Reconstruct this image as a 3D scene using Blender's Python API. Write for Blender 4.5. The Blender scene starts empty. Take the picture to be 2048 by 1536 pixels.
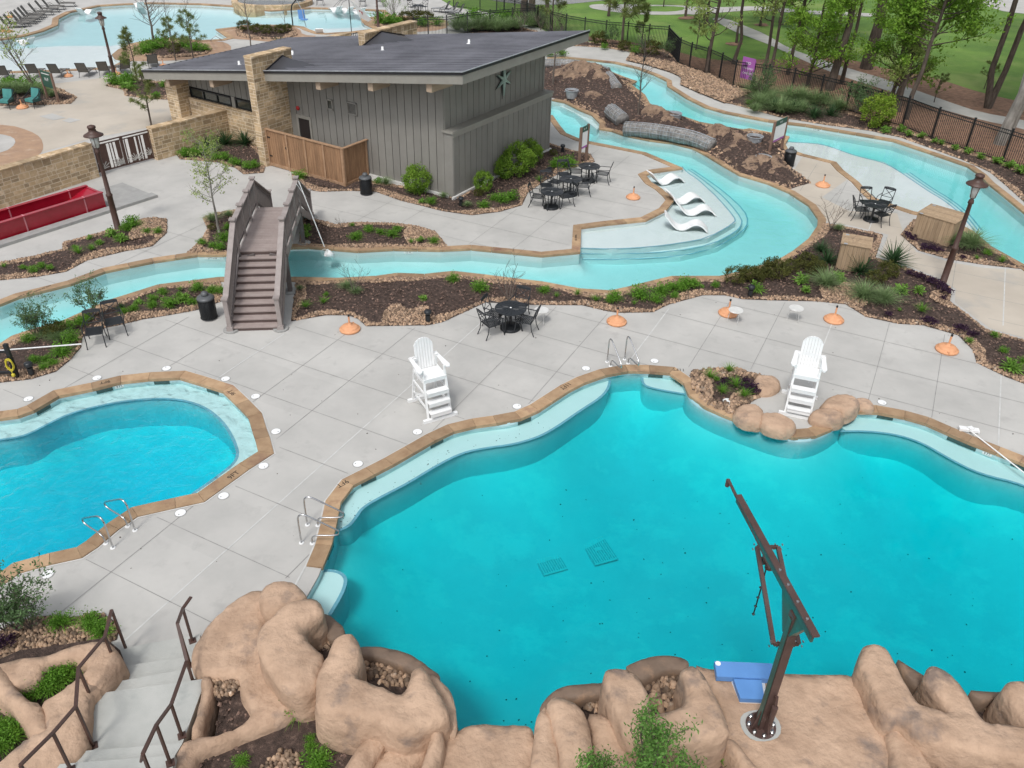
import bpy, math, random
import numpy as np
from mathutils import Vector, Matrix
from mathutils.geometry import tessellate_polygon, delaunay_2d_cdt
random.seed(7); RNG = np.random.default_rng(7)
S = bpy.context.scene
COL = S.collection
R = math.radians
# ------------------------------------------------------------ camera
F = 1650.; CAMH = 13.2; TH = R(34); RO = math.atan2(64, 2542); CX, CY = 1024., 768.
_f = np.array([0, math.cos(TH), -math.sin(TH)]); _r0 = np.array([1., 0, 0]); _u0 = np.cross(_r0, _f)
_r = _r0*math.cos(RO)+_u0*math.sin(RO); _u = np.cross(_r, _f)
cam = bpy.data.cameras.new('camera'); camo = bpy.data.objects.new('camera', cam); COL.objects.link(camo)
camo.matrix_world = Matrix(((_r[0], _u[0], -_f[0], 0), (_r[1], _u[1], -_f[1], 0), (_r[2], _u[2], -_f[2], CAMH), (0, 0, 0, 1)))
cam.sensor_width = 36; cam.lens = F/2048*36; cam.clip_start = .1; cam.clip_end = 2000
S.camera = camo
# ------------------------------------------------------------ world, sun, exposure (thin bright overcast)
W = bpy.data.worlds.new("World"); S.world = W; W.use_nodes = True
wn = W.node_tree; wn.nodes.clear()
def _n(t, ty, **k):
    n = t.nodes.new(ty)
    for a, v in k.items(): setattr(n, a, v)
    return n
sky = _n(wn, 'ShaderNodeTexSky', sky_type='NISHITA', sun_disc=False, sun_elevation=R(58), sun_rotation=R(200), dust_density=4.)
hs = _n(wn, 'ShaderNodeHueSaturation'); hs.inputs['Saturation'].default_value = .22; hs.inputs['Value'].default_value = 1.25
wn.links.new(sky.outputs[0], hs.inputs['Color'])
tc = _n(wn, 'ShaderNodeTexCoord'); no = _n(wn, 'ShaderNodeTexNoise'); no.inputs['Scale'].default_value = 3.2; no.inputs['Detail'].default_value = 6
wn.links.new(tc.outputs['Generated'], no.inputs['Vector'])
rp = _n(wn, 'ShaderNodeValToRGB'); rp.color_ramp.elements[0].position = .42; rp.color_ramp.elements[0].color = (.62, .68, .76, 1)
rp.color_ramp.elements[1].position = .6; rp.color_ramp.elements[1].color = (1.5, 1.5, 1.5, 1)
wn.links.new(no.outputs[0], rp.inputs[0])
mx = _n(wn, 'ShaderNodeMix', data_type='RGBA', blend_type='MULTIPLY'); mx.inputs[0].default_value = 1
wn.links.new(hs.outputs[0], mx.inputs[6]); wn.links.new(rp.outputs[0], mx.inputs[7])
bg = _n(wn, 'ShaderNodeBackground'); bg.inputs[1].default_value = .112
wn.links.new(mx.outputs[2], bg.inputs[0]); wo = _n(wn, 'ShaderNodeOutputWorld'); wn.links.new(bg.outputs[0], wo.inputs[0])
sl = bpy.data.lights.new('sun', 'SUN'); sl.energy = 1.5; sl.angle = R(10); sl.color = (1, .96, .9)
so = bpy.data.objects.new('sun', sl); COL.objects.link(so)
# sun high, a little behind and to the left of the camera
_az = R(200); _el = R(58)
so.rotation_euler = Vector((math.sin(_az)*math.cos(_el), math.cos(_az)*math.cos(_el), math.sin(_el))).to_track_quat('Z', 'Y').to_euler()
so.location = (0, -20, 60)
S.view_settings.view_transform = 'Standard'; S.view_settings.look = 'None'; S.view_settings.gamma = 1
S.view_settings.exposure = 0.1
S.cycles.transparent_max_bounces = 12; S.cycles.max_bounces = 7; S.cycles.caustics_reflective = False; S.cycles.caustics_refractive = False
# ------------------------------------------------------------ pixel -> point on a level at height z
def P(x, y, z=0.):
    d = _f*F+_r*(x-CX)-_u*(y-CY); t = (z-CAMH)/d[2]; p = d*t; return Vector((p[0], p[1], z))
def PL(s, z=0.):   # list of (x,y) -> list of Vectors
    return [P(a, b, z) for a, b in s]
def proj(p):
    v = np.array(p, float)-[0, 0, CAMH]; w = v@_f; return (CX+F*(v@_r)/w, CY-F*(v@_u)/w)
def hgt(x, y, ty, z0=0.):  # height of a vertical standing on pixel (x,y) whose top reaches row ty
    b = P(x, y, z0); lo, hi = z0, 12.5
    for _ in range(40):
        m = (lo+hi)/2
        if proj((b[0], b[1], m))[1] > ty: lo = m
        else: hi = m
    return lo
# ------------------------------------------------------------ materials
def M(name, c1, c2=None, scale=6., rough=.7, bump=0., bscale=40., isl=0., metal=0., detail=5., spec=.5, trans=0., c3=None, s3=1., p3=.55, coat=0., stretch=None, bdist=.03, slab=0., crack=0.):
    m = bpy.data.materials.new(name); m.use_nodes = True; t = m.node_tree; t.nodes.clear()
    b = _n(t, 'ShaderNodeBsdfPrincipled'); o = _n(t, 'ShaderNodeOutputMaterial')
    b.inputs['Roughness'].default_value = rough; b.inputs['Metallic'].default_value = metal
    b.inputs['Specular IOR Level'].default_value = spec; b.inputs['Coat Weight'].default_value = coat
    c = _n(t, 'ShaderNodeTexCoord'); vec = c.outputs['Object']
    if stretch:
        mp = _n(t, 'ShaderNodeMapping'); mp.inputs['Scale'].default_value = stretch; t.links.new(vec, mp.inputs[0]); vec = mp.outputs[0]
    col = None
    if c2 is None: c2 = tuple(v*.82 for v in c1)
    n = _n(t, 'ShaderNodeTexNoise'); n.inputs['Scale'].default_value = scale; n.inputs['Detail'].default_value = detail; n.inputs['Roughness'].default_value = .62
    t.links.new(vec, n.inputs['Vector'])
    r = _n(t, 'ShaderNodeValToRGB'); r.color_ramp.elements[0].position = .33; r.color_ramp.elements[1].position = .67
    r.color_ramp.elements[0].color = (*c2, 1); r.color_ramp.elements[1].color = (*c1, 1)
    t.links.new(n.outputs[0], r.inputs[0]); col = r.outputs[0]
    if c3:
        n3 = _n(t, 'ShaderNodeTexNoise'); n3.inputs['Scale'].default_value = s3; n3.inputs['Detail'].default_value = 7; n3.inputs['Roughness'].default_value = .6
        t.links.new(vec, n3.inputs['Vector'])
        r3 = _n(t, 'ShaderNodeValToRGB'); r3.color_ramp.elements[0].position = p3; r3.color_ramp.elements[1].position = min(1, p3+.13)
        r3.color_ramp.elements[0].color = (0, 0, 0, 1); r3.color_ramp.elements[1].color = (1, 1, 1, 1)
        t.links.new(n3.outputs[0], r3.inputs[0])
        x = _n(t, 'ShaderNodeMix', data_type='RGBA'); t.links.new(r3.outputs[0], x.inputs[0]); t.links.new(col, x.inputs[6]); x.inputs[7].default_value = (*c3, 1)
        col = x.outputs[2]
    if slab:   # cast slabs differ a little in tone
        g = _n(t, 'ShaderNodeTexCoord'); mp = _n(t, 'ShaderNodeMapping', vector_type='TEXTURE'); mp.inputs['Location'].default_value = (-1.04, 22.93, 0); mp.inputs['Rotation'].default_value = (0, 0, R(-26.5)); mp.inputs['Scale'].default_value = (1.665, 1.665, 1)
        t.links.new(g.outputs['Object'], mp.inputs[0]); fl = _n(t, 'ShaderNodeVectorMath', operation='FLOOR'); t.links.new(mp.outputs[0], fl.inputs[0]); wt = _n(t, 'ShaderNodeTexWhiteNoise'); t.links.new(fl.outputs[0], wt.inputs[0])
        mr = _n(t, 'ShaderNodeMapRange'); mr.inputs[3].default_value = 1-slab; mr.inputs[4].default_value = 1+slab; t.links.new(wt.outputs[0], mr.inputs[0])
        x = _n(t, 'ShaderNodeVectorMath', operation='SCALE'); t.links.new(col, x.inputs[0]); t.links.new(mr.outputs[0], x.inputs['Scale']); col = x.outputs[0]
    crk = None
    if crack:   # thin meandering cracks and carved creases
        nz = _n(t, 'ShaderNodeTexNoise'); nz.inputs['Scale'].default_value = crack; nz.inputs['Detail'].default_value = 3; nz.inputs['Roughness'].default_value = .5; nz.inputs['Distortion'].default_value = .4; t.links.new(vec, nz.inputs['Vector'])
        sb = _n(t, 'ShaderNodeMath', operation='SUBTRACT'); sb.inputs[1].default_value = .5; t.links.new(nz.outputs[0], sb.inputs[0]); ab = _n(t, 'ShaderNodeMath', operation='ABSOLUTE'); t.links.new(sb.outputs[0], ab.inputs[0])
        cr = _n(t, 'ShaderNodeMapRange'); cr.inputs[1].default_value = 0; cr.inputs[2].default_value = .006; cr.inputs[3].default_value = 0; cr.inputs[4].default_value = 1; t.links.new(ab.outputs[0], cr.inputs[0]); crk = cr.outputs[0]
        mm = _n(t, 'ShaderNodeMapRange'); mm.inputs[3].default_value = .80; mm.inputs[4].default_value = 1; t.links.new(crk, mm.inputs[0]); x = _n(t, 'ShaderNodeVectorMath', operation='SCALE'); t.links.new(col, x.inputs[0]); t.links.new(mm.outputs[0], x.inputs['Scale']); col = x.outputs[0]
    if isl:
        g = _n(t, 'ShaderNodeNewGeometry'); mr = _n(t, 'ShaderNodeMapRange'); mr.inputs[3].default_value = 1-isl; mr.inputs[4].default_value = 1+isl
        t.links.new(g.outputs['Random Per Island'], mr.inputs[0])
        x = _n(t, 'ShaderNodeVectorMath', operation='SCALE'); t.links.new(col, x.inputs[0]); t.links.new(mr.outputs[0], x.inputs['Scale']); col = x.outputs[0]
    t.links.new(col, b.inputs['Base Color'])
    if bump:
        n2 = _n(t, 'ShaderNodeTexNoise'); n2.inputs['Scale'].default_value = bscale; n2.inputs['Detail'].default_value = 6
        t.links.new(vec, n2.inputs['Vector'])
        bp = _n(t, 'ShaderNodeBump'); bp.inputs['Strength'].default_value = bump; bp.inputs['Distance'].default_value = bdist
        hh = n2.outputs[0]
        if crk:
            ad = _n(t, 'ShaderNodeMath', operation='MULTIPLY_ADD'); ad.inputs[1].default_value = .22; t.links.new(crk, ad.inputs[0]); t.links.new(hh, ad.inputs[2]); hh = ad.outputs[0]
        t.links.new(hh, bp.inputs['Height']); t.links.new(bp.outputs[0], b.inputs['Normal'])
    out = b.outputs[0]
    if trans:
        tr = _n(t, 'ShaderNodeBsdfTranslucent'); t.links.new(col, tr.inputs[0]); ms = _n(t, 'ShaderNodeMixShader'); ms.inputs[0].default_value = trans
        t.links.new(out, ms.inputs[1]); t.links.new(tr.outputs[0], ms.inputs[2]); out = ms.outputs[0]
    t.links.new(out, o.inputs[0]); return m
def water_mat(name, sig, ripple=.15, rs=2.5, tint=(1, 1, 1), rough=.02, spec=1.):
    m = bpy.data.materials.new(name); m.use_nodes = True; t = m.node_tree; t.nodes.clear()
    o = _n(t, 'ShaderNodeOutputMaterial'); tr = _n(t, 'ShaderNodeBsdfTransparent'); tr.inputs[0].default_value = (*tint, 1)
    gl = _n(t, 'ShaderNodeBsdfGlossy'); gl.inputs['Roughness'].default_value = rough; gl.inputs[0].default_value = (spec, spec, spec, 1)
    fr = _n(t, 'ShaderNodeFresnel'); fr.inputs[0].default_value = 1.33; ms = _n(t, 'ShaderNodeMixShader')
    c = _n(t, 'ShaderNodeTexCoord'); n = _n(t, 'ShaderNodeTexNoise'); n.inputs['Scale'].default_value = rs; n.inputs['Detail'].default_value = 4; n.inputs['Distortion'].default_value = .6
    t.links.new(c.outputs['Object'], n.inputs['Vector'])
    bp = _n(t, 'ShaderNodeBump'); bp.inputs['Strength'].default_value = ripple; bp.inputs['Distance'].default_value = .1
    t.links.new(n.outputs[0], bp.inputs['Height']); t.links.new(bp.outputs[0], gl.inputs['Normal']); t.links.new(bp.outputs[0], fr.inputs['Normal'])
    t.links.new(fr.outputs[0], ms.inputs[0]); t.links.new(tr.outputs[0], ms.inputs[1]); t.links.new(gl.outputs[0], ms.inputs[2]); t.links.new(ms.outputs[0], o.inputs[0])
    d = max(sig); va = _n(t, 'ShaderNodeVolumeAbsorption'); va.inputs['Density'].default_value = d
    va.inputs['Color'].default_value = (1-sig[0]/d, 1-sig[1]/d, 1-sig[2]/d, 1); t.links.new(va.outputs[0], o.inputs['Volume'])
    return m
MT = {}
MT['concrete'] = M('deck_concrete', (.50, .484, .455), (.415, .403, .38), .55, .85, .12, 90, c3=(.41, .396, .374), s3=1.8, p3=.57, slab=.035)
MT['concrete_tan'] = M('tan_concrete', (.52, .46, .385), (.44, .385, .32), .4, .85, .1, 60, c3=(.40, .37, .33), s3=.5, p3=.55)
MT['concrete_edge'] = M('kerb_concrete', (.36, .355, .34), None, 3, .85, .2, 60)
MT['joint'] = M('joint_dark', (.21, .205, .195), (.32, .31, .30), 3, .9)
MT['caulk'] = M('joint_white', (.60, .59, .57), (.48, .48, .46), 4, .8)
MT['coping'] = M('coping_stone', (.42, .285, .17), (.31, .195, .11), 3.2, .72, .35, 12, isl=.24, c3=(.24, .135, .09), s3=1.1, p3=.58)
MT['plaster'] = M('pool_plaster', (.80, .84, .84), (.75, .80, .80), 1.2, .8)
MT['plaster_d'] = M('pool_plaster_deep', (.68, .82, .82), (.58, .74, .76), .8, .8, detail=10, c3=(.80, .86, .84), s3=.9, p3=.5)
MT['sump'] = M('grate_sump_plaster', (.47, .60, .62), None, 8, .7)
MT['ledge_line'] = M('step_edge_tile', (.25, .48, .6), None, 8, .5)
MT['tile_dark'] = M('waterline_tile', (.06, .12, .11), (.03, .06, .06), 12, .4)
MT['mulch'] = M('mulch', (.098, .062, .048), (.028, .018, .014), 9, .95, 1., 45, detail=10, c3=(.17, .115, .09), s3=9, p3=.58)
MT['chip'] = M('mulch_chip', (.20, .13, .10), (.06, .036, .028), 30, .95, isl=.75)
MT['cobble'] = M('river_rock', (.38, .255, .165), (.21, .14, .095), 14, .75, .1, 40, isl=.62, c3=(.50, .42, .34), s3=5, p3=.6)
MT['lidgrey'] = M('grey_lid', (.10, .105, .11), None, 6, .45)
MT['rock'] = M('shotcrete_rock', (.53, .365, .255), (.37, .245, .165), 1.9, .92, .9, 4.5, c3=(.23, .17, .135), s3=1.4, p3=.565, detail=13, bdist=.08)
MT['rock_dark'] = M('shotcrete_weir', (.22, .15, .105), (.15, .105, .075), 2.5, .7, .5, 8, c3=(.3, .19, .12), s3=2)
MT['lawn'] = M('lawn', (.155, .27, .045), (.085, .17, .028), .35, .95, .8, 30, detail=12, c3=(.20, .27, .07), s3=.22, p3=.52)
MT['straw'] = M('pine_straw', (.32, .185, .12), (.17, .095, .062), 3, .95, .8, 25, detail=10, c3=(.11, .07, .05), s3=.8, p3=.58)
MT['path'] = M('path_concrete', (.50, .48, .45), None, 1, .9)
MT['pond'] = M('pond_water', (.20, .18, .13), None, 2, .12)
MT['sand'] = M('bank_sand', (.33, .225, .15), (.17, .11, .075), 3, .95, 1., 9, detail=12, c3=(.08, .05, .04), s3=2.2, p3=.55, bdist=.08)
MT['pool_wall'] = M('pool_wall_plaster_shaded', (.61, .78, .80), (.54, .71, .74), 1.5, .8)  # upright walls and bench sides toned darker: their shade put into the colour
MT['flag'] = M('flagstone', (.42, .27, .17), (.33, .21, .14), 2, .8, .3, 12, c3=(.45, .33, .24), s3=1.5)
MT['stone'] = M('wall_stone', (.54, .40, .25), (.38, .265, .15), 5, .85, .5, 22, isl=.30, c3=(.62, .50, .36), s3=2.5, p3=.55)
MT['mortar'] = M('wall_mortar', (.74, .63, .47), (.64, .53, .39), 10, .95)
MT['siding'] = M('grey_siding', (.255, .243, .218), (.225, .213, .192), 1.5, .7, .1, 30, isl=.05)
MT['siding_gap'] = M('siding_gap', (.03, .028, .025))
MT['trim'] = M('grey_trim', (.30, .285, .25), (.265, .25, .22), 2, .65)
MT['roof'] = M('roof_metal', (.058, .058, .066), (.040, .040, .046), .5, .42, 0, 8, spec=.5)
MT['roof_edge'] = M('roof_flashing', (.02, .02, .024), None, 4, .4)
MT['roof_rib'] = M('roof_rib', (.24, .24, .27), (.14, .14, .16), .4, .35)
MT['flange'] = M('pink_joint', (.62, .22, .25), None, 5, .5)
MT['beam'] = M('timber_beam', (.48, .37, .27), (.38, .28, .2), 6, .75, .2, 20, stretch=(1, .1, 1))
MT['glass'] = M('dark_glass', (.05, .06, .05), (.03, .035, .03), 2, .05, spec=.8)
MT['black'] = M('black_metal', (.012, .014, .017), (.008, .009, .01), 20, .45)
MT['blackp'] = M('black_powder_coat', (.02, .023, .027), None, 20, .38)
MT['bronze'] = M('bronze_paint', (.085, .043, .032), (.06, .03, .023), 8, .5, .05, 40)
MT['brownsteel'] = M('brown_steel', (.10, .06, .052), (.07, .04, .033), 3, .42, .03, 30)
MT['greensteel'] = M('green_steel_side', (.03, .13, .105), (.05, .09, .075), 2, .35)
MT['steel'] = M('stainless', (.62, .62, .62), (.5, .5, .5), 8, .22, metal=1.)
MT['white'] = M('white_plastic', (.84, .84, .83), (.78, .78, .77), 4, .45)
MT['whitemetal'] = M('white_metal', (.70, .69, .66), None, 6, .45)
MT['terra'] = M('terracotta', (.72, .36, .19), (.62, .29, .145), 9, .7, .1, 30)
MT['red'] = M('red_fibreglass', (.37, .010, .028), (.30, .007, .018), 2, .25, coat=.3)
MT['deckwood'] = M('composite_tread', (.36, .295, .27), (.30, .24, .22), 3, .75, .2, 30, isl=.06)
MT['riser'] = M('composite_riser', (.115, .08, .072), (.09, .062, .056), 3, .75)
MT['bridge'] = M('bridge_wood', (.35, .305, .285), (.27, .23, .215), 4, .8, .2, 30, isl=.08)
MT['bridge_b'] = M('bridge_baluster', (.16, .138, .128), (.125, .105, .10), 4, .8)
MT['fencewood'] = M('cedar_fence', (.34, .195, .105), (.23, .125, .065), 4, .8, .3, 30, isl=.16, stretch=(3, 3, .4))
MT['fencecap'] = M('cedar_cap', (.42, .26, .16), (.30, .18, .10), 4, .8, .2, 30)
MT['boxwood'] = M('box_boards', (.41, .295, .19), (.31, .215, .13), 4, .85, .3, 30, isl=.14, stretch=(3, 3, .4))
MT['logmesh'] = M('grey_fake_log', (.30, .285, .27), (.14, .13, .12), 4, .9, .9, 9, c3=(.40, .385, .365), s3=5, p3=.56, bdist=.06)
MT['tin'] = M('galvanised_tub', (.42, .44, .46), (.27, .29, .31), 5, .5, .2, 20)
MT['blue'] = M('blue_mat', (.12, .29, .62), (.10, .25, .55), 2, .5)
MT['purple'] = M('purple_sign', (.40, .12, .42), None, 2, .6)
MT['signgreen'] = M('sign_green', (.03, .09, .06), None, 2, .6)
MT['signwood'] = M('sign_post_wood', (.24, .15, .11), (.18, .11, .08), 5, .8)
MT['lampglass'] = M('frosted_glass', (.72, .72, .68), None, 4, .25)
MT['teal'] = M('teal_cushion', (.07, .26, .24), (.05, .2, .19), 3, .85)
MT['sling'] = M('grey_sling', (.16, .15, .13), (.12, .11, .1), 10, .8)
MT['slinglt'] = M('light_grey_sling', (.36, .36, .36), None, 10, .8)
MT['starm'] = M('pale_green_star', (.42, .55, .48), (.36, .48, .42), 2, .4)
MT['hose'] = M('yellow_hose', (.62, .52, .04), None, 5, .5)
MT['redthing'] = M('red_plastic', (.5, .02, .02), None, 5, .4)
MT['doorm'] = M('dark_door', (.028, .022, .022), None, 5, .5)
MT['ink'] = M('black_ink', (.03, .025, .02), None, 5, .8)
MT['bark'] = M('bark', (.13, .10, .08), (.06, .045, .035), 8, .95, .8, 20, stretch=(1, 1, .25))
MT['bark_pale'] = M('pale_bark', (.33, .31, .28), (.16, .145, .125), 4, .95, .6, 14, stretch=(1, 1, .35))
MT['twig'] = M('bare_twig', (.16, .13, .11), (.10, .08, .065), 8, .95)
def leaf(n, c, c2, isl=.35, tr=.35): return M(n, c, c2, 1.3, .6, isl=isl, trans=tr, spec=.25)
MT['l_fern'] = leaf('bright_fern_leaf', (.18, .36, .045), (.10, .24, .025))
MT['l_bush'] = leaf('laurel_leaf', (.26, .40, .05), (.12, .24, .03))
MT['l_bushy'] = leaf('yellow_green_leaf', (.30, .40, .05), (.16, .27, .03))
MT['l_dark'] = leaf('olive_leaf', (.14, .14, .035), (.07, .08, .02))
MT['l_grass'] = leaf('grass_blade', (.27, .37, .17), (.17, .25, .10))
MT['l_yucca'] = leaf('yucca_blade', (.07, .14, .055), (.035, .085, .03))
MT['l_hosta'] = leaf('light_green_leaf', (.24, .42, .08), (.14, .28, .04))
MT['l_purple'] = leaf('purple_leaf', (.07, .03, .065), (.035, .018, .038))
MT['l_pine'] = leaf('pine_needle', (.24, .28, .09), (.13, .18, .05))
MT['l_tree'] = leaf('tree_leaf', (.30, .48, .07), (.17, .32, .04), tr=.5)
MT['l_treel'] = leaf('pale_tree_leaf', (.40, .48, .15), (.26, .35, .10), tr=.5)
MT['l_vitex'] = leaf('grey_green_leaf', (.15, .24, .10), (.09, .16, .06))
MT['l_dead'] = leaf('dry_flower', (.10, .08, .07), (.06, .05, .04))
# ------------------------------------------------------------ mesh helpers
class MB:
    def __init__(s): s.v = []; s.f = []; s.mi = []
    def add(s, vs, fs, mi=0):
        o = len(s.v); s.v += [tuple(v) for v in vs]; s.f += [tuple(i+o for i in f) for f in fs]; s.mi += [mi]*len(fs); return s
    def box(s, c, d, rz=0, mi=0, T=None):   # centre, full dims
        hx, hy, hz = d[0]/2, d[1]/2, d[2]/2; ca, sa = math.cos(rz), math.sin(rz); vs = []
        for x, y, z in ((-1, -1, -1), (1, -1, -1), (1, 1, -1), (-1, 1, -1), (-1, -1, 1), (1, -1, 1), (1, 1, 1), (-1, 1, 1)):
            X, Y = x*hx, y*hy; p = Vector((c[0]+X*ca-Y*sa, c[1]+X*sa+Y*ca, c[2]+z*hz)); vs.append(T@p if T else p)
        return s.add(vs, [(0, 3, 2, 1), (4, 5, 6, 7), (0, 1, 5, 4), (1, 2, 6, 5), (2, 3, 7, 6), (3, 0, 4, 7)], mi)
    def beam(s, a, b, w, h=None, up=(0, 0, 1), mi=0):   # rectangular bar a->b, w across, h along up
        h = h or w; a = Vector(a); b = Vector(b); d = (b-a).normalized(); up = Vector(up)
        if abs(d.dot(up)) > .98: up = Vector((1, 0, 0)) if abs(d.x) < .9 else Vector((0, 1, 0))
        sd = d.cross(up).normalized()*(w/2); u = sd.cross(d).normalized()*(h/2)
        vs = [a-sd-u, a+sd-u, a+sd+u, a-sd+u, b-sd-u, b+sd-u, b+sd+u, b-sd+u]
        return s.add(vs, [(0, 1, 2, 3), (4, 7, 6, 5), (0, 4, 5, 1), (1, 5, 6, 2), (2, 6, 7, 3), (3, 7, 4, 0)], mi)
    def tube(s, pts, r, n=8, mi=0, cap=True, closed=False):
        pts = [Vector(p) for p in pts]; k = len(pts); rs = r if hasattr(r, '__len__') else [r]*k; vs = []; pu = None
        for i, p in enumerate(pts):
            if closed: d = (pts[(i+1) % k]-pts[i-1])
            else: d = (pts[min(i+1, k-1)]-pts[max(i-1, 0)])
            d.normalize()
            if pu is None: pu = Vector((0, 0, 1)) if abs(d.z) < .9 else Vector((1, 0, 0))
            sd = d.cross(pu); sd.normalize(); u = sd.cross(d).normalized(); pu = u
            for j in range(n):
                a = 2*math.pi*j/n; vs.append(p+(sd*math.cos(a)+u*math.sin(a))*rs[i])
        fs = []
        for i in range(k if closed else k-1):
            i2 = (i+1) % k
            for j in range(n): j2 = (j+1) % n; fs.append((i*n+j, i*n+j2, i2*n+j2, i2*n+j))
        if cap and not closed: fs += [tuple(range(n))[::-1], tuple((k-1)*n+j for j in range(n))]
        return s.add(vs, fs, mi)
    def lathe(s, prof, n=20, c=(0, 0, 0), mi=0, T=None):  # prof [(r,z)...]
        vs = []; fs = []; k = len(prof)
        for r, z in prof:
            for j in range(n):
                a = 2*math.pi*j/n; p = Vector((c[0]+r*math.cos(a), c[1]+r*math.sin(a), c[2]+z)); vs.append(T@p if T else p)
        for i in range(k-1):
            for j in range(n): j2 = (j+1) % n; fs.append((i*n+j, i*n+j2, (i+1)*n+j2, (i+1)*n+j))
        if prof[0][0] > 1e-4: fs.append(tuple(range(n))[::-1])
        if prof[-1][0] > 1e-4: fs.append(tuple((k-1)*n+j for j in range(n)))
        return s.add(vs, fs, mi)
    def prism(s, poly, z0, z1, mi=0, T=None):
        poly = ccw([Vector((p[0], p[1])) for p in poly]); n = len(poly)
        vs = [Vector((p[0], p[1], z0)) for p in poly]+[Vector((p[0], p[1], z1)) for p in poly]
        if T: vs = [T@v for v in vs]
        fs = [(i, (i+1) % n, n+(i+1) % n, n+i) for i in range(n)]
        tr = tessellate_polygon([[Vector((p[0], p[1], 0)) for p in poly]])
        for a, b, c in tr:
            A, B, C = poly[a], poly[b], poly[c]
            if (B-A).cross(C-A) < 0: b, c = c, b
            fs.append((n+a, n+b, n+c)); fs.append((a, c, b))
        return s.add(vs, fs, mi)
    def build(s, name, mat, parent=None, smooth=False, loc=None, rz=0):
        me = bpy.data.meshes.new(name); me.from_pydata([tuple(v) for v in s.v], [], s.f); mats = mat if isinstance(mat, (list, tuple)) else [mat]
        for m in mats: me.materials.append(MT[m])
        if any(s.mi): me.polygons.foreach_set('material_index', s.mi)
        if smooth: me.polygons.foreach_set('use_smooth', [True]*len(me.polygons))
        me.update(); o = bpy.data.objects.new(name, me); COL.objects.link(o)
        if smooth == 'auto': pass
        if parent: o.parent = parent
        if loc is not None: o.location = loc
        if rz: o.rotation_euler = (0, 0, rz)
        return o
def ccw(p):
    a = sum(p[i][0]*p[(i+1) % len(p)][1]-p[(i+1) % len(p)][0]*p[i][1] for i in range(len(p)))
    return list(p) if a > 0 else list(p)[::-1]
def xy(p): return [Vector((q[0], q[1])) for q in p]
def clean(p, eps=.02):
    o = [p[0]]
    for q in p[1:]:
        if (q-o[-1]).length > eps: o.append(q)
    if (o[0]-o[-1]).length < eps: o.pop()
    return o
def offset(poly, d):   # + outward for ccw
    poly = ccw(poly); n = len(poly); out = []
    for i in range(n):
        a, b, c = poly[i-1], poly[i], poly[(i+1) % n]
        e1 = (b-a).normalized(); e2 = (c-b).normalized(); n1 = Vector((e1.y, -e1.x)); n2 = Vector((e2.y, -e2.x))
        m = n1+n2
        if m.length < .3: m = n1
        m.normalize(); k = d/max(.45, m.dot(n1)); out.append(b+m*k)
    return out
def chaikin(p, n=1, closed=True):
    for _ in range(n):
        o = []; k = len(p)
        for i in range(k if closed else k-1):
            a, b = p[i], p[(i+1) % k]; o += [a*.75+b*.25, a*.25+b*.75]
        if not closed: o = [p[0]]+o+[p[-1]]
        p = o
    return p
def resample(p, step, closed=True):
    o = []; k = len(p)
    for i in range(k if closed else k-1):
        a, b = p[i], p[(i+1) % k]; m = max(1, round((b-a).length/step)); o += [a.lerp(b, j/m) for j in range(m)]
    if not closed: o.append(p[-1])
    return o
def inside(pts, poly):
    x, y = pts[:, 0], pts[:, 1]; r = np.zeros(len(pts), bool); n = len(poly)
    for i in range(n):
        x1, y1 = poly[i][0], poly[i][1]; x2, y2 = poly[(i+1) % n][0], poly[(i+1) % n][1]
        if y1 == y2: continue
        c = ((y1 > y) != (y2 > y)) & (x < (x2-x1)*(y-y1)/(y2-y1)+x1); r ^= c
    return r
def edist(pts, poly):
    d = np.full(len(pts), 1e9); n = len(poly)
    for i in range(n):
        a = np.array(poly[i][:2]); b = np.array(poly[(i+1) % n][:2]); ab = b-a; L = max(1e-9, ab@ab)
        t = np.clip(((pts[:, :2]-a)@ab)/L, 0, 1); q = a+t[:, None]*ab; d = np.minimum(d, np.hypot(*(pts[:, :2]-q).T))
    return d
def flat(name, poly, z, mat, holes=(), kind='structure', label=None, cat=None):
    rings = [[Vector((p[0], p[1], 0)) for p in poly]]+[[Vector((p[0], p[1], 0)) for p in h] for h in holes]
    pts = [p for r in rings for p in r]; tr = tessellate_polygon(rings); fs = []
    for a, b, c in tr:
        cr = (pts[b]-pts[a]).cross(pts[c]-pts[a]).z
        if abs(cr) < 1e-9: continue
        fs.append((a, b, c) if cr > 0 else (a, c, b))
    m = MB(); m.add([Vector((p.x, p.y, z)) for p in pts], fs); o = m.build(name, mat)
    tag(o, label, cat, kind=kind); return o
def tag(o, label=None, cat=None, group=None, kind=None):
    if label: o['label'] = label
    if cat: o['category'] = cat
    if group: o['group'] = group
    if kind: o['kind'] = kind
    return o
def thing(name, label, cat, loc=(0, 0, 0), rz=0, group=None, sc=1):
    o = bpy.data.objects.new(name, None); COL.objects.link(o); o.location = loc; o.rotation_euler = (0, 0, rz); o.scale = (sc, sc, sc)
    o.empty_display_size = .2; return tag(o, label, cat, group)
def dup(o, loc, rz=0, label=None, group=None, sc=None, parent=None):
    c = o.copy(); COL.objects.link(c)
    if parent is None:
        c.location = loc; c.rotation_euler = (0, 0, rz)
        if sc: c.scale = (sc, sc, sc) if not hasattr(sc, '__len__') else sc
        if label: c['label'] = label
        if group: c['group'] = group
    else: c.parent = parent
    for ch in list(o.children): dup(ch, None, parent=c)
    return c
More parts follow.
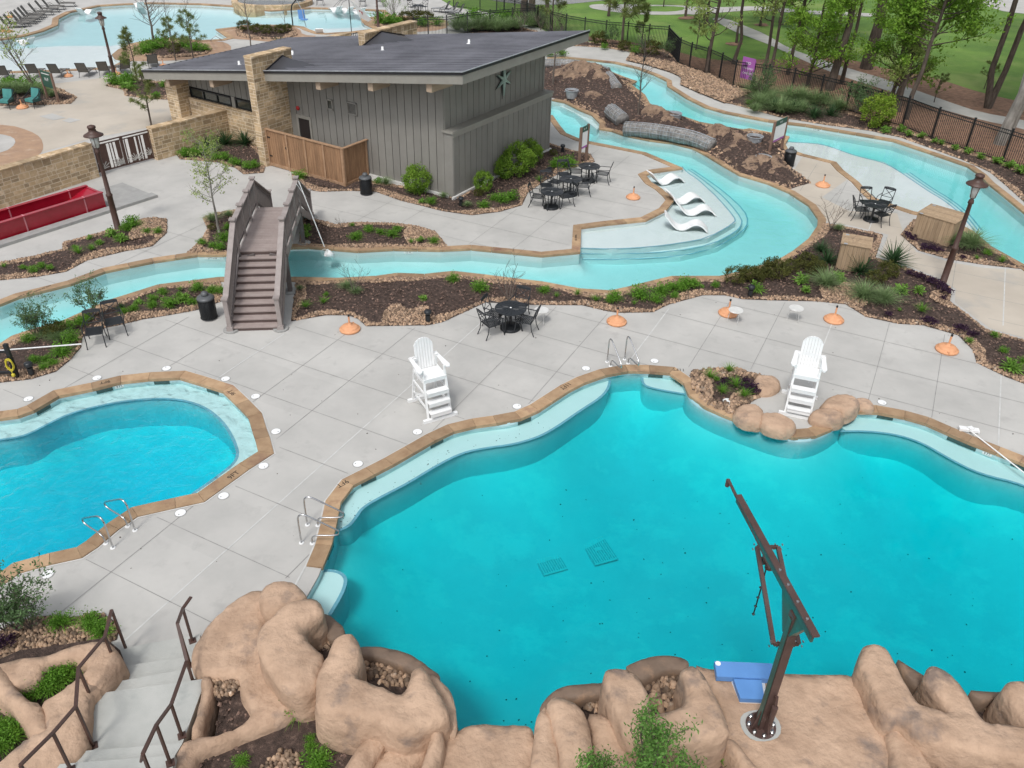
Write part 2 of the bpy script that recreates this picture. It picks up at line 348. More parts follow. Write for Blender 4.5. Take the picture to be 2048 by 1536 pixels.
class Copies:
    """first call uses the object itself, later calls copy it"""
    def __init__(s, fn): s.fn = fn; s.o = None
    def __call__(s, loc, rz=0, label=None, group=None, sc=None):
        if s.o is None:
            s.o = s.fn(); s.o.location = loc; s.o.rotation_euler = (0, 0, rz)
            if sc: s.o.scale = (sc, sc, sc) if not hasattr(sc, '__len__') else sc
            if label: s.o['label'] = label
            if group: s.o['group'] = group
            return s.o
        return dup(s.o, loc, rz, label, group, sc or 1)
ORD = ['leftmost', '2nd from left', '3rd from left']+['%dth from left' % k for k in range(4, 21)]
def ordn(i, n): return 'single one' if n == 1 else ('rightmost' if i == n-1 else ORD[min(i, 19)])
def np_mesh(name, v, f, mat, parent=None, smooth=False):   # v (n,3), f (m,k) arrays
    me = bpy.data.meshes.new(name); nv, nf, k = len(v), len(f), f.shape[1]
    me.vertices.add(nv); me.vertices.foreach_set('co', np.asarray(v, np.float32).ravel())
    me.loops.add(nf*k); me.loops.foreach_set('vertex_index', np.asarray(f, np.int32).ravel())
    me.polygons.add(nf); me.polygons.foreach_set('loop_start', np.arange(0, nf*k, k, dtype=np.int32))
    me.materials.append(MT[mat])
    if smooth: me.polygons.foreach_set('use_smooth', np.ones(nf, bool))
    me.update(calc_edges=True); o = bpy.data.objects.new(name, me); COL.objects.link(o)
    if parent: o.parent = parent
    return o
def sample_in(poly, n):
    a = np.array([p[:2] for p in poly]); lo, hi = a.min(0), a.max(0)
    pts = RNG.uniform(lo, hi, (int(n), 2)); return pts[inside(pts, poly)]
def sample_grid(poly, sp, jit=.28):
    a = np.array([p[:2] for p in poly]); lo, hi = a.min(0), a.max(0); gx, gy = np.meshgrid(np.arange(lo[0], hi[0], sp), np.arange(lo[1], hi[1], sp*.87)); gx = gx+(np.arange(gx.shape[0])[:, None] % 2)*sp*.5
    g = np.stack([gx.ravel(), gy.ravel()], 1); g = g+RNG.uniform(-jit, jit, g.shape)*sp; return g[inside(g, poly)]
def stones(name, pts, size, z, mat, label, flatn=.55, var=.45, parent=None):
    """one mesh of many small irregular stones"""
    V = np.array([(-1, -1, -1), (1, -1, -1), (1, 1, -1), (-1, 1, -1), (-.62, -.62, 1), (.62, -.62, 1), (.62, .62, 1), (-.62, .62, 1), (0, 0, 1.35)], float)
    V[:4, :2] *= 1.0
    Fq = np.array([(0, 1, 5), (0, 5, 4), (1, 2, 6), (1, 6, 5), (2, 3, 7), (2, 7, 6), (3, 0, 4), (3, 4, 7), (4, 5, 8), (5, 6, 8), (6, 7, 8), (7, 4, 8)])
    n = len(pts); s = size*(1+RNG.uniform(-var, var, n)); a = RNG.uniform(0, 6.28, n); asp = RNG.uniform(.6, 1.05, n)
    vv = np.repeat(V[None], n, 0)+RNG.normal(0, .14, (n, 9, 3)); vv[:, :, 0] *= (s*asp)[:, None]; vv[:, :, 1] *= s[:, None]; vv[:, :, 2] *= (s*flatn)[:, None]
    tilt = RNG.normal(0, .3, (n, 2)); vv[:, :, 2] += vv[:, :, 0]*tilt[:, :1]+vv[:, :, 1]*tilt[:, 1:]
    x = vv[:, :, 0]*np.cos(a)[:, None]-vv[:, :, 1]*np.sin(a)[:, None]; y = vv[:, :, 0]*np.sin(a)[:, None]+vv[:, :, 1]*np.cos(a)[:, None]
    vv[:, :, 0] = x+pts[:, :1]; vv[:, :, 1] = y+pts[:, 1:2]; vv[:, :, 2] += (z if np.isscalar(z) else np.asarray(z)[:, None])+(s*flatn)[:, None]*.6
    f = (Fq[None]+9*np.arange(n)[:, None, None]).reshape(-1, 3)
    o = np_mesh(name, vv.reshape(-1, 3), f, mat, parent, mat == 'cobble')
    if parent is None: tag(o, label, 'stones', kind='stuff')
    return o
def text(s, size, mat, ext=.002, name='lettering', parent=None, align='CENTER'):
    c = bpy.data.curves.new('t', 'FONT'); c.body = s; c.size = size; c.align_x = align; c.align_y = 'CENTER'; c.extrude = ext
    o = bpy.data.objects.new('t', c); COL.objects.link(o); bpy.context.view_layer.update()
    me = bpy.data.meshes.new_from_object(o.evaluated_get(bpy.context.evaluated_depsgraph_get())); bpy.data.objects.remove(o); bpy.data.curves.remove(c)
    me.materials.clear(); me.materials.append(MT[mat]); me.name = name
    q = bpy.data.objects.new(name, me); COL.objects.link(q)
    if parent: q.parent = parent
    return q
# ------------------------------------------------------------ pools (outlines traced at the water's edge, then set out on the ground)
A_ = [(-420,860),(-250,850),(-120,846),(-60,842),(0,838),(37,833),(67,822),(117,793),(185,779),(242,765),(297,759),(360,756),(400,768),(447,783),(475,810),(499,835),(507,863),(513,880),(519,905),(480,930),(397,989),(350,999),(265,1018),(217,1050),(175,1085),(155,1098),(100,1110),(27,1130),(0,1150),(-70,1180),(-300,1250),(-500,1200)]
B_ = [(637,1152),(652,1113),(666,1080),(674,1030),(682,993),(707,968),(752,948),(804,920),(862,885),(912,860),(974,849),(1024,844),(1069,828),(1124,790),(1159,769),(1219,748),(1261,742),(1304,744),(1361,749),(1370,770),(1378,794),(1414,818),(1469,840),(1536,864),(1573,875),(1611,878),(1641,870),(1671,855),(1696,833),(1711,823),(1748,824),(1801,833),(1861,850),(1896,868),(1961,895),(2048,928),(2180,990),(2420,1180),(2600,1400)]
B_near = [(2500,1560),(2150,1500),(1800,1500),(1500,1500),(1100,1600),(800,1560),(640,1420),(560,1290),(610,1200)]
R1 = [(-120,650),(0,610),(37,595),(82,584),(142,569),(210,544),(307,524),(395,511),(447,511),(520,500),(587,496),(617,495),(717,503),(787,499),(882,501),(942,498),(1024,506),(1084,512),(1159,505),(1161,456),(1214,449),(1291,441),(1331,421),(1346,402),(1338,392),(1322,378),(1302,366),(1290,351),(1304,345),(1364,337),(1291,306),(1231,294),(1184,285),(1159,279),(1131,267),(1119,252),(1104,231),(1040,190),(1060,180),(1104,200),(1129,205),(1159,220),(1184,230),(1200,246),(1199,258),(1224,262),(1249,271),(1299,281),(1346,287),(1386,297),(1411,310),(1444,330),(1479,350),(1536,367),(1578,385),(1618,411),(1637,438),(1636,453),(1618,479),(1586,504),(1561,519),(1536,528),(1494,542),(1439,554),(1344,554),(1306,563),(1254,576),(1221,583),(1159,579),(1084,565),(1024,558),(969,551),(907,544),(849,550),(794,548),(752,554),(672,558),(592,556),(520,556),(440,556),(317,571),(270,586),(212,604),(170,624),(120,646),(62,661),(25,674),(0,690),(-120,740)]
R2 = [(1040,112),(1094,118),(1129,116),(1174,120),(1229,126),(1274,137),(1309,150),(1334,162),(1335,172),(1374,197),(1411,215),(1449,226),(1536,243),(1611,252),(1711,269),(1786,282),(1861,307),(1936,333),(1960,350),(1975,366),(1998,384),(2048,425),(2130,490),(2240,600),(2200,640),(2100,570),(2048,531),(1981,494),(1946,464),(1900,440),(1826,424),(1781,409),(1746,396),(1733,384),(1716,365),(1686,342),(1671,325),(1606,309),(1574,298),(1569,288),(1578,274),(1536,265),(1499,258),(1486,260),(1449,254),(1399,245),(1361,232),(1324,220),(1299,208),(1289,190),(1262,170),(1273,163),(1249,155),(1219,143),(1170,134),(1094,132),(1040,128)]
C_ = [(-300,100),(-100,92),(0,80),(50,72),(87,62),(115,50),(117,37),(140,25),(200,12),(250,9),(300,7),(400,9),(462,13),(540,22),(622,17),(707,19),(762,22),(772,30),(722,38),(729,48),(750,58),(700,64),(652,67),(637,66),(619,60),(607,54),(574,50),(512,51),(475,54),(432,59),(445,68),(457,76),(445,79),(400,81),(337,76),(300,80),(262,88),(237,100),(225,110),(230,117),(250,122),(220,135),(125,140),(0,144),(-200,150)]
def ring(p, z=0, sm=0):
    q = clean(xy(PL(p, z)), .03)
    return ccw(chaikin(q, sm) if sm else q)
gA, gR1, gR2, gC = ring(A_), ring(R1), ring(R2), ring(C_)
gB = ccw(clean(chaikin(xy(PL(B_)), 2, closed=False)+xy(PL(B_near)), .03))
POOLS = [gA, gB, gR1, gR2, gC]
E_MIN = -60
# ground sheets
flat('ground', [(-600, -120), (600, -120), (600, 900), (-600, 900)], -.012, 'lawn', holes=POOLS)
FEN = [(2100,360),(2060,345),(2003,326),(1930,302),(1862,279),(1803,255),(1749,241),(1690,222),(1620,203),(1560,190),(1505,182),(1465,176),(1438,160),(1410,147),(1378,137),(1356,127),(1333,100),(1295,97),(1253,92),(1210,89),(1168,82),(1131,75),(1100,66),(1075,55),(1053,50),(1029,42),(1000,30),(960,22),(907,14)]
gFEN = xy(PL(FEN))
deck = [Vector((-160, -50)), Vector((60, -50)), Vector((60, 18)), *gFEN, gFEN[-1]+Vector((-8, 20)), Vector((-60, 140)), Vector((-160, 140))]
flat('pool_deck', deck, 0., 'concrete', holes=POOLS)
# warmer, older concrete by the upper pool and along the far paths
TAN = [(-400,300),(0,330),(100,300),(190,275),(300,255),(440,225),(460,170),(400,150),(250,150),(130,165),(-100,190)]
flat('tan_deck', ring(TAN), .004, 'concrete_tan')
PATH2 = [(1650,395),(1700,420),(1800,425),(1812,465),(1838,503),(1900,522),(1965,533),(2040,537),(2300,640),(2300,800),(2048,679),(1976,659),(1938,631),(1902,604),(1904,577),(1872,557),(1846,547),(1808,532),(1752,514),(1770,470),(1695,452),(1652,447),(1640,430),(1621,408),(1580,383),(1580,345),(1600,312),(1666,326),(1700,360)]
flat('tan_path', offset(ring(PATH2), -.12), .004, 'concrete_tan')
# saw joints of the near deck: one dark and one white sheet
O_ = P(962, 649).xy; ja = R(-26.5); jv = Vector((math.cos(ja), math.sin(ja))); ju = Vector((jv.y, -jv.x))
NEAR = [(-50,790),(62,766),(140,730),(165,680),(290,645),(440,625),(440,665),(580,668),(590,648),(700,640),(740,656),(857,655),(945,620),(1054,612),(1164,613),(1240,632),(1300,630),(1400,595),(1486,601),(1631,606),(1690,612),(1790,650),(1916,673),(1946,703),(1955,730),(2048,770),(2100,800),(2100,950),(1950,870),(1750,810),(1520,740),(1385,735),(1260,730),(1100,790),(1010,830),(900,845),(760,930),(660,985),(620,1150),(480,1180),(400,1290),(240,1300),(200,1230),(0,1260),(-100,1300),(-60,1150),(200,1080),(520,950),(560,900),(500,800),(360,742),(150,780),(-60,850)]
gN = ring(NEAR)
FARD = [(600,395),(660,385),(800,403),(945,436),(1050,415),(1075,380),(1200,325),(1150,305),(1110,290),(1110,262),(1180,296),(1300,318),(1360,340),(1270,352),(1325,400),(1290,430),(1150,445),(1140,500),(1080,505),(940,490),(895,488),(872,464),(840,448),(712,442),(640,430)]
gF = ring(FARD)
FARE = [(1590,320),(1670,335),(1745,408),(1815,432),(1800,470),(1840,505),(2040,540),(2300,640),(2300,800),(2048,675),(1905,600),(1870,553),(1755,510),(1770,470),(1660,440),(1600,385)]
gE = ring(FARE)
FARL = [(0,560),(130,500),(290,440),(405,436),(415,462),(375,500),(210,540),(60,590),(0,605)]
gL = ring(FARL)
def joint_lines(regions, sel, w, name, mat):
    m = MB(); allp = [offset(g, .36) for g in POOLS]
    def run(o, d, perp, L0, L1, w):
        s = np.arange(L0, L1, .08); pts = np.array([o+d*t for t in s]); ok = np.zeros(len(s), bool)
        for g in regions: ok |= inside(pts, g)
        for g in allp: ok &= ~inside(pts, g)
        i = 0
        while i < len(s):
            if ok[i]:
                j = i
                while j+1 < len(s) and ok[j+1]: j += 1
                if j-i > 4:
                    a = o+d*s[i]; b = o+d*s[j]; q = perp*(w/2); m.add([(*(a-q), .006), (*(b-q), .006), (*(b+q), .006), (*(a+q), .006)], [(0, 1, 2, 3)])
                i = j+1
            else: i += 1
    for k in range(-22, 22):
        if sel == (k % 3 == 0): run(O_+jv*(1.665*k-.05), ju, jv, -40, 30, w)
    if not sel:
        for k in range(-22, 14): run(O_+ju*(1.66*k+3.0-1.66), jv, ju, -40, 40, w)
    o = m.build(name, mat); tag(o, kind='structure'); return o
joint_lines([gN, gF, gE, gL], False, .015, 'deck_joints', 'joint')
joint_lines([gN, gE], True, .036, 'deck_caulk_joints', 'caulk')
# ---- basins
def sdf_mesh(poly, step, zfun, ring_z=None, edge=None):
    """triangulated interior of poly with z from the distance to its edge"""
    poly = ccw(poly); bd = resample(poly, edge or step*1.2); a = np.array([p[:] for p in poly]); lo, hi = a.min(0), a.max(0)
    gx, gy = np.meshgrid(np.arange(lo[0], hi[0], step), np.arange(lo[1], hi[1], step)); g = np.stack([gx.ravel(), gy.ravel()], 1)
    g = g+RNG.uniform(-.15, .15, g.shape)*step; g = g[inside(g, poly)]; d = edist(g, poly); g = g[d > step*.45]
    n = len(bd); pts = [tuple(p[:]) for p in bd]+[tuple(p) for p in g]
    ov, _, of, *_ = delaunay_2d_cdt([Vector(p) for p in pts], [(i, (i+1) % n) for i in range(n)], [], 1, 1e-5)
    V = np.array([v[:] for v in ov]); d = edist(V, poly); z = zfun(V, d)
    Fc = np.array([f for f in of if len(f) == 3]); c = V[Fc].mean(1); Fc = Fc[inside(c, poly)]
    A, B, C = V[Fc[:, 0]], V[Fc[:, 1]], V[Fc[:, 2]]; cr = (B[:, 0]-A[:, 0])*(C[:, 1]-A[:, 1])-(B[:, 1]-A[:, 1])*(C[:, 0]-A[:, 0])
    Fc[cr < 0] = Fc[cr < 0][:, ::-1]
    return np.column_stack([V, z]), Fc
def basin(name, poly, depth, mat='plaster', wall=.55, soft=.9, step=.35):
    m = MB(); n = len(poly)
    m.add([(p.x, p.y, -.03) for p in poly]+[(p.x, p.y, -wall-.02) for p in poly], [((i+1) % n, i, n+i, n+(i+1) % n) for i in range(n)])
    V, Fc = sdf_mesh(poly, step, lambda v, d: -wall-(depth-wall)*(1-np.exp(-(d/soft)**1.3)))
    o = m.build(name, mat); o2 = np_mesh(name, V, Fc, mat, None, True)
    # one mesh: walls and floor together
    off = len(m.v); me = bpy.data.meshes.new(name); me.from_pydata([tuple(v) for v in m.v]+[tuple(v) for v in V], [], m.f+[tuple(int(i)+off for i in f) for f in Fc])
    me.polygons.foreach_set('use_smooth', [False]*len(m.f)+[True]*len(Fc)); me.materials.append(MT[mat]); me.materials.append(MT['pool_wall']); me.polygons.foreach_set('material_index', [1 if mat == 'plaster_d' else 0]*len(m.f)+[0]*len(Fc)); me.update()
    bpy.data.objects.remove(o2); o.data = me; tag(o, kind='structure'); return o
def water(name, poly, depth, mat, top=-.12, grow=.06):
    m = MB(); m.prism(offset(poly, grow), -depth-.15, top); o = m.build(name, mat); tag(o, kind='structure'); return o
MT['water_main'] = water_mat('water_main', (1.7, .108, .078), .14, 1.0)
MT['water_left'] = water_mat('water_left', (1.5, .10, .045), 1.0, 3.0)
MT['water_river'] = water_mat('water_river', (.42, .05, .045), .45, 1.6)
MT['water_river2'] = water_mat('water_river2', (.42, .05, .045), .08, 1.2)
MT['water_upper'] = water_mat('water_upper', (.17, .035, .022), .10, 1.2)
basin('pool_floor', gB, 2.25, 'plaster_d', .7, 1.7); water('pool_water', gB, 2.6, 'water_main')
basin('pool_floor', gA, 2.2, 'plaster_d', .7, 1.4); water('pool_water', gA, 2.5, 'water_left')
basin('river_floor', gR1, .85, wall=.5, soft=.25, step=.22); water('river_water', gR1, 1.05, 'water_river')
basin('river_floor', gR2, .85, wall=.5, soft=.25, step=.25); water('river_water', gR2, 1.05, 'water_river2')
basin('pool_floor', gC, .8, wall=.4, soft=.5, step=.6); water('pool_water', gC, .9, 'water_upper')
def ledge(name, pts, top, base, edge=None, rim=.06, dark=True, z=0):
    """submerged bench: pts traced on its top"""
    poly = ccw(clean(xy(PL(pts, z if z else top)), .02)); poly = chaikin(poly, 2) if name == 'submerged_bench' else poly; m = MB(); m.prism(poly, base, top); nq = len(poly); m.mi = [1 if (i < nq and name == 'submerged_bench') else 0 for i in range(len(m.f))]; o = m.build(name, ['plaster', 'pool_wall']); tag(o, kind='structure')
    if edge:
        e = chaikin(xy(PL(edge, top)), 2, closed=False); ln = MB()
        for w0, w1, mi, zz in ((.05, .10, 0, .006),):
            for a, b in zip(e[:-1], e[1:]):
                d = (b-a).normalized(); n = Vector((-d.y, d.x)); c = Vector((sum(p.x for p in poly)/len(poly), sum(p.y for p in poly)/len(poly)))
                ln.add([(*(a+n*-w1*.5), top+zz), (*(b+n*-w1*.5), top+zz), (*(b+n*w0*.5), top+zz), (*(a+n*w0*.5), top+zz)], [(0, 1, 2, 3)])
        q = ln.build('step_edge_stripe', 'ledge_line'); q.parent = o
    return o
# bench in the left pool
eA = [(-120,892),(-60,890),(0,879),(50,872),(100,845),(150,822),(250,800),(345,795),(405,810),(445,840),(470,880),(480,918),(437,953),(385,989)]
ledge('submerged_bench', [(-120,846),(0,834),(37,829),(67,818),(117,789),(185,775),(242,761),(297,755),(360,752),(402,764),(450,779),(480,806),(505,833),(513,863),(519,880),(525,905),(484,935),(400,995)]+eA[::-1], -.215, -1.9, eA)
# benches in the main pool
e1 = [(666,1064),(697,1053),(712,1033),(724,1015),(762,993),(812,968),(874,930),(924,905),(974,895),(1024,889),(1074,875),(1111,855),(1161,820),(1204,793),(1218,772),(1219,750)]
ledge('submerged_bench', e1+[(1159,764),(1120,786),(1066,824),(1024,838),(974,845),(910,856),(860,881),(800,916),(750,944),(703,964),(676,993),(668,1030)], -.215, -2.1, e1)
ledge('submerged_bench', [(1283,745),(1285,768),(1300,775),(1340,783),(1382,790),(1372,768),(1364,748),(1304,740)], -.215, -2.1, [(1285,750),(1286,768),(1300,775),(1340,783),(1378,789)])
e3 = [(1680,862),(1740,862),(1800,870),(1850,888),(1900,918),(1960,948),(2048,968),(2150,1020)]
ledge('submerged_bench', e3+[(2190,985),(2048,922),(1964,889),(1898,863),(1862,845),(1801,828),(1748,819),(1708,820),(1690,838)], -.215, -2.1, e3)
ledge('submerged_bench', [(615,1210),(640,1145),(660,1140),(680,1144),(692,1152),(693,1165),(685,1190),(660,1230),(640,1240)], -.215, -2.1, [(640,1141),(662,1140),(682,1145),(692,1155),(692,1168),(684,1190),(660,1230)])
# steps and beach ledge in the river
eR = [(1160,496),(1224,498),(1299,494),(1361,486),(1416,476),(1471,445),(1469,434),(1434,394),(1421,382),(1394,357),(1374,345),(1364,333)]
def shift(e, k): # move outward from the ledge centre
    c = P(1290, 420, 0).xy; o = []
    for a, b in e:
        p = P(a, b, -.2).xy; d = (p-c); o.append(p+d.normalized()*k)
    return o
ST = [None, [(1160,507),(1249,508),(1349,503),(1424,489),(1471,464),(1483,451),(1484,438),(1459,406),(1434,382),(1400,355),(1376,339)], [(1160,518),(1249,519),(1361,513),(1436,494),(1486,463),(1497,444),(1489,421),(1449,384),(1410,356),(1382,338)]]
core = [(1368,334),(1290,347),(1296,368),(1340,396),(1340,410),(1288,438),(1161,453),(1160,495)]
for k, (dx, tp) in enumerate(((0, -.2), (.38, -.42), (.76, -.62))):
    ed = [P(a, b, tp).xy for a, b in ST[k]] if dx else [P(a, b, -.2).xy for a, b in eR]
    poly = ccw(clean(ed+[P(a, b, 0).xy for a, b in core], .02)); m = MB(); m.prism(poly, -1.05-.002*k, tp); o = m.build('river_step', 'plaster'); tag(o, kind='structure')
    ln = MB(); e = chaikin(ed, 1, closed=False)
    for a, b in zip(e[:-1], e[1:]):
        d = (b-a).normalized(); n = Vector((-d.y, d.x))*.03; ln.add([(*(a-n), tp+.005), (*(b-n), tp+.005), (*(b+n), tp+.005), (*(a+n), tp+.005)], [(0, 1, 2, 3)])
    q = ln.build('step_edge_stripe', 'ledge_line'); q.parent = o
ledge('river_step', [(1060,186),(1104,205),(1150,226),(1176,244),(1194,259),(1204,250),(1188,228),(1160,215),(1129,200),(1104,195)], -.25, -1.05)
eR2 = [(1565,283),(1581,284),(1636,287),(1666,295),(1711,312),(1769,325),(1806,347),(1858,383),(1886,399),(1921,426),(1950,462)]
ledge('beach_ledge', eR2+[(1900,445),(1826,428),(1781,413),(1746,400),(1728,384),(1711,367),(1682,344),(1668,329),(1603,313),(1568,300)], -.16, -1.05, eR2)
for k in (1, 2):
    sft = [(a+7*k, b-1*k) for a, b in eR2[6:]]
    ledge('river_step', sft+[eR2[-1], eR2[6]], -.16-.22*k, -1.05, sft)
# gently rising entry beach of the upper pool
ledge('beach_ledge', [(-200,140),(-100,112),(0,100),(120,92),(220,92),(262,86),(237,98),(222,110),(228,118),(250,124),(220,138),(125,143),(0,147),(-200,153)], -.22, -.9)
ledge('river_step', [(620,60),(640,58),(700,56),(748,54),(755,58),(700,66),(640,69)], -.25, -.9)
# ---- coping
def coping(name, poly, w=.33, top=.035, skip=None, stone=1.0, inner=-.03):
    m = MB(); poly = resample(poly, stone*.999) if False else poly
    inn, out = offset(poly, inner), offset(poly, w); n = len(poly)
    for i in range(n):
        a, b, c, d = inn[i], inn[(i+1) % n], out[(i+1) % n], out[i]; mid = (a+b)/2
        if skip and skip(*proj((mid.x, mid.y, 0))): continue
        L = (b-a).length; k = max(1, round(L/stone)) if L > .25 else 1
        for j in range(k):
            t0, t1 = j/k, (j+1)/k; g = .004/max(L/k, .1)
            if L/k > .3: t0 += g; t1 -= g
            q = [a.lerp(b, t0), a.lerp(b, t1), d.lerp(c, t1), d.lerp(c, t0)]
            # shared vertices between the short pieces of one curved stone keep it one island
            m.add([(*p, -.055) for p in q]+[(*p, top) for p in q], [(4, 7, 6, 5), (0, 1, 2, 3), (0, 4, 5, 1), (1, 5, 6, 2), (2, 6, 7, 3), (3, 7, 4, 0)])
    o = m.build(name, 'coping'); tag(o, kind='structure'); return o
def rope(poly, step):  # evenly redistribute so that stones have like lengths on the curves
    P_ = resample(poly, .12); n = len(P_); k = max(1, round(step/.12)); return P_
cB = resample([p for p in gB], 9)
def coarse(poly, L):
    out = [poly[0]]; acc = 0
    for i in range(1, len(poly)):
        acc += (poly[i]-poly[i-1]).length
        if acc >= L: out.append(poly[i]); acc = 0
    return out
COPE = [coping('pool_coping', gA), coping('pool_coping', coarse(gB, .55), skip=lambda x, y: y > 1165 or (x > 650 and y > 1300), stone=.9),
        coping('river_coping', gR1, w=.30, skip=lambda x, y: x < 1102 and 150 < y < 235 and x > 1000),
        coping('river_coping', gR2, w=.30, skip=lambda x, y: x < 1085),
        coping('pool_coping', gC, w=.42)]
# white bead between coping and deck
for g, sk, w in ((gA, lambda x, y: False, .33), (coarse(gB, .55), lambda x, y: y > 1165, .33)):
    m = MB(); o1, o2 = offset(g, w+.004), offset(g, w+.045); n = len(g)
    for i in range(n):
        md = (o1[i]+o1[(i+1) % n])/2
        if sk(*proj((md.x, md.y, 0))): continue
        m.add([(*o1[i], .008), (*o2[i], .008), (*o2[(i+1) % n], .008), (*o1[(i+1) % n], .008)], [(0, 1, 2, 3)])
    tag(m.build('deck_caulk_joints', 'caulk'), kind='structure')
def mark(s, px, py, dirpx, size, z=.038, parent=None, mat='ink', name='depth_marking', vertical=False, cope=None):
    """letters lying on the coping, reading along dirpx"""
    p = P(px, py, z); q = P(*dirpx, z); d = (q-p); a = math.atan2(d.y, d.x)
    t = text(s, size, mat, .0015, name); t.location = p; t.rotation_euler = (0, 0, a); t.parent = parent; return t
mark('9FT', 685, 967, (672, 974), .2, parent=COPE[1]); mark('11FT', 1131, 772, (1118, 780), .2, parent=COPE[1])
mark('11FT', 1357, 739, (1340, 738), .18, parent=COPE[1]); mark('9FT', 467, 950, (478, 942), .2, parent=COPE[0])
mark('9FT', 210, 764, (200, 766), .18, parent=COPE[0]); mark('9FT', 464, 785, (456, 778), .18, parent=COPE[0]); mark('9FT', 8, 1162, (16, 1156), .2, parent=COPE[0])
for s, x, y, d in (('NO DIVING', 85, 577, (75, 581)), ('3 FT 6 IN', 50, 588, (40, 592)), ('3 FT 6 IN', 425, 506, (415, 506)), ('NO DIVING', 250, 599, (262, 594)), ('NO DIVING', 298, 586, (310, 580)),
                   ('NO DIVING', 655, 562, (668, 561)), ('3 FT 6 IN', 690, 560, (703, 559)), ('NO DIVING', 838, 498, (826, 498)), ('3 FT 6 IN', 810, 497, (798, 497)), ('NO DIVING', 1001, 561, (1014, 563)), ('3 FT 6 IN', 1325, 563, (1337, 560)), ('NO DIVING', 1357, 558, (1369, 557)),
                   ('NO DIVING', 1152, 475, (1152, 465))):
    mark(s, x, y, d, .11, parent=COPE[2])
def wall_mark(s, px, py, poly, parent, size=.085):
    """white depth tile on the pool wall under the coping, facing the water"""
    c = P(px, py, -.08).xy; best = None; n = len(poly)
    for i in range(n):
        a, b = poly[i], poly[(i+1) % n]; ab = b-a
        t = max(0, min(1, (c-a).dot(ab)/max(1e-6, ab.dot(ab)))); q = a+ab*t; d = (q-c).length
        if best is None or d < best[0]: best = (d, q, ab.normalized())
    _, q, d = best; n_ = Vector((-d.y, d.x)); ang = math.atan2(d.y, d.x)+math.pi
    m = MB(); m.box((0, 0, 0), (size*.68*len(s), .012, .13)); o = m.build('depth_tile', 'white', parent); p = q+n_*.008
    o.location = (p.x, p.y, -.105); o.rotation_euler = (0, 0, ang)
    t = text(s, size, 'ink', .001, 'lettering', o); t.rotation_euler = (math.pi/2, 0, 0); t.location = (0, -.0075, 0)
    return o
for s, x, y, g, c in (('2 FT 2 IN', 65, 590, gR1, 2), ('3 FT 6 IN', 425, 514, gR1, 2), ('3.5 FT', 817, 503, gR1, 2), ('3 FT 6 IN', 1208, 263, gR1, 2), ('3 FT 6 IN', 1388, 302, gR1, 2), ('3 FT', 1315, 345, gR1, 2), ('11FT', 1355, 752, gB, 1), ('9 FT', 237, 767, gA, 0), ('9 FT', 1976, 904, gB, 1), ('3 FT 6 IN', 1632, 260, gR2, 3), ('3 FT', 1875, 313, gR2, 3), ('3 FT 6 IN', 1594, 392, gR1, 2)):
    wall_mark(s, x, y, g, COPE[c])
# dark gutter mouths under the coping
for (x, y, g, c) in ((208, 776, gA, 0), (325, 758, gA, 0), (80, 814, gA, 0), (430, 777, gA, 0), (1311, 746, gB, 1), (870, 882, gB, 1), (735, 958, gB, 1), (1048, 839, gB, 1), (1770, 829, gB, 1), (1915, 876, gB, 1), (1937, 889, gB, 1), (2044, 927, gB, 1), (655, 1100, gB, 1)):
    c_ = P(x, y, -.08).xy; best = None
    for i in range(len(g)):
        a, b = g[i], g[(i+1) % len(g)]; ab = b-a; t = max(0, min(1, (c_-a).dot(ab)/max(1e-6, ab.dot(ab)))); q = a+ab*t; d = (q-c_).length
        if best is None or d < best[0]: best = (d, q, ab.normalized())
    _, q, d = best; m = MB(); m.box((0, 0, 0), (.42, .012, .12)); o = m.build('gutter_mouth', 'tile_dark', COPE[c]); p = q+Vector((-d.y, d.x))*.008; o.location = (p.x, p.y, -.115); o.rotation_euler = (0, 0, math.atan2(d.y, d.x))
# floor fittings of the main pool: two grated drain covers, little lights
for (x, y, dx) in ((1085, 1098, 1), (1184, 1079, 2)):
    a = P(x, y, -2.08); m = MB()
    for k in range(10):
        m.box((-.45+k*.1, 0, 0), (.035, 2.2, .02))
    for yy in (-1.1, 0, 1.1): m.box((0, yy, .0), (1.0, .06, .021))
    for yy in (-.5, .5): m.box((0, yy, .01), (.28, .16, .02))
    o = m.build('drain_grate', 'white', None); m = MB(); m.box((0, 0, -.02), (1.05, 2.25, .02)); m.build('grate_sump', 'sump', o); o.location = a; o.rotation_euler = (0, 0, R(22)); o.scale = (.62, .75, 1)
    tag(o, 'pale grated drain cover on the pool floor, the '+('left' if dx == 1 else 'right')+' one of the two', 'drain grate', 'drain covers on the pool floor')
# leaves and grit lying on the pool floors, small round inlets in pairs below the bench edge
_h = lambda p, d: -.7-1.55*(1-np.exp(-(d/1.7)**1.3))+.02
pp = sample_in(gB, 5200); pp = pp[pp[:, 1] < 17.5]; dd = edist(pp, gB); pp, dd = pp[dd > .9], dd[dd > .9]; pp, dd = pp[:150], dd[:150]
MT['leaflit'] = M('dead_leaf', (.07, .05, .03), (.03, .02, .015), 30, .9, isl=.5)
stones('fallen_leaves', pp, .012, _h(pp, dd), 'leaflit', 'dark leaves lying scattered on the floor of the main pool', .12, .6)
bl_ = chaikin(xy(PL([(672, 1045), (700, 1015), (740, 985), (800, 955), (860, 920), (920, 885), (980, 870), (1040, 862), (1100, 835)])), 1, False); q_ = np.array([p[:] for p in resample(bl_, .06, False)]); q_ = q_+RNG.normal(0, .13, q_.shape); stones('fallen_leaves', q_[RNG.random(len(q_)) < .6], .010, -.21, 'leaflit', 'leaf crumbs lying along the shallow bench of the main pool', .12, .6)
qq = sample_in(gN, 900); ok = np.ones(len(qq), bool)
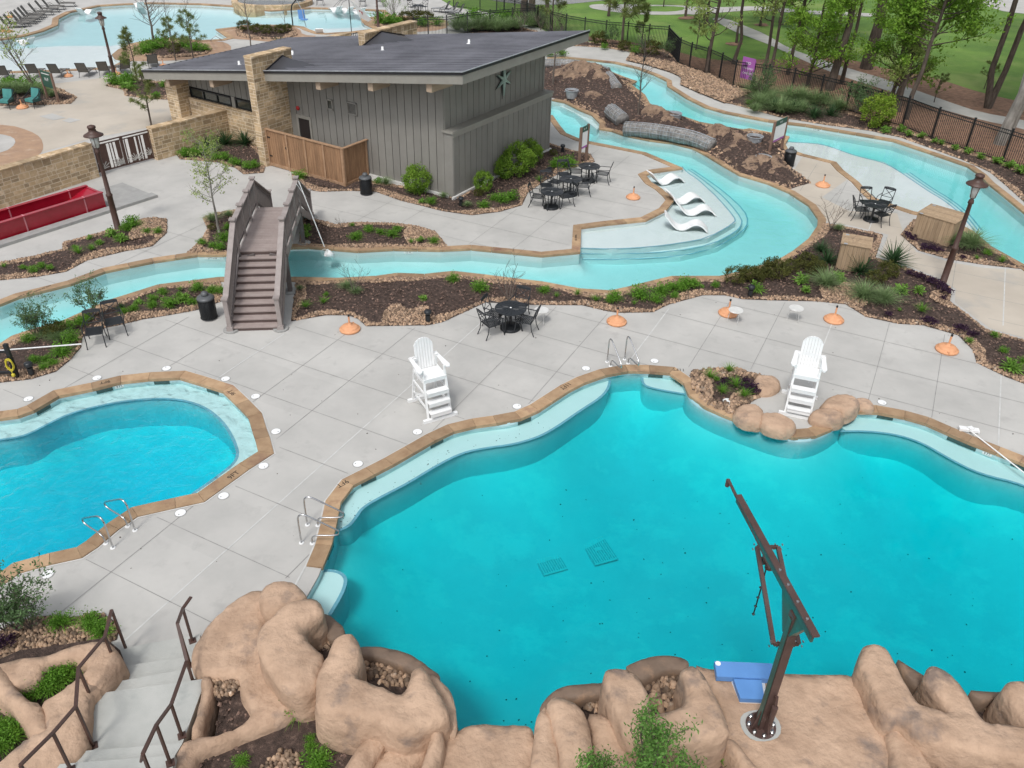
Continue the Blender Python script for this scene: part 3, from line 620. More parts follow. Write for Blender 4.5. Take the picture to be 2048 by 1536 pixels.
for g in POOLS: ok &= ~inside(qq, offset(g, .4))
stones('fallen_leaves', qq[ok][:60], .012, .006, 'leaflit', 'few dead leaves scattered on the pale pool deck', .15, .7)
il = [(966,948),(965,937+12),(1119,872+0),(833,978+0),(748,1028)]
inl = [(965,922),(832,983),(797,1007),(749,1036),(749,1057),(797,1029),(832,1005),(1031,907),(1110,877),(1109,897),(1150,848),(1149,866),(1174,830),(1172,849),(1337,803),(1358,797),(1432,837),(1723,884),(1717,903),(1897,957),(1935,955),(1925,973)]
for i, (x, y) in enumerate(inl):
    m = MB(); m.lathe([(.035, 0), (.035, .01), (0, .01)], 10); o = m.build('pool_inlet', 'white'); o.location = P(x, y, -1.0 if y < 1000 else -1.2); tag(o, 'tiny round white inlet in the wall of the main pool', 'pool inlet', 'tiny white pool inlets')
# ------------------------------------------------------------ lawn, paths, pond, straw beyond the fence
def sheet(name, px, z, mat, sm=1, z0=0): return flat(name, ring(px, 0, sm), z, mat)
sheet('straw_bed', [(1085,62),(1168,80),(1253,95),(1333,105),(1356,130),(1438,163),(1620,207),(1803,258),(1930,305),(2060,348),(2300,420),(2300,250),(2048,205),(1960,185),(1900,165),(1850,150),(1780,140),(1700,118),(1640,112),(1590,120),(1540,118),(1420,122),(1345,100),(1290,88),(1200,76)], .004, 'straw')
sheet('lawn_path', [(2300,330),(2048,258),(1960,240),(1870,215),(1800,190),(1745,172),(1705,160),(1650,140),(1600,118),(1540,90),(1500,75),(1465,62),(1430,42),(1423,36),(1450,36),(1490,52),(1530,68),(1580,98),(1640,118),(1700,138),(1760,155),(1830,180),(1900,205),(1960,225),(2048,240),(2300,300)], .012, 'path', 1)
sheet('lawn_path', [(1178,10),(1200,8),(1260,9),(1380,11),(1390,17),(1384,24),(1360,30),(1270,29),(1230,24),(1200,20),(1180,16)], .008, 'path', 1)
sheet('lawn_patch', [(1268,13),(1300,12),(1360,13),(1372,16),(1362,22),(1320,24),(1268,20)], .012, 'lawn')
sheet('lawn_path', [(1360,28),(1345,20),(1380,13),(1430,15),(1520,12),(1600,20),(1700,25),(1770,28),(1770,34),(1700,32),(1600,27),(1520,20),(1450,24),(1400,30)], .010, 'path')
sheet('lawn_path', [(1950,-2),(2048,-10),(2400,0),(2400,60),(2048,28),(1990,20)], .008, 'path')
sheet('pond', [(960,-40),(1100,-30),(1250,-30),(1240,-3),(1190,3),(1130,9),(1060,10),(1000,4),(960,-4)], .010, 'pond')
sheet('straw_bed', [(1350,36),(1380,31),(1400,36),(1370,40)], .014, 'straw'); sheet('straw_bed', [(1445,86),(1475,84),(1490,88),(1465,93)], .014, 'straw'); sheet('straw_bed', [(1500,50),(1530,45),(1540,54)], .014, 'straw')
# ------------------------------------------------------------ planting beds
def bed(name, px, cob=.30, z=.03, mound=.10, size=.034, dens=300, sm=0, cobble=True, mat='mulch', inset=0., label='', zb=0., step=.3, patches=()):
    g = ring(px, zb, sm)
    if inset: g = offset(g, -inset)
    V, Fc = sdf_mesh(g, step, lambda v, d: zb+.012+np.minimum(d/.8, 1)*mound*(.6+.4*np.sin(v[:, 0]*1.7)*np.sin(v[:, 1]*1.3)+.25*np.sin(v[:, 0]*5.1+v[:, 1]*4.3)), edge=.3)
    o = np_mesh(name, V, Fc, mat, None, True); tag(o, kind='structure')
    a = np.array([p[:] for p in g]); lo, hi = a.min(0), a.max(0); area = (hi-lo).prod()
    if cobble:
        p = sample_grid(g, size*1.75); d = edist(p, g)
        w = cob*(1+.45*np.sin(p[:, 0]*1.9+p[:, 1]*1.1)+.25*np.sin(p[:, 0]*.7-p[:, 1]*2.3)); k = (d < w) & (d > .02)
        for (qx, qy, qr) in patches:
            c = P(qx, qy, zb); rr = np.hypot(p[:, 0]-c.x, p[:, 1]-c.y); k |= (rr < qr*(1+.3*np.sin(p[:, 0]*6))) & (d > .02)
        k &= RNG.random(len(k)) < .93; p, d = p[k], d[k]; stones('river_rock', p, size, zb+.012+np.minimum(d/.8, 1)*mound, 'cobble', 'rounded tan river rock edging '+label, .6, .3)
    n = int(area*70); p = RNG.uniform(lo, hi, (n, 2)); p = p[inside(p, g)]; d = edist(p, g); p, d = p[d > .1], d[d > .1]
    if len(p): stones('mulch_chips', p, .022, zb+.005+np.minimum(d/.8, 1)*mound, 'chip', 'dark shredded bark mulch '+label, .35, .7)
    return g
BEDS = {}
BEDS['b1'] = bed('mulch_bed', [(-120,748),(0,696),(25,680),(62,668),(120,652),(170,630),(212,610),(270,592),(317,577),(440,563),(452,600),(397,620),(337,631),(287,639),(237,651),(212,656),(165,674),(162,696),(140,721),(112,744),(62,759),(0,766),(-120,790)], label='along the bed left of the footbridge', inset=.0)
BEDS['b2'] = bed('mulch_bed', [(592,562),(672,564),(752,560),(794,554),(849,556),(907,550),(969,557),(1024,564),(1084,571),(1159,585),(1221,589),(1254,582),(1306,569),(1344,560),(1439,560),(1494,548),(1536,534),(1561,525),(1590,510),(1622,484),(1642,456),(1646,446),(1691,454),(1766,470),(1751,516),(1808,534),(1846,549),(1873,559),(1902,576),(1900,604),(1936,631),(1976,661),(2048,681),(2200,730),(2200,830),(2048,768),(2011,754),(1953,726),(1946,701),(1916,671),(1846,651),(1796,648),(1731,634),(1691,609),(1631,603),(1536,601),(1486,599),(1449,591),(1406,591),(1336,610),(1306,625),(1236,626),(1216,623),(1164,611),(1054,610),(972,605),(937,621),(887,644),(857,651),(732,653),(717,639),(697,631),(652,631),(582,643)], label='around the long bed between river and pool deck', cob=.24, patches=[(810,640,.75),(1690,592,.7),(1835,545,.5),(1880,600,.5)])
BEDS['b3'] = bed('mulch_bed', [(597,492),(717,499),(787,495),(882,497),(896,494),(872,464),(839,453),(790,447),(712,445),(672,449),(627,438),(605,440)], label='round the bed right of the footbridge, beyond the river', patches=[(840,470,.8)])
BEDS['b4'] = bed('mulch_bed', [(405,436),(415,459),(405,475),(390,491),(372,508),(400,507),(452,507),(480,500),(475,420),(440,425)], label='in the bed left of the footbridge, beyond the river', cob=.3)
BEDS['b5'] = bed('mulch_bed', [(-80,540),(0,526),(60,514),(125,499),(125,486),(225,459),(287,438),(312,435),(335,439),(334,466),(305,493),(250,503),(175,521),(132,544),(75,554),(0,561),(-80,575)], label='in the bed below the red slide', cob=.28, patches=[(305,460,.9)])
BEDS['b6'] = bed('mulch_bed', [(583,348),(588,375),(640,384),(700,382),(752,384),(799,401),(887,423),(944,431),(1000,424),(1044,411),(1056,386),(1090,362),(1129,342),(1160,332),(1190,324),(1182,309),(1146,302),(1099,287),(1040,310),(908,392),(735,360),(640,350)], label='round the bed at the foot of the grey building', cob=.3)
BEDS['b7'] = bed('mulch_bed', [(350,306),(360,319),(400,322),(437,325),(470,336),(487,349),(527,346),(534,325),(520,300),(480,270),(440,285),(400,295)], label='in the bed against the stone garden wall', cob=.2)
BEDS['b8'] = bed('mulch_bed', [(210,172),(247,180),(250,192),(300,198),(380,202),(385,180),(330,165),(270,160),(235,162)], label='in the bed by the lamp near the upper pool', cob=.3, size=.05, dens=120)
BEDS['b9'] = bed('mulch_bed', [(-100,175),(0,170),(60,168),(100,172),(125,180),(155,195),(142,208),(85,210),(0,212),(-100,215)], label='round the bed with the leaning shrub at the upper left', cob=.35, size=.05, dens=120)
BEDS['b10'] = bed('mulch_bed', [(277,105),(290,92),(330,84),(400,86),(425,97),(415,107),(380,113),(330,116),(285,112)], label='on the round peninsula bed of the upper pool', cob=.3, size=.06, dens=80, zb=.02)
BEDS['b11'] = bed('mulch_bed', [(475,72),(470,60),(480,53),(520,51),(570,52),(592,60),(595,70),(570,78),(510,78)], label='on the second bed beside the upper pool', cob=.35, size=.06, dens=80, zb=.02)
BEDS['b12'] = bed('mulch_bed', [(745,50),(748,42),(770,37),(830,35),(865,40),(870,48),(830,56),(780,57)], label='on the bed at the right end of the upper pool', cob=.35, size=.06, dens=70, zb=.02)
BEDS['b15'] = bed('mulch_bed', [(1382,742),(1400,740),(1440,736),(1470,735),(1500,745),(1530,752),(1548,770),(1540,785),(1500,806),(1470,835),(1412,812),(1378,776)], label='in the small bed beside the right lifeguard chair', cob=.4, size=.05)
BEDS['b17'] = bed('mulch_bed', [(1801,470),(1810,458),(1826,440),(1850,440),(1905,446),(1950,470),(1985,498),(2052,536),(2038,538),(1961,529),(1898,519),(1836,501)], label='in the bed under the right timber box', cob=.3)
# strip along the fence
BEDS['b14'] = bed('mulch_bed', [(1125,92),(1168,93),(1210,96),(1262,104),(1256,116),(1300,126),(1342,140),(1364,153),(1364,168),(1396,184),(1449,206),(1470,210),(1560,235),(1650,250),(1740,262),(1800,275),(1870,300),(1930,322),(1980,345),(2010,370),(2060,415),(2160,500),(2220,480),(2100,385),(2048,345),(2003,328),(1930,304),(1862,281),(1803,257),(1749,243),(1690,224),(1620,205),(1505,184),(1438,162),(1378,139),(1333,103),(1253,94),(1168,84),(1100,70),(1000,45),(930,60),(960,75),(1050,80)], label='along the black fence', cob=.2, size=.05, dens=110, mound=.06, step=.5)
gpatch = ring([(1251,122),(1262,114),(1311,120),(1349,128),(1386,141),(1449,162),(1497,190),(1474,198),(1449,208),(1394,186),(1361,171),(1362,156),(1341,146),(1299,133)], 0, 0)
flat('gravel_base', gpatch, .09, 'cobble'); stones('river_rock', sample_in(gpatch, 60*np.ptp([p.x for p in gpatch])*np.ptp([p.y for p in gpatch])*1.8), .06, .09, 'cobble', 'broad patch of tan river rock between the river path and the black fence')
# island between the two river arms: mulch with sandy mounds
ISL = [(1105,196),(1129,203),(1160,217),(1186,227),(1204,243),(1206,256),(1249,268),(1299,278),(1346,284),(1386,294),(1413,307),(1446,327),(1480,347),(1536,364),(1576,380),(1600,372),(1622,366),(1612,358),(1588,340),(1566,325),(1588,312),(1574,301),(1566,290),(1574,276),(1536,268),(1486,263),(1449,257),(1399,248),(1361,235),(1324,223),(1297,211),(1286,192),(1252,169),(1268,164),(1247,157),(1217,146),(1170,137),(1094,135),(1060,135),(1050,185),(1080,192)]
gI = ring(ISL, 0, 0)
mounds = [(1130,165,2.2,.45),(1160,150,2.4,.5),(1210,172,2.2,.55),(1190,200,1.8,.35),(1180,160,1.8,.4),(1330,250,2.,.45),(1300,240,1.6,.4),(1420,280,1.4,.3),(1480,300,2.0,.5),(1450,285,1.5,.4),(1540,345,1.6,.4),(1500,340,1.2,.3),(1550,330,1.,.3)]
MC = [(P(a, b).xy, r, h) for a, b, r, h in mounds]
def zI(v, d):
    z = .012+np.minimum(d/1.2, 1)*.12
    for c, r, h in MC: z = z+h*np.exp(-((v[:, 0]-c.x)**2+(v[:, 1]-c.y)**2)/(.5*r*r))*np.minimum(d/.6, 1)*(.75+.25*np.sin(v[:, 0]*4+v[:, 1]*3.1))
    return z+.03*np.sin(v[:, 0]*7.3)*np.sin(v[:, 1]*6.1)*np.minimum(d/.4, 1)
V, Fc = sdf_mesh(gI, .22, zI, edge=.3); tag(np_mesh('island_mulch', V, Fc, 'mulch', None, True), kind='structure')
V, Fc = sdf_mesh(offset(gI, -.3), .18, lambda v, d: zI(v, d+.3)+.02+.05*np.sin(v[:, 0]*3.1+1)*np.sin(v[:, 1]*2.7)-.11+np.minimum(d, .2)*.0+sum(.10*np.exp(-((v[:, 0]-c.x)**2+(v[:, 1]-c.y)**2)/(.35*r*r)) for c, r, h in MC)+.045*np.sin(v[:, 0]*6.1+v[:, 1]*2.)*np.sin(v[:, 1]*7.3), edge=.3)
tag(np_mesh('sandy_mounds', V, Fc, 'sand', None, True), kind='structure')
p = sample_in(gI, 9000); d = edist(p, gI); k = d < .35+.25*np.sin(p[:, 0]*2.1); stones('river_rock', p[k], .05, zI(p[k], d[k]), 'cobble', 'river rock edging round the long island between the two river arms')
p = sample_in(gI, 9000); d = edist(p, gI); stones('mulch_chips', p, .035, zI(p, d), 'chip', 'dark bark mulch over the island between the two river arms', .35, .7)
# flagstone aprons of the upper pool
flat('flagstone_apron', ring([(262,87),(237,100),(226,110),(232,118),(262,123),(340,122),(400,117),(440,112),(462,102),(462,90),(440,82),(400,83),(337,78),(300,82)], 0, 1), .008, 'flag')
flat('flagstone_apron', ring([(430,60),(475,54),(512,52),(574,51),(600,58),(605,70),(640,72),(600,85),(540,84),(500,80),(465,78),(455,74)], 0, 1), .008, 'flag')
flat('flagstone_apron', ring([(720,40),(757,31),(800,31),(880,35),(900,45),(890,60),(820,65),(750,58),(728,49)], 0, 1), .008, 'flag')
flat('flagstone_circle', ring([(-40,250),(20,250),(60,262),(82,275),(88,295),(80,310),(40,330),(0,338),(-80,345)], 0, 1), .010, 'flag')
flat('splash_pad', ring([(-60,266),(0,268),(28,275),(32,288),(10,305),(-60,318)], 0, 1), .016, 'path')
flat('grey_paver_patch', ring([(78,233),(105,227),(132,236),(108,241)], 0, 0), .012, 'concrete')
flat('grey_paver_patch', ring([(124,242),(140,236),(162,240),(140,246)], 0, 0), .012, 'concrete')
# raised spa on the far side of the upper pool
sp = ring([(462,10),(470,16),(500,20),(540,21),(580,20),(612,15),(628,8),(620,2),(560,-3),(500,-2),(470,3)], 0, 1)
spt = thing('raised_spa', 'raised round stone spa spilling over a stone rim into the upper pool', 'spa', (0, 0, 0)); m = MB(); n = len(sp); inn = offset(sp, -.5)
for i in range(n):
    j = (i+1) % n; m.add([(*sp[i], -.6), (*sp[j], -.6), (*inn[j], -.6), (*inn[i], -.6), (*sp[i], .35), (*sp[j], .35), (*inn[j], .35), (*inn[i], .35)], [(0, 1, 5, 4), (2, 3, 7, 6), (4, 5, 6, 7)])
m.build('stone_rim', 'stone', spt); m = MB(); m.prism(offset(inn, .02), -.5, .22); m.build('spa_basin', 'plaster', spt); m = MB(); m.prism(offset(inn, .02), .225, .30); m.build('spa_water', 'water_upper', spt)
# ------------------------------------------------------------ artificial rock at the near end of the main pool
from mathutils import noise as MN
def TT(ox, oy, s): return [(ox+a/4, oy+b/4) for a, b in s]
def boundary(Fc):
    from collections import Counter
    e = Counter(); d = {}
    for f in Fc:
        for i in range(3):
            a, b = int(f[i]), int(f[(i+1) % 3]); e[(min(a, b), max(a, b))] += 1; d[(min(a, b), max(a, b))] = (a, b)
    return [d[k] for k, c in e.items() if c == 1]
def rock(px, ztop, zbase=.3, bev_=.22, amp=.07, step=.10, sm=1, name='boulder', mat='rock', flare=.05, tilt=None, seed=0, parent=None, fine=.018, dome=0.):
    bev = bev_*.42; amp = amp*.62; fine = fine*.7; g = ring(px, ztop, sm)
    if tilt: ang, k = tilt; td = Vector((math.cos(R(ang)), math.sin(R(ang)))); c = sum((p for p in g), Vector((0, 0)))/len(g)
    def zf(v, d):
        t = np.clip((bev-d)/bev, 0, 1); z = ztop-bev*(1-np.sqrt(np.maximum(0, 1-t*t)))*.9
        if dome: z = z+dome*(1-np.exp(-d/.5))
        if tilt: z = z+((v[:, 0]-c.x)*td.x+(v[:, 1]-c.y)*td.y)*k
        return z
    V, Fc = sdf_mesh(g, step, zf, edge=step*.9); be = boundary(Fc); V = list(map(list, V)); fs = [tuple(int(i) for i in f) for f in Fc]
    nrm = {}
    for a, b in be:
        d = Vector((V[b][0]-V[a][0], V[b][1]-V[a][1]))
        if d.length < 1e-9: continue
        d.normalize(); o = Vector((d.y, -d.x))
        for i in (a, b): nrm[i] = nrm.get(i, Vector((0, 0)))+o
    K = max(2, int((ztop-bev-zbase)/.16)+1); idx = {}
    for i, o in nrm.items():
        o.normalize(); idx[i] = [i]; z0 = V[i][2]
        for k in range(1, K+1):
            t = k/K; off = flare*math.sin(t*2.2)*1.2; V.append([V[i][0]+o.x*off, V[i][1]+o.y*off, z0+(zbase-z0)*t]); idx[i].append(len(V)-1)
    for a, b in be:
        if a not in idx or b not in idx: continue
        for k in range(K): fs.append((idx[b][k], idx[a][k], idx[a][k+1], idx[b][k+1]))
    out = []
    for v in V:
        p = Vector(v); r_ = 1-2*abs(MN.noise(p*1.7+Vector((seed, 3, 0)))); q = MN.noise_vector(p*.9+Vector((seed, 0, 0)))*amp+MN.noise_vector(p*2.6+Vector((0, seed, 0)))*amp*.5+MN.noise_vector(p*7.)*fine+Vector((0, 0, amp*.55*(r_*r_-.4)+amp*1.5*(.42-MN.voronoi(p*.95+Vector((seed, 0, 0)))[0][0])))
        out.append(p+q)
    me = bpy.data.meshes.new(name); me.from_pydata(out, [], fs); me.materials.append(MT[mat]); me.polygons.foreach_set('use_smooth', [True]*len(fs)); me.update()
    o = bpy.data.objects.new(name, me); COL.objects.link(o)
    if parent: o.parent = parent
    return o
def T1(s): return TT(512, 1152, s)
def T2(s): return TT(1024, 1152, s)
def T3(s): return TT(1536, 1152, s)
def T0(s): return TT(0, 1152, s)
# soil the boulders stand in
soilR = [(600,1200),(647,1232),(700,1275),(722,1300),(760,1310),(840,1335),(880,1365),(895,1420),(905,1470),(1000,1475),(1080,1470),(1100,1420),(1160,1385),(1250,1345),(1320,1325),(1375,1345),(1420,1365),(1560,1375),(1720,1380),(1800,1340),(1850,1375),(1940,1400),(2060,1400),(2400,1450),(2600,1900),(370,1900),(385,1560),(430,1470),(450,1350),(460,1280),(530,1210)]
m = MB(); m.prism(ring(soilR, .42, 0), -2.3, .42); tag(m.build('soil', 'mulch'), kind='structure')
V, Fc = sdf_mesh(offset(ring(soilR, .42, 0), -.2), .3, lambda v, d: .43+.06*np.sin(v[:, 0]*2.3)*np.sin(v[:, 1]*2.9)+.05, edge=.3)
tag(np_mesh('soil_mulch', V, Fc, 'mulch', None, True), kind='structure')
pr = sample_in(ring(soilR, .42, 0), 16000); stones('mulch_chips', pr, .024, .45, 'chip', 'dark bark mulch between the big artificial rocks', .35, .8)
rk = []
def R_(label, *a, group=None, **k):
    o = rock(*a, seed=len(rk)*3.7, **k); tag(o, label, 'artificial rock', group or 'sculpted rocks along the near end of the pool'); rk.append(o); return o
# big sloping slab right of the stairs, with its arms around a planting pocket
R_('broad tan rock slab rising beside the concrete stairs, wrapping round a mulch pocket', T0([(2060,60),(1850,170),(1700,300),(1600,420),(1545,540),(1530,650),(1580,760),(1660,795),(1900,770),(1930,800),(1930,900),(1960,970),(1995,1060),(1960,1130),(1800,1230),(1585,1255),(1480,1270),(1420,1340),(1360,1536),(1340,1700),(1500,1700),(1540,1440),(1580,1380),(1750,1330),(2048,1210),(2250,1140),(2390,1020),(2420,960),(2300,900),(2150,650),(2120,400),(2200,300),(2200,150)]), .75, zbase=-.1, bev_=.3, sm=1, amp=.09)
R_('thin curved rock arm between the stairs and a mulch pocket', T0([(1600,790),(1665,800),(1685,900),(1650,1000),(1620,1130),(1590,1262),(1510,1280),(1560,1100),(1600,950)]), .72, zbase=0, bev_=.1, sm=1)
R_('rounded head-shaped rock at the end of the pool coping, left of the corner bench', T1([(20,100),(60,40),(120,10),(260,5),(330,60),(400,140),(380,190),(240,240),(130,300),(70,260),(15,180)]), 1.12, zbase=0, bev_=.22)
R_('tall tan boulder with a square notch holding gravel, left of the pool water', T1([(130,310),(200,240),(300,190),(430,158),(500,175),(552,270),(500,325),(370,405),(400,490),(470,560),(545,620),(540,720),(500,830),(440,900),(330,935),(240,915),(150,830),(60,690),(0,560),(10,430),(60,350)]), 1.35, zbase=-2.2, bev_=.25, amp=.08, dome=.08)
R_('large C-shaped rock around a gravel pocket, just left of the pool corner', T1([(560,600),(585,500),(650,440),(735,425),(795,480),(830,560),(845,660),(775,790),(900,800),(1020,850),(1140,920),(1195,890),(1230,800),(1240,730),(1300,688),(1360,750),(1420,830),(1480,900),(1530,1020),(1540,1100),(1480,1130),(1390,1150),(1250,1230),(1080,1225),(980,1170),(850,1150),(700,1120),(560,1070),(460,1020),(455,900),(485,750),(510,680)]), 1.45, zbase=.1, bev_=.24, amp=.09, dome=.05)
R_('thick root-like rock leaning down from the large C-shaped rock', T1([(930,1165),(990,1150),(1030,1200),(1050,1290),(1000,1350),(930,1440),(860,1600),(660,1600),(750,1450),(850,1290)]), .95, zbase=.2, bev_=.2, sm=2)
R_('pale twisted rock root in front of the C-shaped rock, beside the flat lower slab', T1([(1410,1130),(1480,1110),(1500,1200),(1510,1300),(1470,1420),(1420,1650),(1260,1650),(1340,1440),(1400,1280)]), 1.15, zbase=.2, bev_=.16, sm=2)
R_('low rounded boulder between two rock roots at the bottom edge', T1([(1060,1330),(1200,1290),(1370,1210),(1400,1290),(1340,1440),(1250,1500),(1200,1700),(880,1700),(930,1480)]), .85, zbase=.1, bev_=.2)
R_('flat tan slab between the two groups of boulders, at the near pool edge', T1([(1500,1160),(1560,1290),(1600,1250),(1700,1190),(1800,1178),(1950,1185),(2100,1182),(2170,1190),(2215,1230),(2225,1290),(2300,1400),(2420,1800),(1400,1800),(1480,1450)]), .8, zbase=-2.2, bev_=.12, amp=.05)
R_('weathered rock wall dropping to the water beside the C-shaped rock', T1([(1360,770),(1440,790),(1490,850),(1540,900),(1580,1000),(1605,1090),(1600,1240),(1570,1275),(1500,1240),(1480,1100),(1420,950)]), .95, zbase=-2.2, bev_=.1, sm=1)
R_('upright root-shaped rock at the water, left of the raised slab', T2([(185,1120),(225,1070),(260,1010),(290,1080),(340,1200),(380,1380),(400,1700),(120,1700),(170,1300)]), 1.1, zbase=-2.2, bev_=.16, sm=2)
R_('rounded slab behind the upright rock root, in front of a gravel pocket', T2([(255,1010),(330,940),(430,965),(540,1010),(600,1100),(640,1240),(640,1420),(600,1560),(500,1700),(400,1700),(375,1330),(310,1120)]), 1.2, zbase=.1, bev_=.22)
R_('tan rock filling the gap below the gravel pocket, behind the leafy shrub', T2([(590,1085),(720,1095),(820,1140),(880,1230),(1000,1310),(1250,1340),(1300,1480),(1250,1800),(620,1800),(640,1300)]), .95, zbase=.1, bev_=.25)
R_('blocky U-shaped rock holding the wide gravel pocket, left of the blue mat', T2([(740,830),(742,745),(785,710),(920,705),(970,750),(1025,775),(1070,880),(1095,940),(1112,1065),(1150,1072),(1340,1040),(1390,1010),(1412,920),(1390,840),(1350,745),(1400,710),(1440,685),(1490,720),(1540,770),(1600,870),(1650,960),(1700,1070),(1745,1190),(1740,1240),(1640,1290),(1450,1330),(1250,1350),(1050,1330),(900,1240),(830,1090),(770,930)]), 1.4, zbase=.1, bev_=.22, amp=.07)
R_('slender log-like rock beside the platform, at the bottom edge', T2([(1690,1280),(1760,1275),(1800,1320),(1900,1440),(2060,1620),(2100,1800),(1930,1800),(1850,1520),(1760,1400)]), 1.0, zbase=.2, bev_=.14)
plat = R_('wide flat tan rock platform carrying the steel post of the swing beam', T2([(1450,700),(1560,738),(1640,745),(2150,775),(2200,782),(2420,785),(2640,788),(2690,792),(2790,838),(2850,960),(3000,1250),(3080,1400),(3150,1800),(2050,1800),(1900,1600),(1780,1420),(1700,1300),(1730,1180),(1600,900)]), .8, zbase=-2.2, bev_=.05, amp=.025, sm=1, fine=.006)
R_('forked two-fingered rock on the right, like two fallen logs over gravel pockets', T3([(738,710),(745,620),(765,555),(820,530),(900,522),(975,565),(1020,655),(1100,820),(1180,960),(1200,990),(1330,1035),(1440,1065),(1462,1045),(1400,980),(1300,850),(1258,760),(1290,700),(1330,680),(1460,730),(1560,860),(1700,1060),(1780,1150),(1900,1155),(2100,1190),(2400,1260),(2400,1520),(2048,1455),(1850,1430),(1780,1405),(1600,1390),(1400,1320),(1200,1240),(1080,1110),(1000,1130),(930,1060),(840,880),(780,770)]), 1.35, zbase=-2.2, bev_=.2, amp=.06)
R_('blunt rock finger cut by the right edge, over the last gravel pocket', T3([(1893,900),(1900,855),(1960,838),(2060,832),(2250,860),(2300,1250),(2080,1190),(2010,1080),(1940,980)]), 1.35, zbase=.1, bev_=.18)
R_('ridged log-like rock running down from the forked rock, right of the platform', T3([(965,1195),(1000,1140),(1070,1112),(1130,1170),(1200,1300),(1290,1460),(1340,1560),(1380,1700),(980,1750),(985,1500),(995,1350)]), 1.0, zbase=.2, bev_=.18)
R_('low tan rock on the far right below the forked rock', T3([(1600,1420),(1780,1440),(2048,1490),(2400,1540),(2400,1800),(1850,1800),(1700,1560)]), .8, zbase=.2, bev_=.2)
# weir walls that hold the gravel pockets back from the water
def weir(px, z, label): return R_(label, px, z, zbase=-2.2, bev_=.05, amp=.02, step=.09, sm=1, mat='rock_dark', flare=.0, name='weir_wall', group='brown wall rims of the gravel pockets')
weir(T1([(460,350),(540,285),(620,325),(720,420),(700,470),(600,520),(540,430),(480,380)]), .72, 'brown rim of the small gravel pocket by the tall notched boulder')
weir(T1([(800,580),(860,558),(990,562),(1180,600),(1300,660),(1400,740),(1480,790),(1440,850),(1330,790),(1230,745),(1100,690),(960,640),(840,640),(790,650)]), .76, 'curved brown rim of the gravel pocket inside the C-shaped rock')
weir(T2([(215,1070),(250,1000),(300,935),(380,885),(470,862),(600,855),(770,850),(775,935),(640,950),(500,975),(430,965),(330,1010),(270,1070)]), .85, 'rounded stained rim at the water left of the U-shaped rock')
weir(T2([(900,720),(960,690),(1060,650),(1200,630),(1330,640),(1400,665),(1425,700),(1400,760),(1340,745),(1240,740),(1130,790),(1040,830),(980,790)]), .8, 'dark brown curved rim of the wide gravel pocket')
weir(T3([(1030,660),(1060,675),(1150,735),(1270,805),(1320,880),(1400,960),(1400,1020),(1280,930),(1180,860),(1090,780)]), .85, 'thin brown rim between the two fingers of the forked rock')
weir(T3([(1600,905),(1700,912),(1800,925),(1910,918),(1960,1000),(1900,975),(1780,985),(1680,985)]), .85, 'brown rim right of the forked rock, below the water')
def pocket(px, z, n, size, where):
    g = ring(px, z, 1); m = MB(); m.prism(g, z-.1, z+.02); tag(m.build('soil', 'mulch'), kind='structure')
    p = sample_grid(g, size*1.72, .25); stones('river_rock', p, size, z+RNG.uniform(0, .04, len(p)), 'cobble', 'tan cobbles in the pocket '+where, .75, .28)
pocket(T1([(380,410),(470,360),(560,480),(620,500),(560,620),(470,560),(400,480)]), .52, 700, .055, 'of the tall notched boulder')
pocket(T1([(770,770),(860,700),(980,700),(1100,740),(1240,780),(1230,870),(1160,930),(1000,860),(860,790)]), .52, 900, .055, 'inside the C-shaped rock')
pocket(T2([(520,1030),(600,1010),(720,985),(790,1000),(850,1150),(740,1130),(620,1080)]), .55, 700, .05, 'behind the rounded slab')
pocket(T2([(1060,840),(1180,790),(1300,790),(1380,820),(1420,930),(1400,1030),(1300,1060),(1120,1085)]), .52, 800, .062, 'inside the U-shaped rock')
pocket(T3([(1140,840),(1230,890),(1340,970),(1440,1060),(1330,1050),(1200,1000)]), .55, 700, .052, 'between the fingers of the forked rock')
pocket(T3([(1690,1000),(1800,1010),(1940,1030),(2040,1130),(2060,1180),(1900,1165),(1780,1140)]), .55, 700, .055, 'under the blunt rock finger')
pocket(T0([(1670,800),(1900,775),(1925,870),(1930,935),(1680,990)]), .55, 1300, .042, 'of the slab beside the stairs')
pocket(T1([(30,1536),(150,1440),(220,1390),(330,1420),(390,1536),(400,1700),(0,1700)]), .5, 1200, .045, 'at the bottom edge left of the rock roots')
# stairs rising from the deck towards the rock
st = thing('staircase', 'pale concrete staircase with shallow steps and a landing between sculpted rocks', 'stairs', (0, 0, 0))
edges = [((225,1300),(400,1268)), ((215,1336),(400,1310)), ((190,1371),(410,1331)), ((165,1391),(412,1357)), ((150,1503),(365,1486)), ((120,1528),(350,1510)), ((100,1556),(345,1536))]
MT['stair'] = M('stair_concrete', (.47, .47, .44), (.38, .385, .36), 1.2, .85, .15, 60, c3=(.34, .35, .33), s3=2.2, p3=.57)
for k, (a, b) in enumerate(edges):
    z = .15*(k+1); A1, B1 = P(*a, z), P(*b, z); m = MB(); n = edges[k+1] if k < 6 else ((0, 1800), (345, 1800))
    C1, D1 = P(*n[1], z), P(*n[0], z); C1 = C1+(C1-B1).normalized()*.05; D1 = D1+(D1-A1).normalized()*.05
    m.prism([A1, B1, C1, D1], -.1, z+.0); m.build('step' if k != 3 else 'landing', 'stair', st)
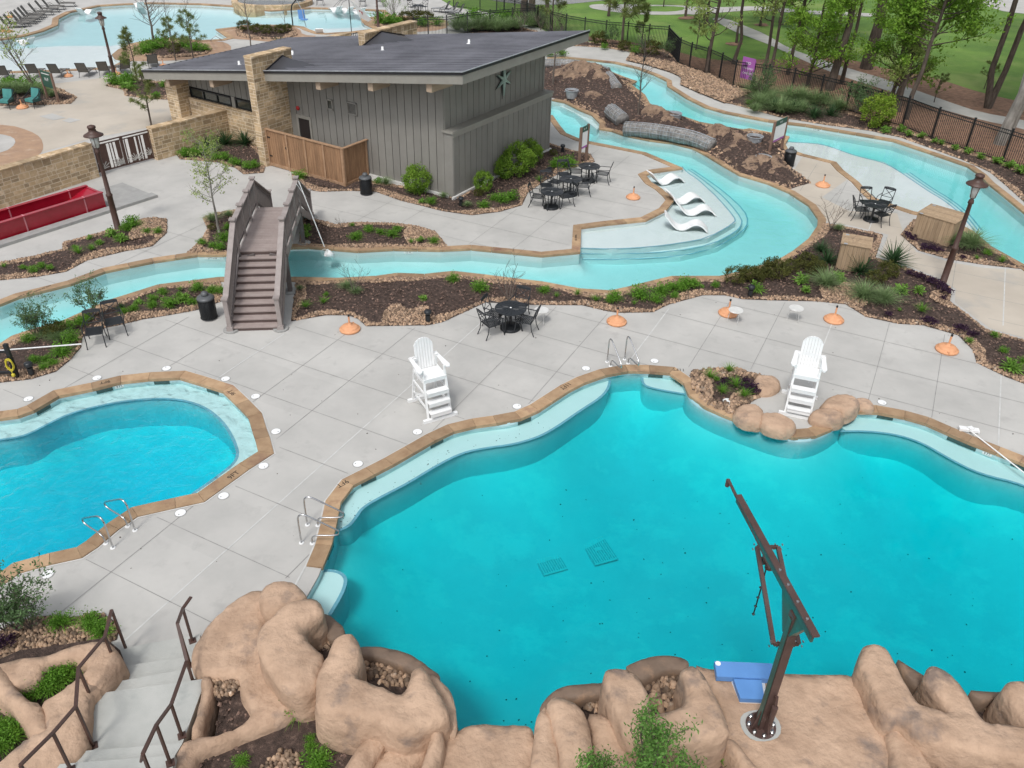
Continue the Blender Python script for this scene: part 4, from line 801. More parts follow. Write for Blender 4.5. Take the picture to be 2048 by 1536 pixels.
# left side: curved rock around two planting pockets
soilL = [(-200,1330),(0,1318),(40,1300),(120,1290),(210,1275),(240,1300),(215,1370),(175,1400),(172,1500),(110,1560),(60,1900),(-400,1900),(-400,1400)]
m = MB(); m.prism(ring(soilL, .42, 0), -.2, .42); tag(m.build('soil', 'mulch'), kind='structure')
R_('long tan rock arm left of the stairs, above the fern pocket', T0([(-200,720),(0,670),(150,640),(350,620),(500,570),(700,510),(820,500),(890,540),(960,630),(930,700),(840,810),(720,950),(640,780),(690,720),(660,660),(520,650),(330,720),(300,800),(150,870),(60,880),(-100,780)]), .85, zbase=-.1, bev_=.2)
R_('broad tan rock along the left side of the stair landing', T0([(640,770),(720,820),(800,860),(700,970),(690,1150),(700,1300),(640,1390),(560,1470),(520,1700),(0,1900),(-200,1800),(-100,1540),(60,1400),(230,1260),(370,1250),(330,1120),(290,995),(450,900)]), .9, zbase=-.1, bev_=.28, amp=.09)
R_('narrow tan rock ridge at the left edge, between two green pockets', T0([(-150,700),(0,680),(60,800),(120,880),(200,970),(300,1000),(380,1200),(360,1290),(215,1255),(150,1130),(60,1000),(0,950),(-150,880)]), .9, zbase=.2, bev_=.18)
bed('mulch_bed', [(-100,1275),(-60,1250),(-20,1275),(0,1262),(30,1245),(85,1230),(145,1236),(195,1224),(215,1232),(240,1252),(232,1290),(120,1290),(60,1305),(0,1320),(-100,1330)], cob=.4, size=.036, dens=300, mound=.1, label='in the corner bed at the lower left of the deck', sm=1, patches=[(95,1248,.35), (60,1300,.4)])
# pool-side boulders by the small bed
def R2(label, *a, **k): return R_(label, *a, group='boulders by the right lifeguard chair', **k)
t4 = lambda s: TT(1536, 768, s)
R2('rounded pink-tan boulder behind the small bed, left of the right lifeguard chair', [(1511,748),(1530,743),(1552,748),(1561,760),(1556,772),(1540,778),(1520,777),(1511,765)], .27, zbase=-.02, bev_=.16, sm=1, step=.07, dome=.02)
R2('left one of the two joined boulders on the coping', TT(1024,768, [(1785,215),(1800,170),(1860,140),(1950,140),(2010,180),(2025,235),(2000,290),(1940,290),(1850,270)]), .30, zbase=-.02, bev_=.16, step=.07, sm=1, dome=.02)
R2('right one of the two joined boulders on the coping, below the lifeguard chair', TT(1536,768, [(-50,225),(0,213),(90,218),(160,260),(225,310),(215,345),(150,370),(60,355),(-20,320),(-55,270)]), .30, zbase=-.02, bev_=.16, step=.07, sm=1, dome=.02)
R2('front boulder right of the lifeguard chair, with a crack across its top', t4([(345,230),(370,195),(440,180),(540,185),(600,220),(600,255),(560,280),(480,275),(400,265)]), .34, zbase=-.02, bev_=.18, step=.07, sm=1, dome=.02)
R2('large back boulder right of the lifeguard chair', t4([(425,160),(480,90),(560,65),(650,75),(720,110),(735,150),(690,185),(620,215),(570,190),(470,180)]), .38, zbase=-.02, bev_=.2, step=.07, sm=1, dome=.02)
R2('smallest boulder of the group, ending on the coping at the right', t4([(700,95),(780,100),(845,140),(852,170),(830,180),(760,165),(715,150)]), .24, zbase=-.02, bev_=.12, step=.07)
# ------------------------------------------------------------ stone walls
def stone_face(m, L, H, o, ux, uz, nrm, rnd, cmin=.11, cmax=.2, prot=.003, topf=None):
    """irregular ashlar blocks on a face starting at o, along ux, up uz"""
    z = 0
    while z < H-.03:
        h = min(rnd.choice((.12, .17, .17, .22, .27)), H-z)
        if H-z-h < .06: h = H-z
        x = 0
        while x < L-.02:
            w = rnd.uniform(.2, .6)*(1 if h < .17 else .9); w = min(w, L-x)
            if L-x-w < .1: w = L-x
            if h > .17 and rnd.random() < .35: parts = [(0, h*.5), (h*.5, h*.5)]
            else: parts = [(0, h)]
            for (dz, hh) in parts:
                g = .015; a = o+ux*(x+g)+uz*(z+dz+g); b = ux*(w-2*g); c = uz*(hh-2*g); p = nrm*(prot+rnd.uniform(0, .006))
                if topf and (z+dz+hh) > topf(x+w/2): continue
                m.add([a, a+b, a+b+c, a+c, a+p, a+b+p, a+b+c+p, a+c+p], [(4, 5, 6, 7), (0, 1, 5, 4), (1, 2, 6, 5), (2, 3, 7, 6), (3, 0, 4, 7)])
            x += w
        z += h
def stone_box(parent, c0, c1, H, name='stonework', cap=True, seed=1, z0=0., capover=.04, sides='fblr'):
    """rectangular masonry from local corner c0 to c1"""
    rnd = random.Random(seed); x0, y0 = min(c0[0], c1[0]), min(c0[1], c1[1]); x1, y1 = max(c0[0], c1[0]), max(c0[1], c1[1]); Z = Vector((0, 0, 1)); X, Y = Vector((1, 0, 0)), Vector((0, 1, 0))
    m = MB(); m.box(((x0+x1)/2, (y0+y1)/2, z0+H/2), (x1-x0, y1-y0, H)); m.build('mortar_core', 'mortar', parent); m = MB()
    if 'f' in sides: stone_face(m, x1-x0, H, Vector((x0, y0, z0)), X, Z, -Y, rnd)
    if 'b' in sides: stone_face(m, x1-x0, H, Vector((x1, y1, z0)), -X, Z, Y, rnd)
    if 'r' in sides: stone_face(m, y1-y0, H, Vector((x1, y0, z0)), Y, Z, X, rnd)
    if 'l' in sides: stone_face(m, y1-y0, H, Vector((x0, y1, z0)), -Y, Z, -X, rnd)
    m.build(name, 'stone', parent)
    if cap:
        m = MB(); L = max(x1-x0, y1-y0); al = (x1-x0) >= (y1-y0); n = max(1, round(L/.28)); W_ = (y1-y0 if al else x1-x0)+2*capover
        for i in range(n):
            t = (i+.5)/n; w = L/n-.012; hh = .07+rnd.uniform(-.006, .006)
            if al: m.box((x0+L*t, (y0+y1)/2, z0+H+hh/2), (w+(2*capover if n == 1 else 0), W_, hh))
            else: m.box(((x0+x1)/2, y0+L*t, z0+H+hh/2), (W_, w, hh))
        m.build('cap_stones', 'stone', parent)
def wall_between(px0, px1, H, label, thick=.38, seed=1, group='stone garden walls', cap=True):
    a, b = P(*px0), P(*px1); d = b-a; L = d.length; t = thing('garden_wall', label, 'stone wall', a, math.atan2(d.y, d.x), group)
    stone_box(t, (0, 0), (L, thick), H, cap=cap, seed=seed, name='stone_blocks'); return t
wall_between((-160,470), (200,354), 1.42, 'long stone garden wall at the left edge, left of the bronze gate', seed=3)
wb = wall_between((316,321), (463,280), 1.42, 'stone garden wall between the bronze gate and the grey building', seed=5)
# ------------------------------------------------------------ the grey building
KB = P(908, 399); BRZ = math.atan2(-.5343, .8453)
bl = thing('service_building', 'grey board-clad building with a dark ribbed shed roof, stone fins and a star', 'building', KB, BRZ)
def rz_(x): return 2.8+(x+18.1)*.1410   # roof underside height along the slope
def siding(name, o, ux, L, hfun, nrm, mat='siding', sp=.405, holes=(), z0=0.):
    """vertical boards with dark gaps; o start, ux along, hfun(x) top"""
    m = MB(); n = round(L/sp); sp = L/n; Z = Vector((0, 0, 1)); g = .015
    for i in range(n):
        xa, xb = i*sp+g, (i+1)*sp-g; segs = [(z0, None)]
        cuts = [h for h in holes if h[0] < xb and h[1] > xa]
        def quad(xa, xb, za, zta, ztb):
            a = o+ux*xa; b = o+ux*xb; p = nrm*.022
            m.add([a+Z*za, b+Z*za, b+Z*ztb, a+Z*zta, a+Z*za+p, b+Z*za+p, b+Z*ztb+p, a+Z*zta+p], [(4, 5, 6, 7), (0, 1, 5, 4), (1, 2, 6, 5), (2, 3, 7, 6), (3, 0, 4, 7)])
        if not cuts: quad(xa, xb, z0, hfun(xa), hfun(xb)); continue
        h = cuts[0]; xs = sorted({xa, xb, max(xa, h[0]), min(xb, h[1])})
        for p, q in zip(xs[:-1], xs[1:]):
            mid = (p+q)/2
            if h[0] < mid < h[1]:
                if h[2] > z0+.01: quad(p, q, z0, h[2], h[2])
                quad(p, q, h[3], hfun(p), hfun(q))
            else: quad(p, q, z0, hfun(p), hfun(q))
    return m.build(name, mat, bl)
# core walls: a solid block slightly inside the boards
m = MB(); top = [(-17.0, .02), (-.45, .02), (-.45, 7.8), (-17.0, 7.8)]; vs = [(x, y, 0) for x, y in top]+[(x, y, rz_(x)-.02) for x, y in top]
m.add(vs, [(0, 1, 5, 4), (1, 2, 6, 5), (2, 3, 7, 6), (3, 0, 4, 7), (4, 5, 6, 7)]); m.build('wall', 'siding_gap', bl)
X_, Y_ = Vector((1, 0, 0)), Vector((0, 1, 0))
doorx, winx, louv = (-8.81, -8.13), (-6.84, -6.62), (-5.66, -5.18)
siding('board_siding', Vector((-9.33, 0.02, 0)), X_, 8.88, lambda x: rz_(-9.33+x)-.02, -Y_, holes=[(doorx[0]+9.33, doorx[1]+9.33, 0, 1.9), (winx[0]+9.33, winx[1]+9.33, 2.7, 3.02), (louv[0]+9.33, louv[1]+9.33, 2.68, 3.12)])
siding('board_siding', Vector((-17.0, 0.02, 0)), X_, 7.25, lambda x: rz_(-17+x)-.02, -Y_, z0=2.16)
siding('board_siding', Vector((-.45, 0.02, 0)), Y_, 7.78, lambda x: rz_(-.45)-.02, X_)
siding('board_siding', Vector((-.45, 7.8, 0)), -X_, 16.5, lambda x: rz_(-.45-x)-.02, Y_)
siding('board_siding', Vector((-17, 7.8, 0)), -Y_, 7.78, lambda x: rz_(-17)-.02, -X_)
# low parapet wall standing along the right side
m = MB(); m.box((-.225, 3.95, 1.40), (.40, 7.88, 2.80)); m.build('low_wall_core', 'siding_gap', bl)
siding('low_wall_boards', Vector((-.025, 0.01, 0)), Y_, 7.86, lambda x: 2.8, X_)
m = MB(); m.box((-.235, -.012, 1.4), (.46, .024, 2.8)); m.build('low_wall_end', 'siding', bl)
m = MB(); m.box((-.22, 3.93, 2.845), (.58, 8.04, .09)); m.box((.035, 3.93, 2.72), (.03, 7.95, .14)); m.build('low_wall_cap', 'trim', bl)
m = MB(); m.box((-4.9, -.06, .06), (9.3, .10, .18)); m.box((.05, 3.9, .06), (.10, 8.1, .18)); m.build('footing', 'whitemetal', bl)
# corner trims
m = MB(); m.box((-.50, -.02, 2.6), (.12, .05, 5.1)); m.box((-.42, .04, 3.9), (.05, .1, 2.6)); m.box((-.42, 7.74, 3.9), (.05, .12, 2.5)); m.box((.012, .04, 1.4), (.02, .1, 2.75)); m.box((.012, 7.8, 1.4), (.02, .1, 2.75)); m.build('corner_trim', 'siding', bl)
# door, little window, louvre, alarm bell
m = MB(); dx = (doorx[0]+doorx[1])/2; m.box((doorx[0]-.06, -.03, 1.0), (.11, .05, 2.0)); m.box((doorx[1]+.06, -.03, 1.0), (.11, .05, 2.0)); m.box((dx, -.03, 2.0), (.9, .052, .14)); m.build('door_frame', 'trim', bl)
m = MB(); m.box((dx, .0, .95), (doorx[1]-doorx[0], .03, 1.9)); d_ = m.build('door', 'doorm', bl); m = MB(); m.tube([(doorx[1]-.1, -.03, .98), (doorx[1]-.1, -.07, .98), (doorx[1]-.2, -.07, .98)], .012, 6); m.build('door_handle', 'steel', d_)
m = MB(); wx = sum(winx)/2; [m.box((wx+a, -.03, 2.86+b), d) for a, b, d in ((-.15, 0, (.06, .05, .46)), (.15, 0, (.06, .05, .46)), (0, .2, (.36, .05, .06)), (0, -.2, (.36, .05, .06)))]; w_ = m.build('window', 'trim', bl); m = MB(); m.box((wx, .0, 2.86), (.24, .02, .34)); m.build('pane', 'glass', w_)
m = MB(); lx = sum(louv)/2; [m.box((lx+a, -.03, 2.9+b), d) for a, b, d in ((-.26, 0, (.06, .05, .56)), (.26, 0, (.06, .05, .56)), (0, .25, (.58, .05, .06)), (0, -.25, (.58, .05, .06)))]
for k in range(9): m.box((lx, -.015, 2.7+k*.05), (.46, .03, .022))
m.build('louvre_vent', 'siding', bl)
m = MB(); T = Matrix.Translation((-8.77, -.03, 2.36)) @ Matrix.Rotation(math.pi/2, 4, 'X'); m.lathe([(.02, -.02), (.09, -.02), (.1, .02), (.08, .05), (.03, .07), (0, .07)], 16, T=T); m.build('alarm_bell', 'redthing', bl, True)
# clerestory windows and the stone base left of the fin
def win(x0, x1, zl, zh, n):
    m = MB(); y = -.035
    m.box(((x0+x1)/2, y, zl+.03), (x1-x0, .07, .06)); m.box(((x0+x1)/2, y, zh-.03), (x1-x0, .07, .06)); W_ = (x1-x0-.06)/n
    for k in range(n+1): m.box((x0+.03+k*W_, y-.001, (zl+zh)/2), (.06, .068, zh-zl-.01))
    w = m.build('window', 'black', bl); m = MB()
    for k in range(n): m.box((x0+.03+(k+.5)*W_, -.01, (zl+zh)/2), (W_-.05, .015, zh-zl-.08))
    m.build('pane', 'glass', w)
win(-16.3, -13.3, 1.66, 2.12, 3); win(-13.0, -9.85, 1.66, 2.12, 3)
m = MB(); m.box((-13.15, -.03, 1.9), (.24, .055, .52)); m.build('window_mullion_board', 'trim', bl)
stone_box(bl, (-16.35, -.16), (-9.76, .015), 1.58, name='base_stonework', cap=False, seed=8, sides='f')
m = MB(); m.box((-13.1, -.09, 1.62), (6.5, .22, .07)); m.build('stone_sill', 'stone', bl)
stone_box(bl, (-17.25, -.75), (-16.4, .5), 2.28, name='pier_stonework', cap=True, seed=11, capover=.02)
stone_box(bl, (-9.75, -1.85), (-9.33, .5), 4.74, name='fin_stonework', cap=True, seed=12, capover=.04)
stone_box(bl, (-9.75, 5.4), (-9.33, 9.5), 4.6, name='fin_stonework', cap=True, seed=13, capover=.04)
# roof
def roofpt(x, y, dz=0): return Vector((x, y, rz_(x)+dz))
m = MB(); rx0, rx1, ry0, ry1 = -18.1, 1.4, -1.2, 8.5
c = [(rx0, ry0), (rx1, ry0), (rx1, ry1), (rx0, ry1)]; m.add([roofpt(x, y, .0) for x, y in c]+[roofpt(x, y, .06) for x, y in c], [(3, 2, 1, 0), (4, 5, 6, 7), (0, 1, 5, 4), (1, 2, 6, 5), (2, 3, 7, 6), (3, 0, 4, 7)]); rf = m.build('roof', 'roof', bl)
m = MB()
for k in range(27):
    y = ry0+.15+k*(ry1-ry0-.3)/26
    for (xa, xb) in (((rx0+.02, -9.85), (-9.2, rx1-.05)) if (y < .62 or y > 5.2) and (y < .6 or y > 5.3) else ((rx0+.02, rx1-.05),)):
        m.beam(roofpt(xa, y, .08), roofpt(xb, y, .08), .045, .08)
m.build('standing_seam', 'roof_rib', rf)
m = MB()  # eave edge, dark drip flashing, sloped fascia
m.beam(roofpt(rx0-.02, ry0-.03, .05), roofpt(rx1+.02, ry0-.03, .05), .07, .1); m.beam(roofpt(rx1+.03, ry0-.05, .05), roofpt(rx1+.03, ry1+.05, .05), .06, .1); m.beam(roofpt(rx0, ry1+.03, .05), roofpt(rx1, ry1+.03, .05), .06, .1); m.beam(roofpt(rx0-.03, ry0-.05, .05), roofpt(rx0-.03, ry1+.05, .05), .06, .1)
m.build('drip_edge', 'roof_edge', rf)
m = MB(); m.beam(roofpt(rx0, ry0-.08, .12), roofpt(rx1+.05, ry0-.08, .12), .035, .03); m.beam(roofpt(rx1+.07, ry0-.08, .12), roofpt(rx1+.07, ry1, .12), .035, .03); m.build('roof_trim_strip', 'tin', rf)
m = MB(); m.beam(roofpt(rx0, ry0, -.17), roofpt(rx1, ry0, -.17), .05, .34); m.beam(roofpt(rx1, ry0-.02, -.17), roofpt(rx1, ry1+.02, -.17), .05, .34); m.beam(roofpt(rx0, ry1, -.17), roofpt(rx1, ry1, -.17), .05, .34); m.beam(roofpt(rx0, ry0, -.17), roofpt(rx0, ry1, -.17), .05, .34); m.build('fascia', 'trim', bl)
m = MB(); c = [(rx0+.04, ry0+.04), (rx1-.04, ry0+.04), (rx1-.04, ry1-.04), (rx0+.04, ry1-.04)]; m.add([roofpt(x, y, -.03) for x, y in c], [(3, 2, 1, 0)]); m.build('soffit', 'trim', bl)
for x in (-16.5, -13.2, -6.25, -3.3, -.28): m = MB(); m.box((x, -.42, rz_(x)-.40), (.26, 1.35, .56)); m.build('roof_beam', 'beam', bl)
# small cricket roofs against the fins, vents
for (ya, yb, ym) in ((-1.2, .75, -.1), (5.1, 8.4, 6.6)):
    m = MB(); x0 = -9.30; A, B, C = roofpt(x0, ya+.03, .07), roofpt(x0, yb, .07), roofpt(x0, ym, .52); D = roofpt(x0+2.3, ym, .075)
    m.add([A, B, C, D], [(0, 3, 2), (3, 1, 2), (0, 2, 1)]); m.build('roof_cricket', 'roof', rf); m = MB(); m.beam(A+Vector((.02, 0, .03)), C+Vector((.02, 0, .03)), .05, .05); m.beam(C+Vector((.02, 0, .03)), B+Vector((.02, 0, .03)), .05, .05); m.build('cricket_flashing', 'roof_edge', rf)
for (px, py) in ((478, 127), (585, 106), (765, 98), (938, 84)):
    z = 4.
    for _ in range(8):
        p = P(px, py, z); v = p-KB; lx_ = v.x*.8453-v.y*.5343; ly_ = v.x*.5343+v.y*.8453; z = rz_(lx_)+.15
    m = MB(); m.lathe([(.13, 0), (.11, .03), (.055, .05), (.05, .2), (.0, .2)], 10, (lx_, ly_, rz_(lx_)+.06)); m.build('roof_vent', 'white', rf, True)
# star: eight points, the upright ones long
def star(parent):
    n = 8; m = MB(); m2 = MB(); vs = [(0, 0, .09)]; L = [.58, .42, .40, .42, .62, .42, .40, .42]
    pts = []
    for k in range(12):
        pass
    ang = [90, 28, -28, -90, 208, 152]; lens = [.62, .50, .50, .62, .50, .50]
    ring_ = []
    for i in range(6):
        a = R(ang[i]); ring_.append((math.cos(a)*lens[i], math.sin(a)*lens[i], .0))
        b = R((ang[i]+(ang[(i+1) % 6] if ang[(i+1) % 6] < ang[i] else ang[(i+1) % 6]-360))/2); ring_.append((math.cos(b)*.12, math.sin(b)*.12, .0))
    front = [(0, 0, .10)]+[(x, y, .03) for x, y, _ in ring_]; back = [(x, y, -.03) for x, y, _ in ring_]
    fs = [(0, 1+(i+1) % 12, 1+i) for i in range(12)]+[(1+i, 1+(i+1) % 12, 13+(i+1) % 12, 13+i) for i in range(12)]
    m.add([(0+z, x, y) for x, y, z in front+back], fs)
    o = m.build('wall_star', 'starm', parent); o.location = (-.33, 4.26, 4.07); o.scale = (1, -1.15, 1.15)
    m2 = MB(); m2.add([(-.02+z*.3, x, y) for x, y, z in front+back], fs); q = m2.build('star_backing', 'black', o); q.scale = (1, 1.12, 1.12); q.location = (-.03, .05, -.03)
star(bl)
# walls and gate behind the building
def lw(x0, y0, x1, y1, H, label, seed): t = thing('garden_wall', label, 'stone wall', KB, BRZ, 'stone garden walls'); stone_box(t, (x0, y0), (x1, y1), H, seed=seed, name='stone_blocks'); return t
lw(-21.7, 14.2, -21.3, 17.2, 1.4, 'stone garden wall behind the dark roof, beside the upper pool', 21)
g2 = thing('metal_gate', 'small black gate between the stone walls behind the roof', 'gate', KB, BRZ); m = MB()
for k in range(9): m.box((-21.5, 17.3+k*.17, .7), (.03, .03, 1.3))
for z in (.15, .7, 1.3): m.box((-21.5, 18, z), (.04, 1.5, .04))
m.build('gate_bars', 'black', g2)
# cedar enclosure in front of the door
fe = thing('wooden_enclosure', 'brown cedar plank enclosure with a gate, standing against the grey wall', 'wooden fence', KB, BRZ)
def planks(m, o, ux, L, H, nrm, sp=.14, th=.02):
    n = round(L/sp); sp = L/n
    for i in range(n):
        a = o+ux*(i*sp+.004); b = ux*(sp-.008); Z = Vector((0, 0, H-.01*random.random())); p = nrm*th
        m.add([a, a+b, a+b+Z, a+Z, a+p, a+b+p, a+b+p+Z, a+Z+p], [(4, 5, 6, 7), (0, 1, 5, 4), (1, 2, 6, 5), (2, 3, 7, 6), (3, 0, 4, 7), (1, 0, 3, 2)])
Hc = 1.72
m = MB(); planks(m, Vector((-9.3, -1.6, .05)), X_, 1.25, Hc-.1, -Y_); gt = m.build('enclosure_gate', 'fencewood', fe); m = MB(); m.box((-9.2, -1.635, .5), (.22, .02, .05)); m.box((-9.2, -1.635, 1.35), (.22, .02, .05)); m.box((-8.12, -1.64, 1.05), (.04, .03, .1)); m.build('gate_hinge', 'black', gt)
m = MB(); planks(m, Vector((-8.02, -1.6, .05)), X_, 3.32, Hc-.1, -Y_); planks(m, Vector((-4.7, -1.6, .05)), Y_, 1.55, Hc-.1, X_); m.build('plank_panel', 'fencewood', fe)
m = MB(); m.box((-7.0, -1.60, Hc-.02), (4.68, .14, .04)); m.box((-4.68, -.83, Hc-.021), (.14, 1.6, .038)); m.build('cap_rail', 'fencecap', fe)
m = MB()
for x in (-9.3, -8.03, -6.9, -5.8, -4.72): m.box((x, -1.645, .85), (.09, .03, 1.7))
m.box((-4.66, -1.6, .85), (.03, .09, 1.7)); m.box((-4.66, -.15, .85), (.03, .09, 1.7)); m.box((-7, -1.63, .1), (4.6, .03, .14)); m.box((-4.67, -.85, .1), (.03, 1.5, .14)); m.build('fence_post', 'fencecap', fe)
# ------------------------------------------------------------ bronze gate with cut-out agaves
a, b = P(196, 349), P(311, 318); d = b-a; L = d.length
gt = thing('cutout_gate', 'dark bronze gate of cut-out metal with pale agave shapes, between two stone walls', 'gate', a+Vector((0, 0, .06)), math.atan2(d.y, d.x)); rnd = random.Random(4)
m = MB(); m.box((L/2, 0, .04), (L, .05, .06)); m.box((L/2, 0, 1.30), (L, .05, .05)); m.box((L/2, 0, 1.18), (L, .04, .04)); [m.box((x, 0, .67), (.06, .06, 1.32)) for x in (.03, L/2-.03, L/2+.04, L-.03)]; m.build('gate_frame', 'bronze', gt)
m = MB()
for x0, x1 in ((.1, .2), (.32, .78), (.93, .98), (1.08, 1.14), (1.28, 1.52), (1.6, 1.66), (1.76, 1.82), (1.98, 2.32), (2.42, 2.56), (2.62, 2.7), (2.84, 3.15)):
    x0 *= L/3.25; x1 *= L/3.25; m.box(((x0+x1)/2, .0, .62), (x1-x0, .016, 1.1))
m.build('cutout_sheet', 'bronze', gt); m = MB()
for cx_, cz in ((.3, .1), (1.25, .1), (1.42, .1), (2.25, .12), (3.1, .2)):
    cx_ *= L/3.25
    for k in range(9):
        an = R(12+k*19.5); l = .34+.1*math.sin(k*1.3); ox = -.012 if k % 2 else -.013
        if not .08 < cx_+math.cos(an)*l < L-.06: continue
        m.beam((cx_+math.cos(an)*.06, -.014, cz+math.sin(an)*.06), (cx_+math.cos(an)*l, -.014, cz+math.sin(an)*l), .008, .035, up=(0, 0, 1) if False else (-math.sin(an), 0, math.cos(an)))
m.build('agave_leaves', 'path', gt)
# ------------------------------------------------------------ black picket fences
def fence(px, H, label, sp=.105, posts=True, gate=None):
    pts = [P(*p) for p in px]; t = thing('iron_fence', label, 'fence', pts[0], 0, 'black iron picket fences'); o = pts[0]; m = MB(); r = MB()
    for a, b in zip(pts[:-1], pts[1:]):
        a = a-o; b = b-o; d = b-a; L = d.length; n = max(2, int(L/sp)); ang = math.atan2(d.y, d.x)
        for k in range(1, n): q = a.lerp(b, k/n); m.box((q.x, q.y, H/2+.03), (.022, .022, H-.1), ang)
        for z in (.12, H-.2, H-.04): r.beam((a.x, a.y, z), (b.x, b.y, z), .035, .04)
    m.build('pickets', 'black', t); r.build('rails', 'black', t)
    for q in pts: q = q-o; m = MB(); m.box((q.x, q.y, H/2+.03), (.08, .08, H+.06)); m.box((q.x, q.y, H+.075), (.1, .1, .03)); m.build('fence_post', 'black', t)
    return t
FP = [(2180,383),(2090,355),(2003,326),(1930,302),(1862,279),(1803,255),(1749,241),(1690,222),(1636,208),(1580,194),(1530,185),(1500,180),(1465,176),(1438,160),(1410,147),(1378,137),(1356,127),(1333,100),(1295,97),(1253,92),(1210,89),(1168,82),(1131,75),(1100,66),(1075,55),(1053,47),(1029,40),(1008,33),(993,28),(960,22),(907,15)]
fence(FP, 1.6, 'long black iron fence between the pool grounds and the park lawn')
fence([(829,80),(857,76),(894,76),(935,68),(980,62),(1024,58),(1075,55)], 1.5, 'black iron fence running right from the stone fin behind the dark roof')
# purple notice boards hung on the fence
a, b = P(1499, 179), P(1465, 176)
for (px, py0, w, h, lab, tx) in ((1490, 149, .95, 1.25, 'large purple notice board with pale lettering on the black fence', ('NO', 'LIFEGUARD', 'ON DUTY')), (1499.5, 147, .35, .7, 'narrow pink strip sign beside the large purple notice board', ('STOP',))):
    p = P(px, 179, 0); q1 = P(1530, 185); q0 = P(1438, 160); d = (q1-q0).normalized(); t = thing('notice_board', lab, 'sign', (0, 0, 0), 0)
    base = P(px, 178.5, 0); t.location = (base.x-d.y*-.0, base.y, .0); t.rotation_euler = (0, 0, math.atan2(d.y, d.x)); zc = 1.25 if w > .5 else 1.35
    m = MB(); m.box((0, -.07, zc), (w, .02, h)); m.build('sign_panel', 'purple', t)
    for k, s in enumerate(tx):
        q = text(s, .22 if k == 0 else .15, 'white', .002, 'lettering', t); q.rotation_euler = (math.pi/2, 0, 0) if w > .5 else (math.pi/2, math.pi/2, 0); q.location = (0, -.083, zc+.3-k*.3) if w > .5 else (0, -.083, zc)
# ------------------------------------------------------------ footbridge
br = thing('footbridge', 'brown timber footbridge with a flight of steps over the river', 'bridge', P(512, 661), R(6.2)); ZD = 1.5; WB = .72; N = 11; rise = ZD/N; run = 2.62/(N-1); YE = 6.35; YL = 9.0
for side in (0, 1):
    for k in range(N-1):
        z = rise*(k+1); y0 = k*run if side == 0 else YL-k*run; s = 1 if side == 0 else -1
        m = MB(); m.box((0, y0+s*(run/2-.01), z-.02), (2*WB, run+.02, .04)); m.build('tread', 'deckwood', br)
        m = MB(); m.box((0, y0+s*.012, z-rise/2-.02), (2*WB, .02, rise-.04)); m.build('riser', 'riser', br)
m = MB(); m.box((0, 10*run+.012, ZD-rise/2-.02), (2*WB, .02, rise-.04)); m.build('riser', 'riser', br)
m = MB(); y0, y1 = (N-1)*run, YL-(N-1)*run; n = round((y1-y0)/.14)
for k in range(n): m.box((0, y0+(k+.5)*(y1-y0)/n, ZD-.02), (2*WB, (y1-y0)/n-.006, .04))
m.build('walkway_boards', 'deckwood', br)
m = MB()
for s in (-1, 1):
    x = s*(WB+.04)
    m.beam((x, .05, .02), (x, y0, ZD-.16), .06, .28); m.beam((x, YL-.05, .02), (x, y1, ZD-.16), .06, .28); m.beam((x, y0-.1, ZD-.18), (x, y1+.1, ZD-.18), .06, .3)
m.build('stringer', 'bridge', br)
m = MB()
for s in (-1, 1):
    for y in (2.55, 6.45): m.beam((s*(WB+.02), y, -.02), (s*(WB+.02), y, ZD-.1), .14, .14); m.beam((s*(WB+.02), y, ZD-.25), (s*(WB+.02)-s*.5, y, ZD-.1), .08, .08)
m.build('trestle_leg', 'bridge_b', br)
m = MB(); [m.lathe([(.24, -.02), (.24, .05), (.0, .05)], 18, (s*(WB+.04), y, 0)) for s in (-1, 1) for y in (.05, 2.55, 6.45, YL-.05)]; m.build('concrete_footing', 'concrete_edge', br)
def base_z(y): return ZD*min(1, max(0, y/y0)) if y < y0 else (ZD if y < y1 else ZD*max(0, (YL-y)/(YL-y1)))
for s in (-1, 1):
    x = s*(WB+.05); ys = [0, y0, y0+(y1-y0)/3, y0+2*(y1-y0)/3, y1, YL]
    for i, y in enumerate(ys):
        m = MB(); zb = base_z(y) if 0 < i < 5 else 0; m.box((x, y, zb-.2+.65 if 0 < i < 5 else .56), (.13, .13, 1.3 if 0 < i < 5 else 1.12)); zt = zb+1.1 if 0 < i < 5 else 1.12
        m.box((x, y, zt+.02), (.2, .2, .045))
        if i in (0, 5): m.box((x, y, .09), (.19, .19, .18))
        m.build('newel_post', 'bridge', br)
    for a, b in zip(ys[:-1], ys[1:]):
        za, zb = base_z(a), base_z(b); m = MB(); m.beam((x, a, za+1.02), (x, b, zb+1.02), .17, .05); m.build('handrail', 'bridge', br)
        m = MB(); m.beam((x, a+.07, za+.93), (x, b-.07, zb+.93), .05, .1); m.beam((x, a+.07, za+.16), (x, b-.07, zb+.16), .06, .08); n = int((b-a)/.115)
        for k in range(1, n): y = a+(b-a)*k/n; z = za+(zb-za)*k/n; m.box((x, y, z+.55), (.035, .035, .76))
        m.build('baluster_panel', 'bridge_b', br)
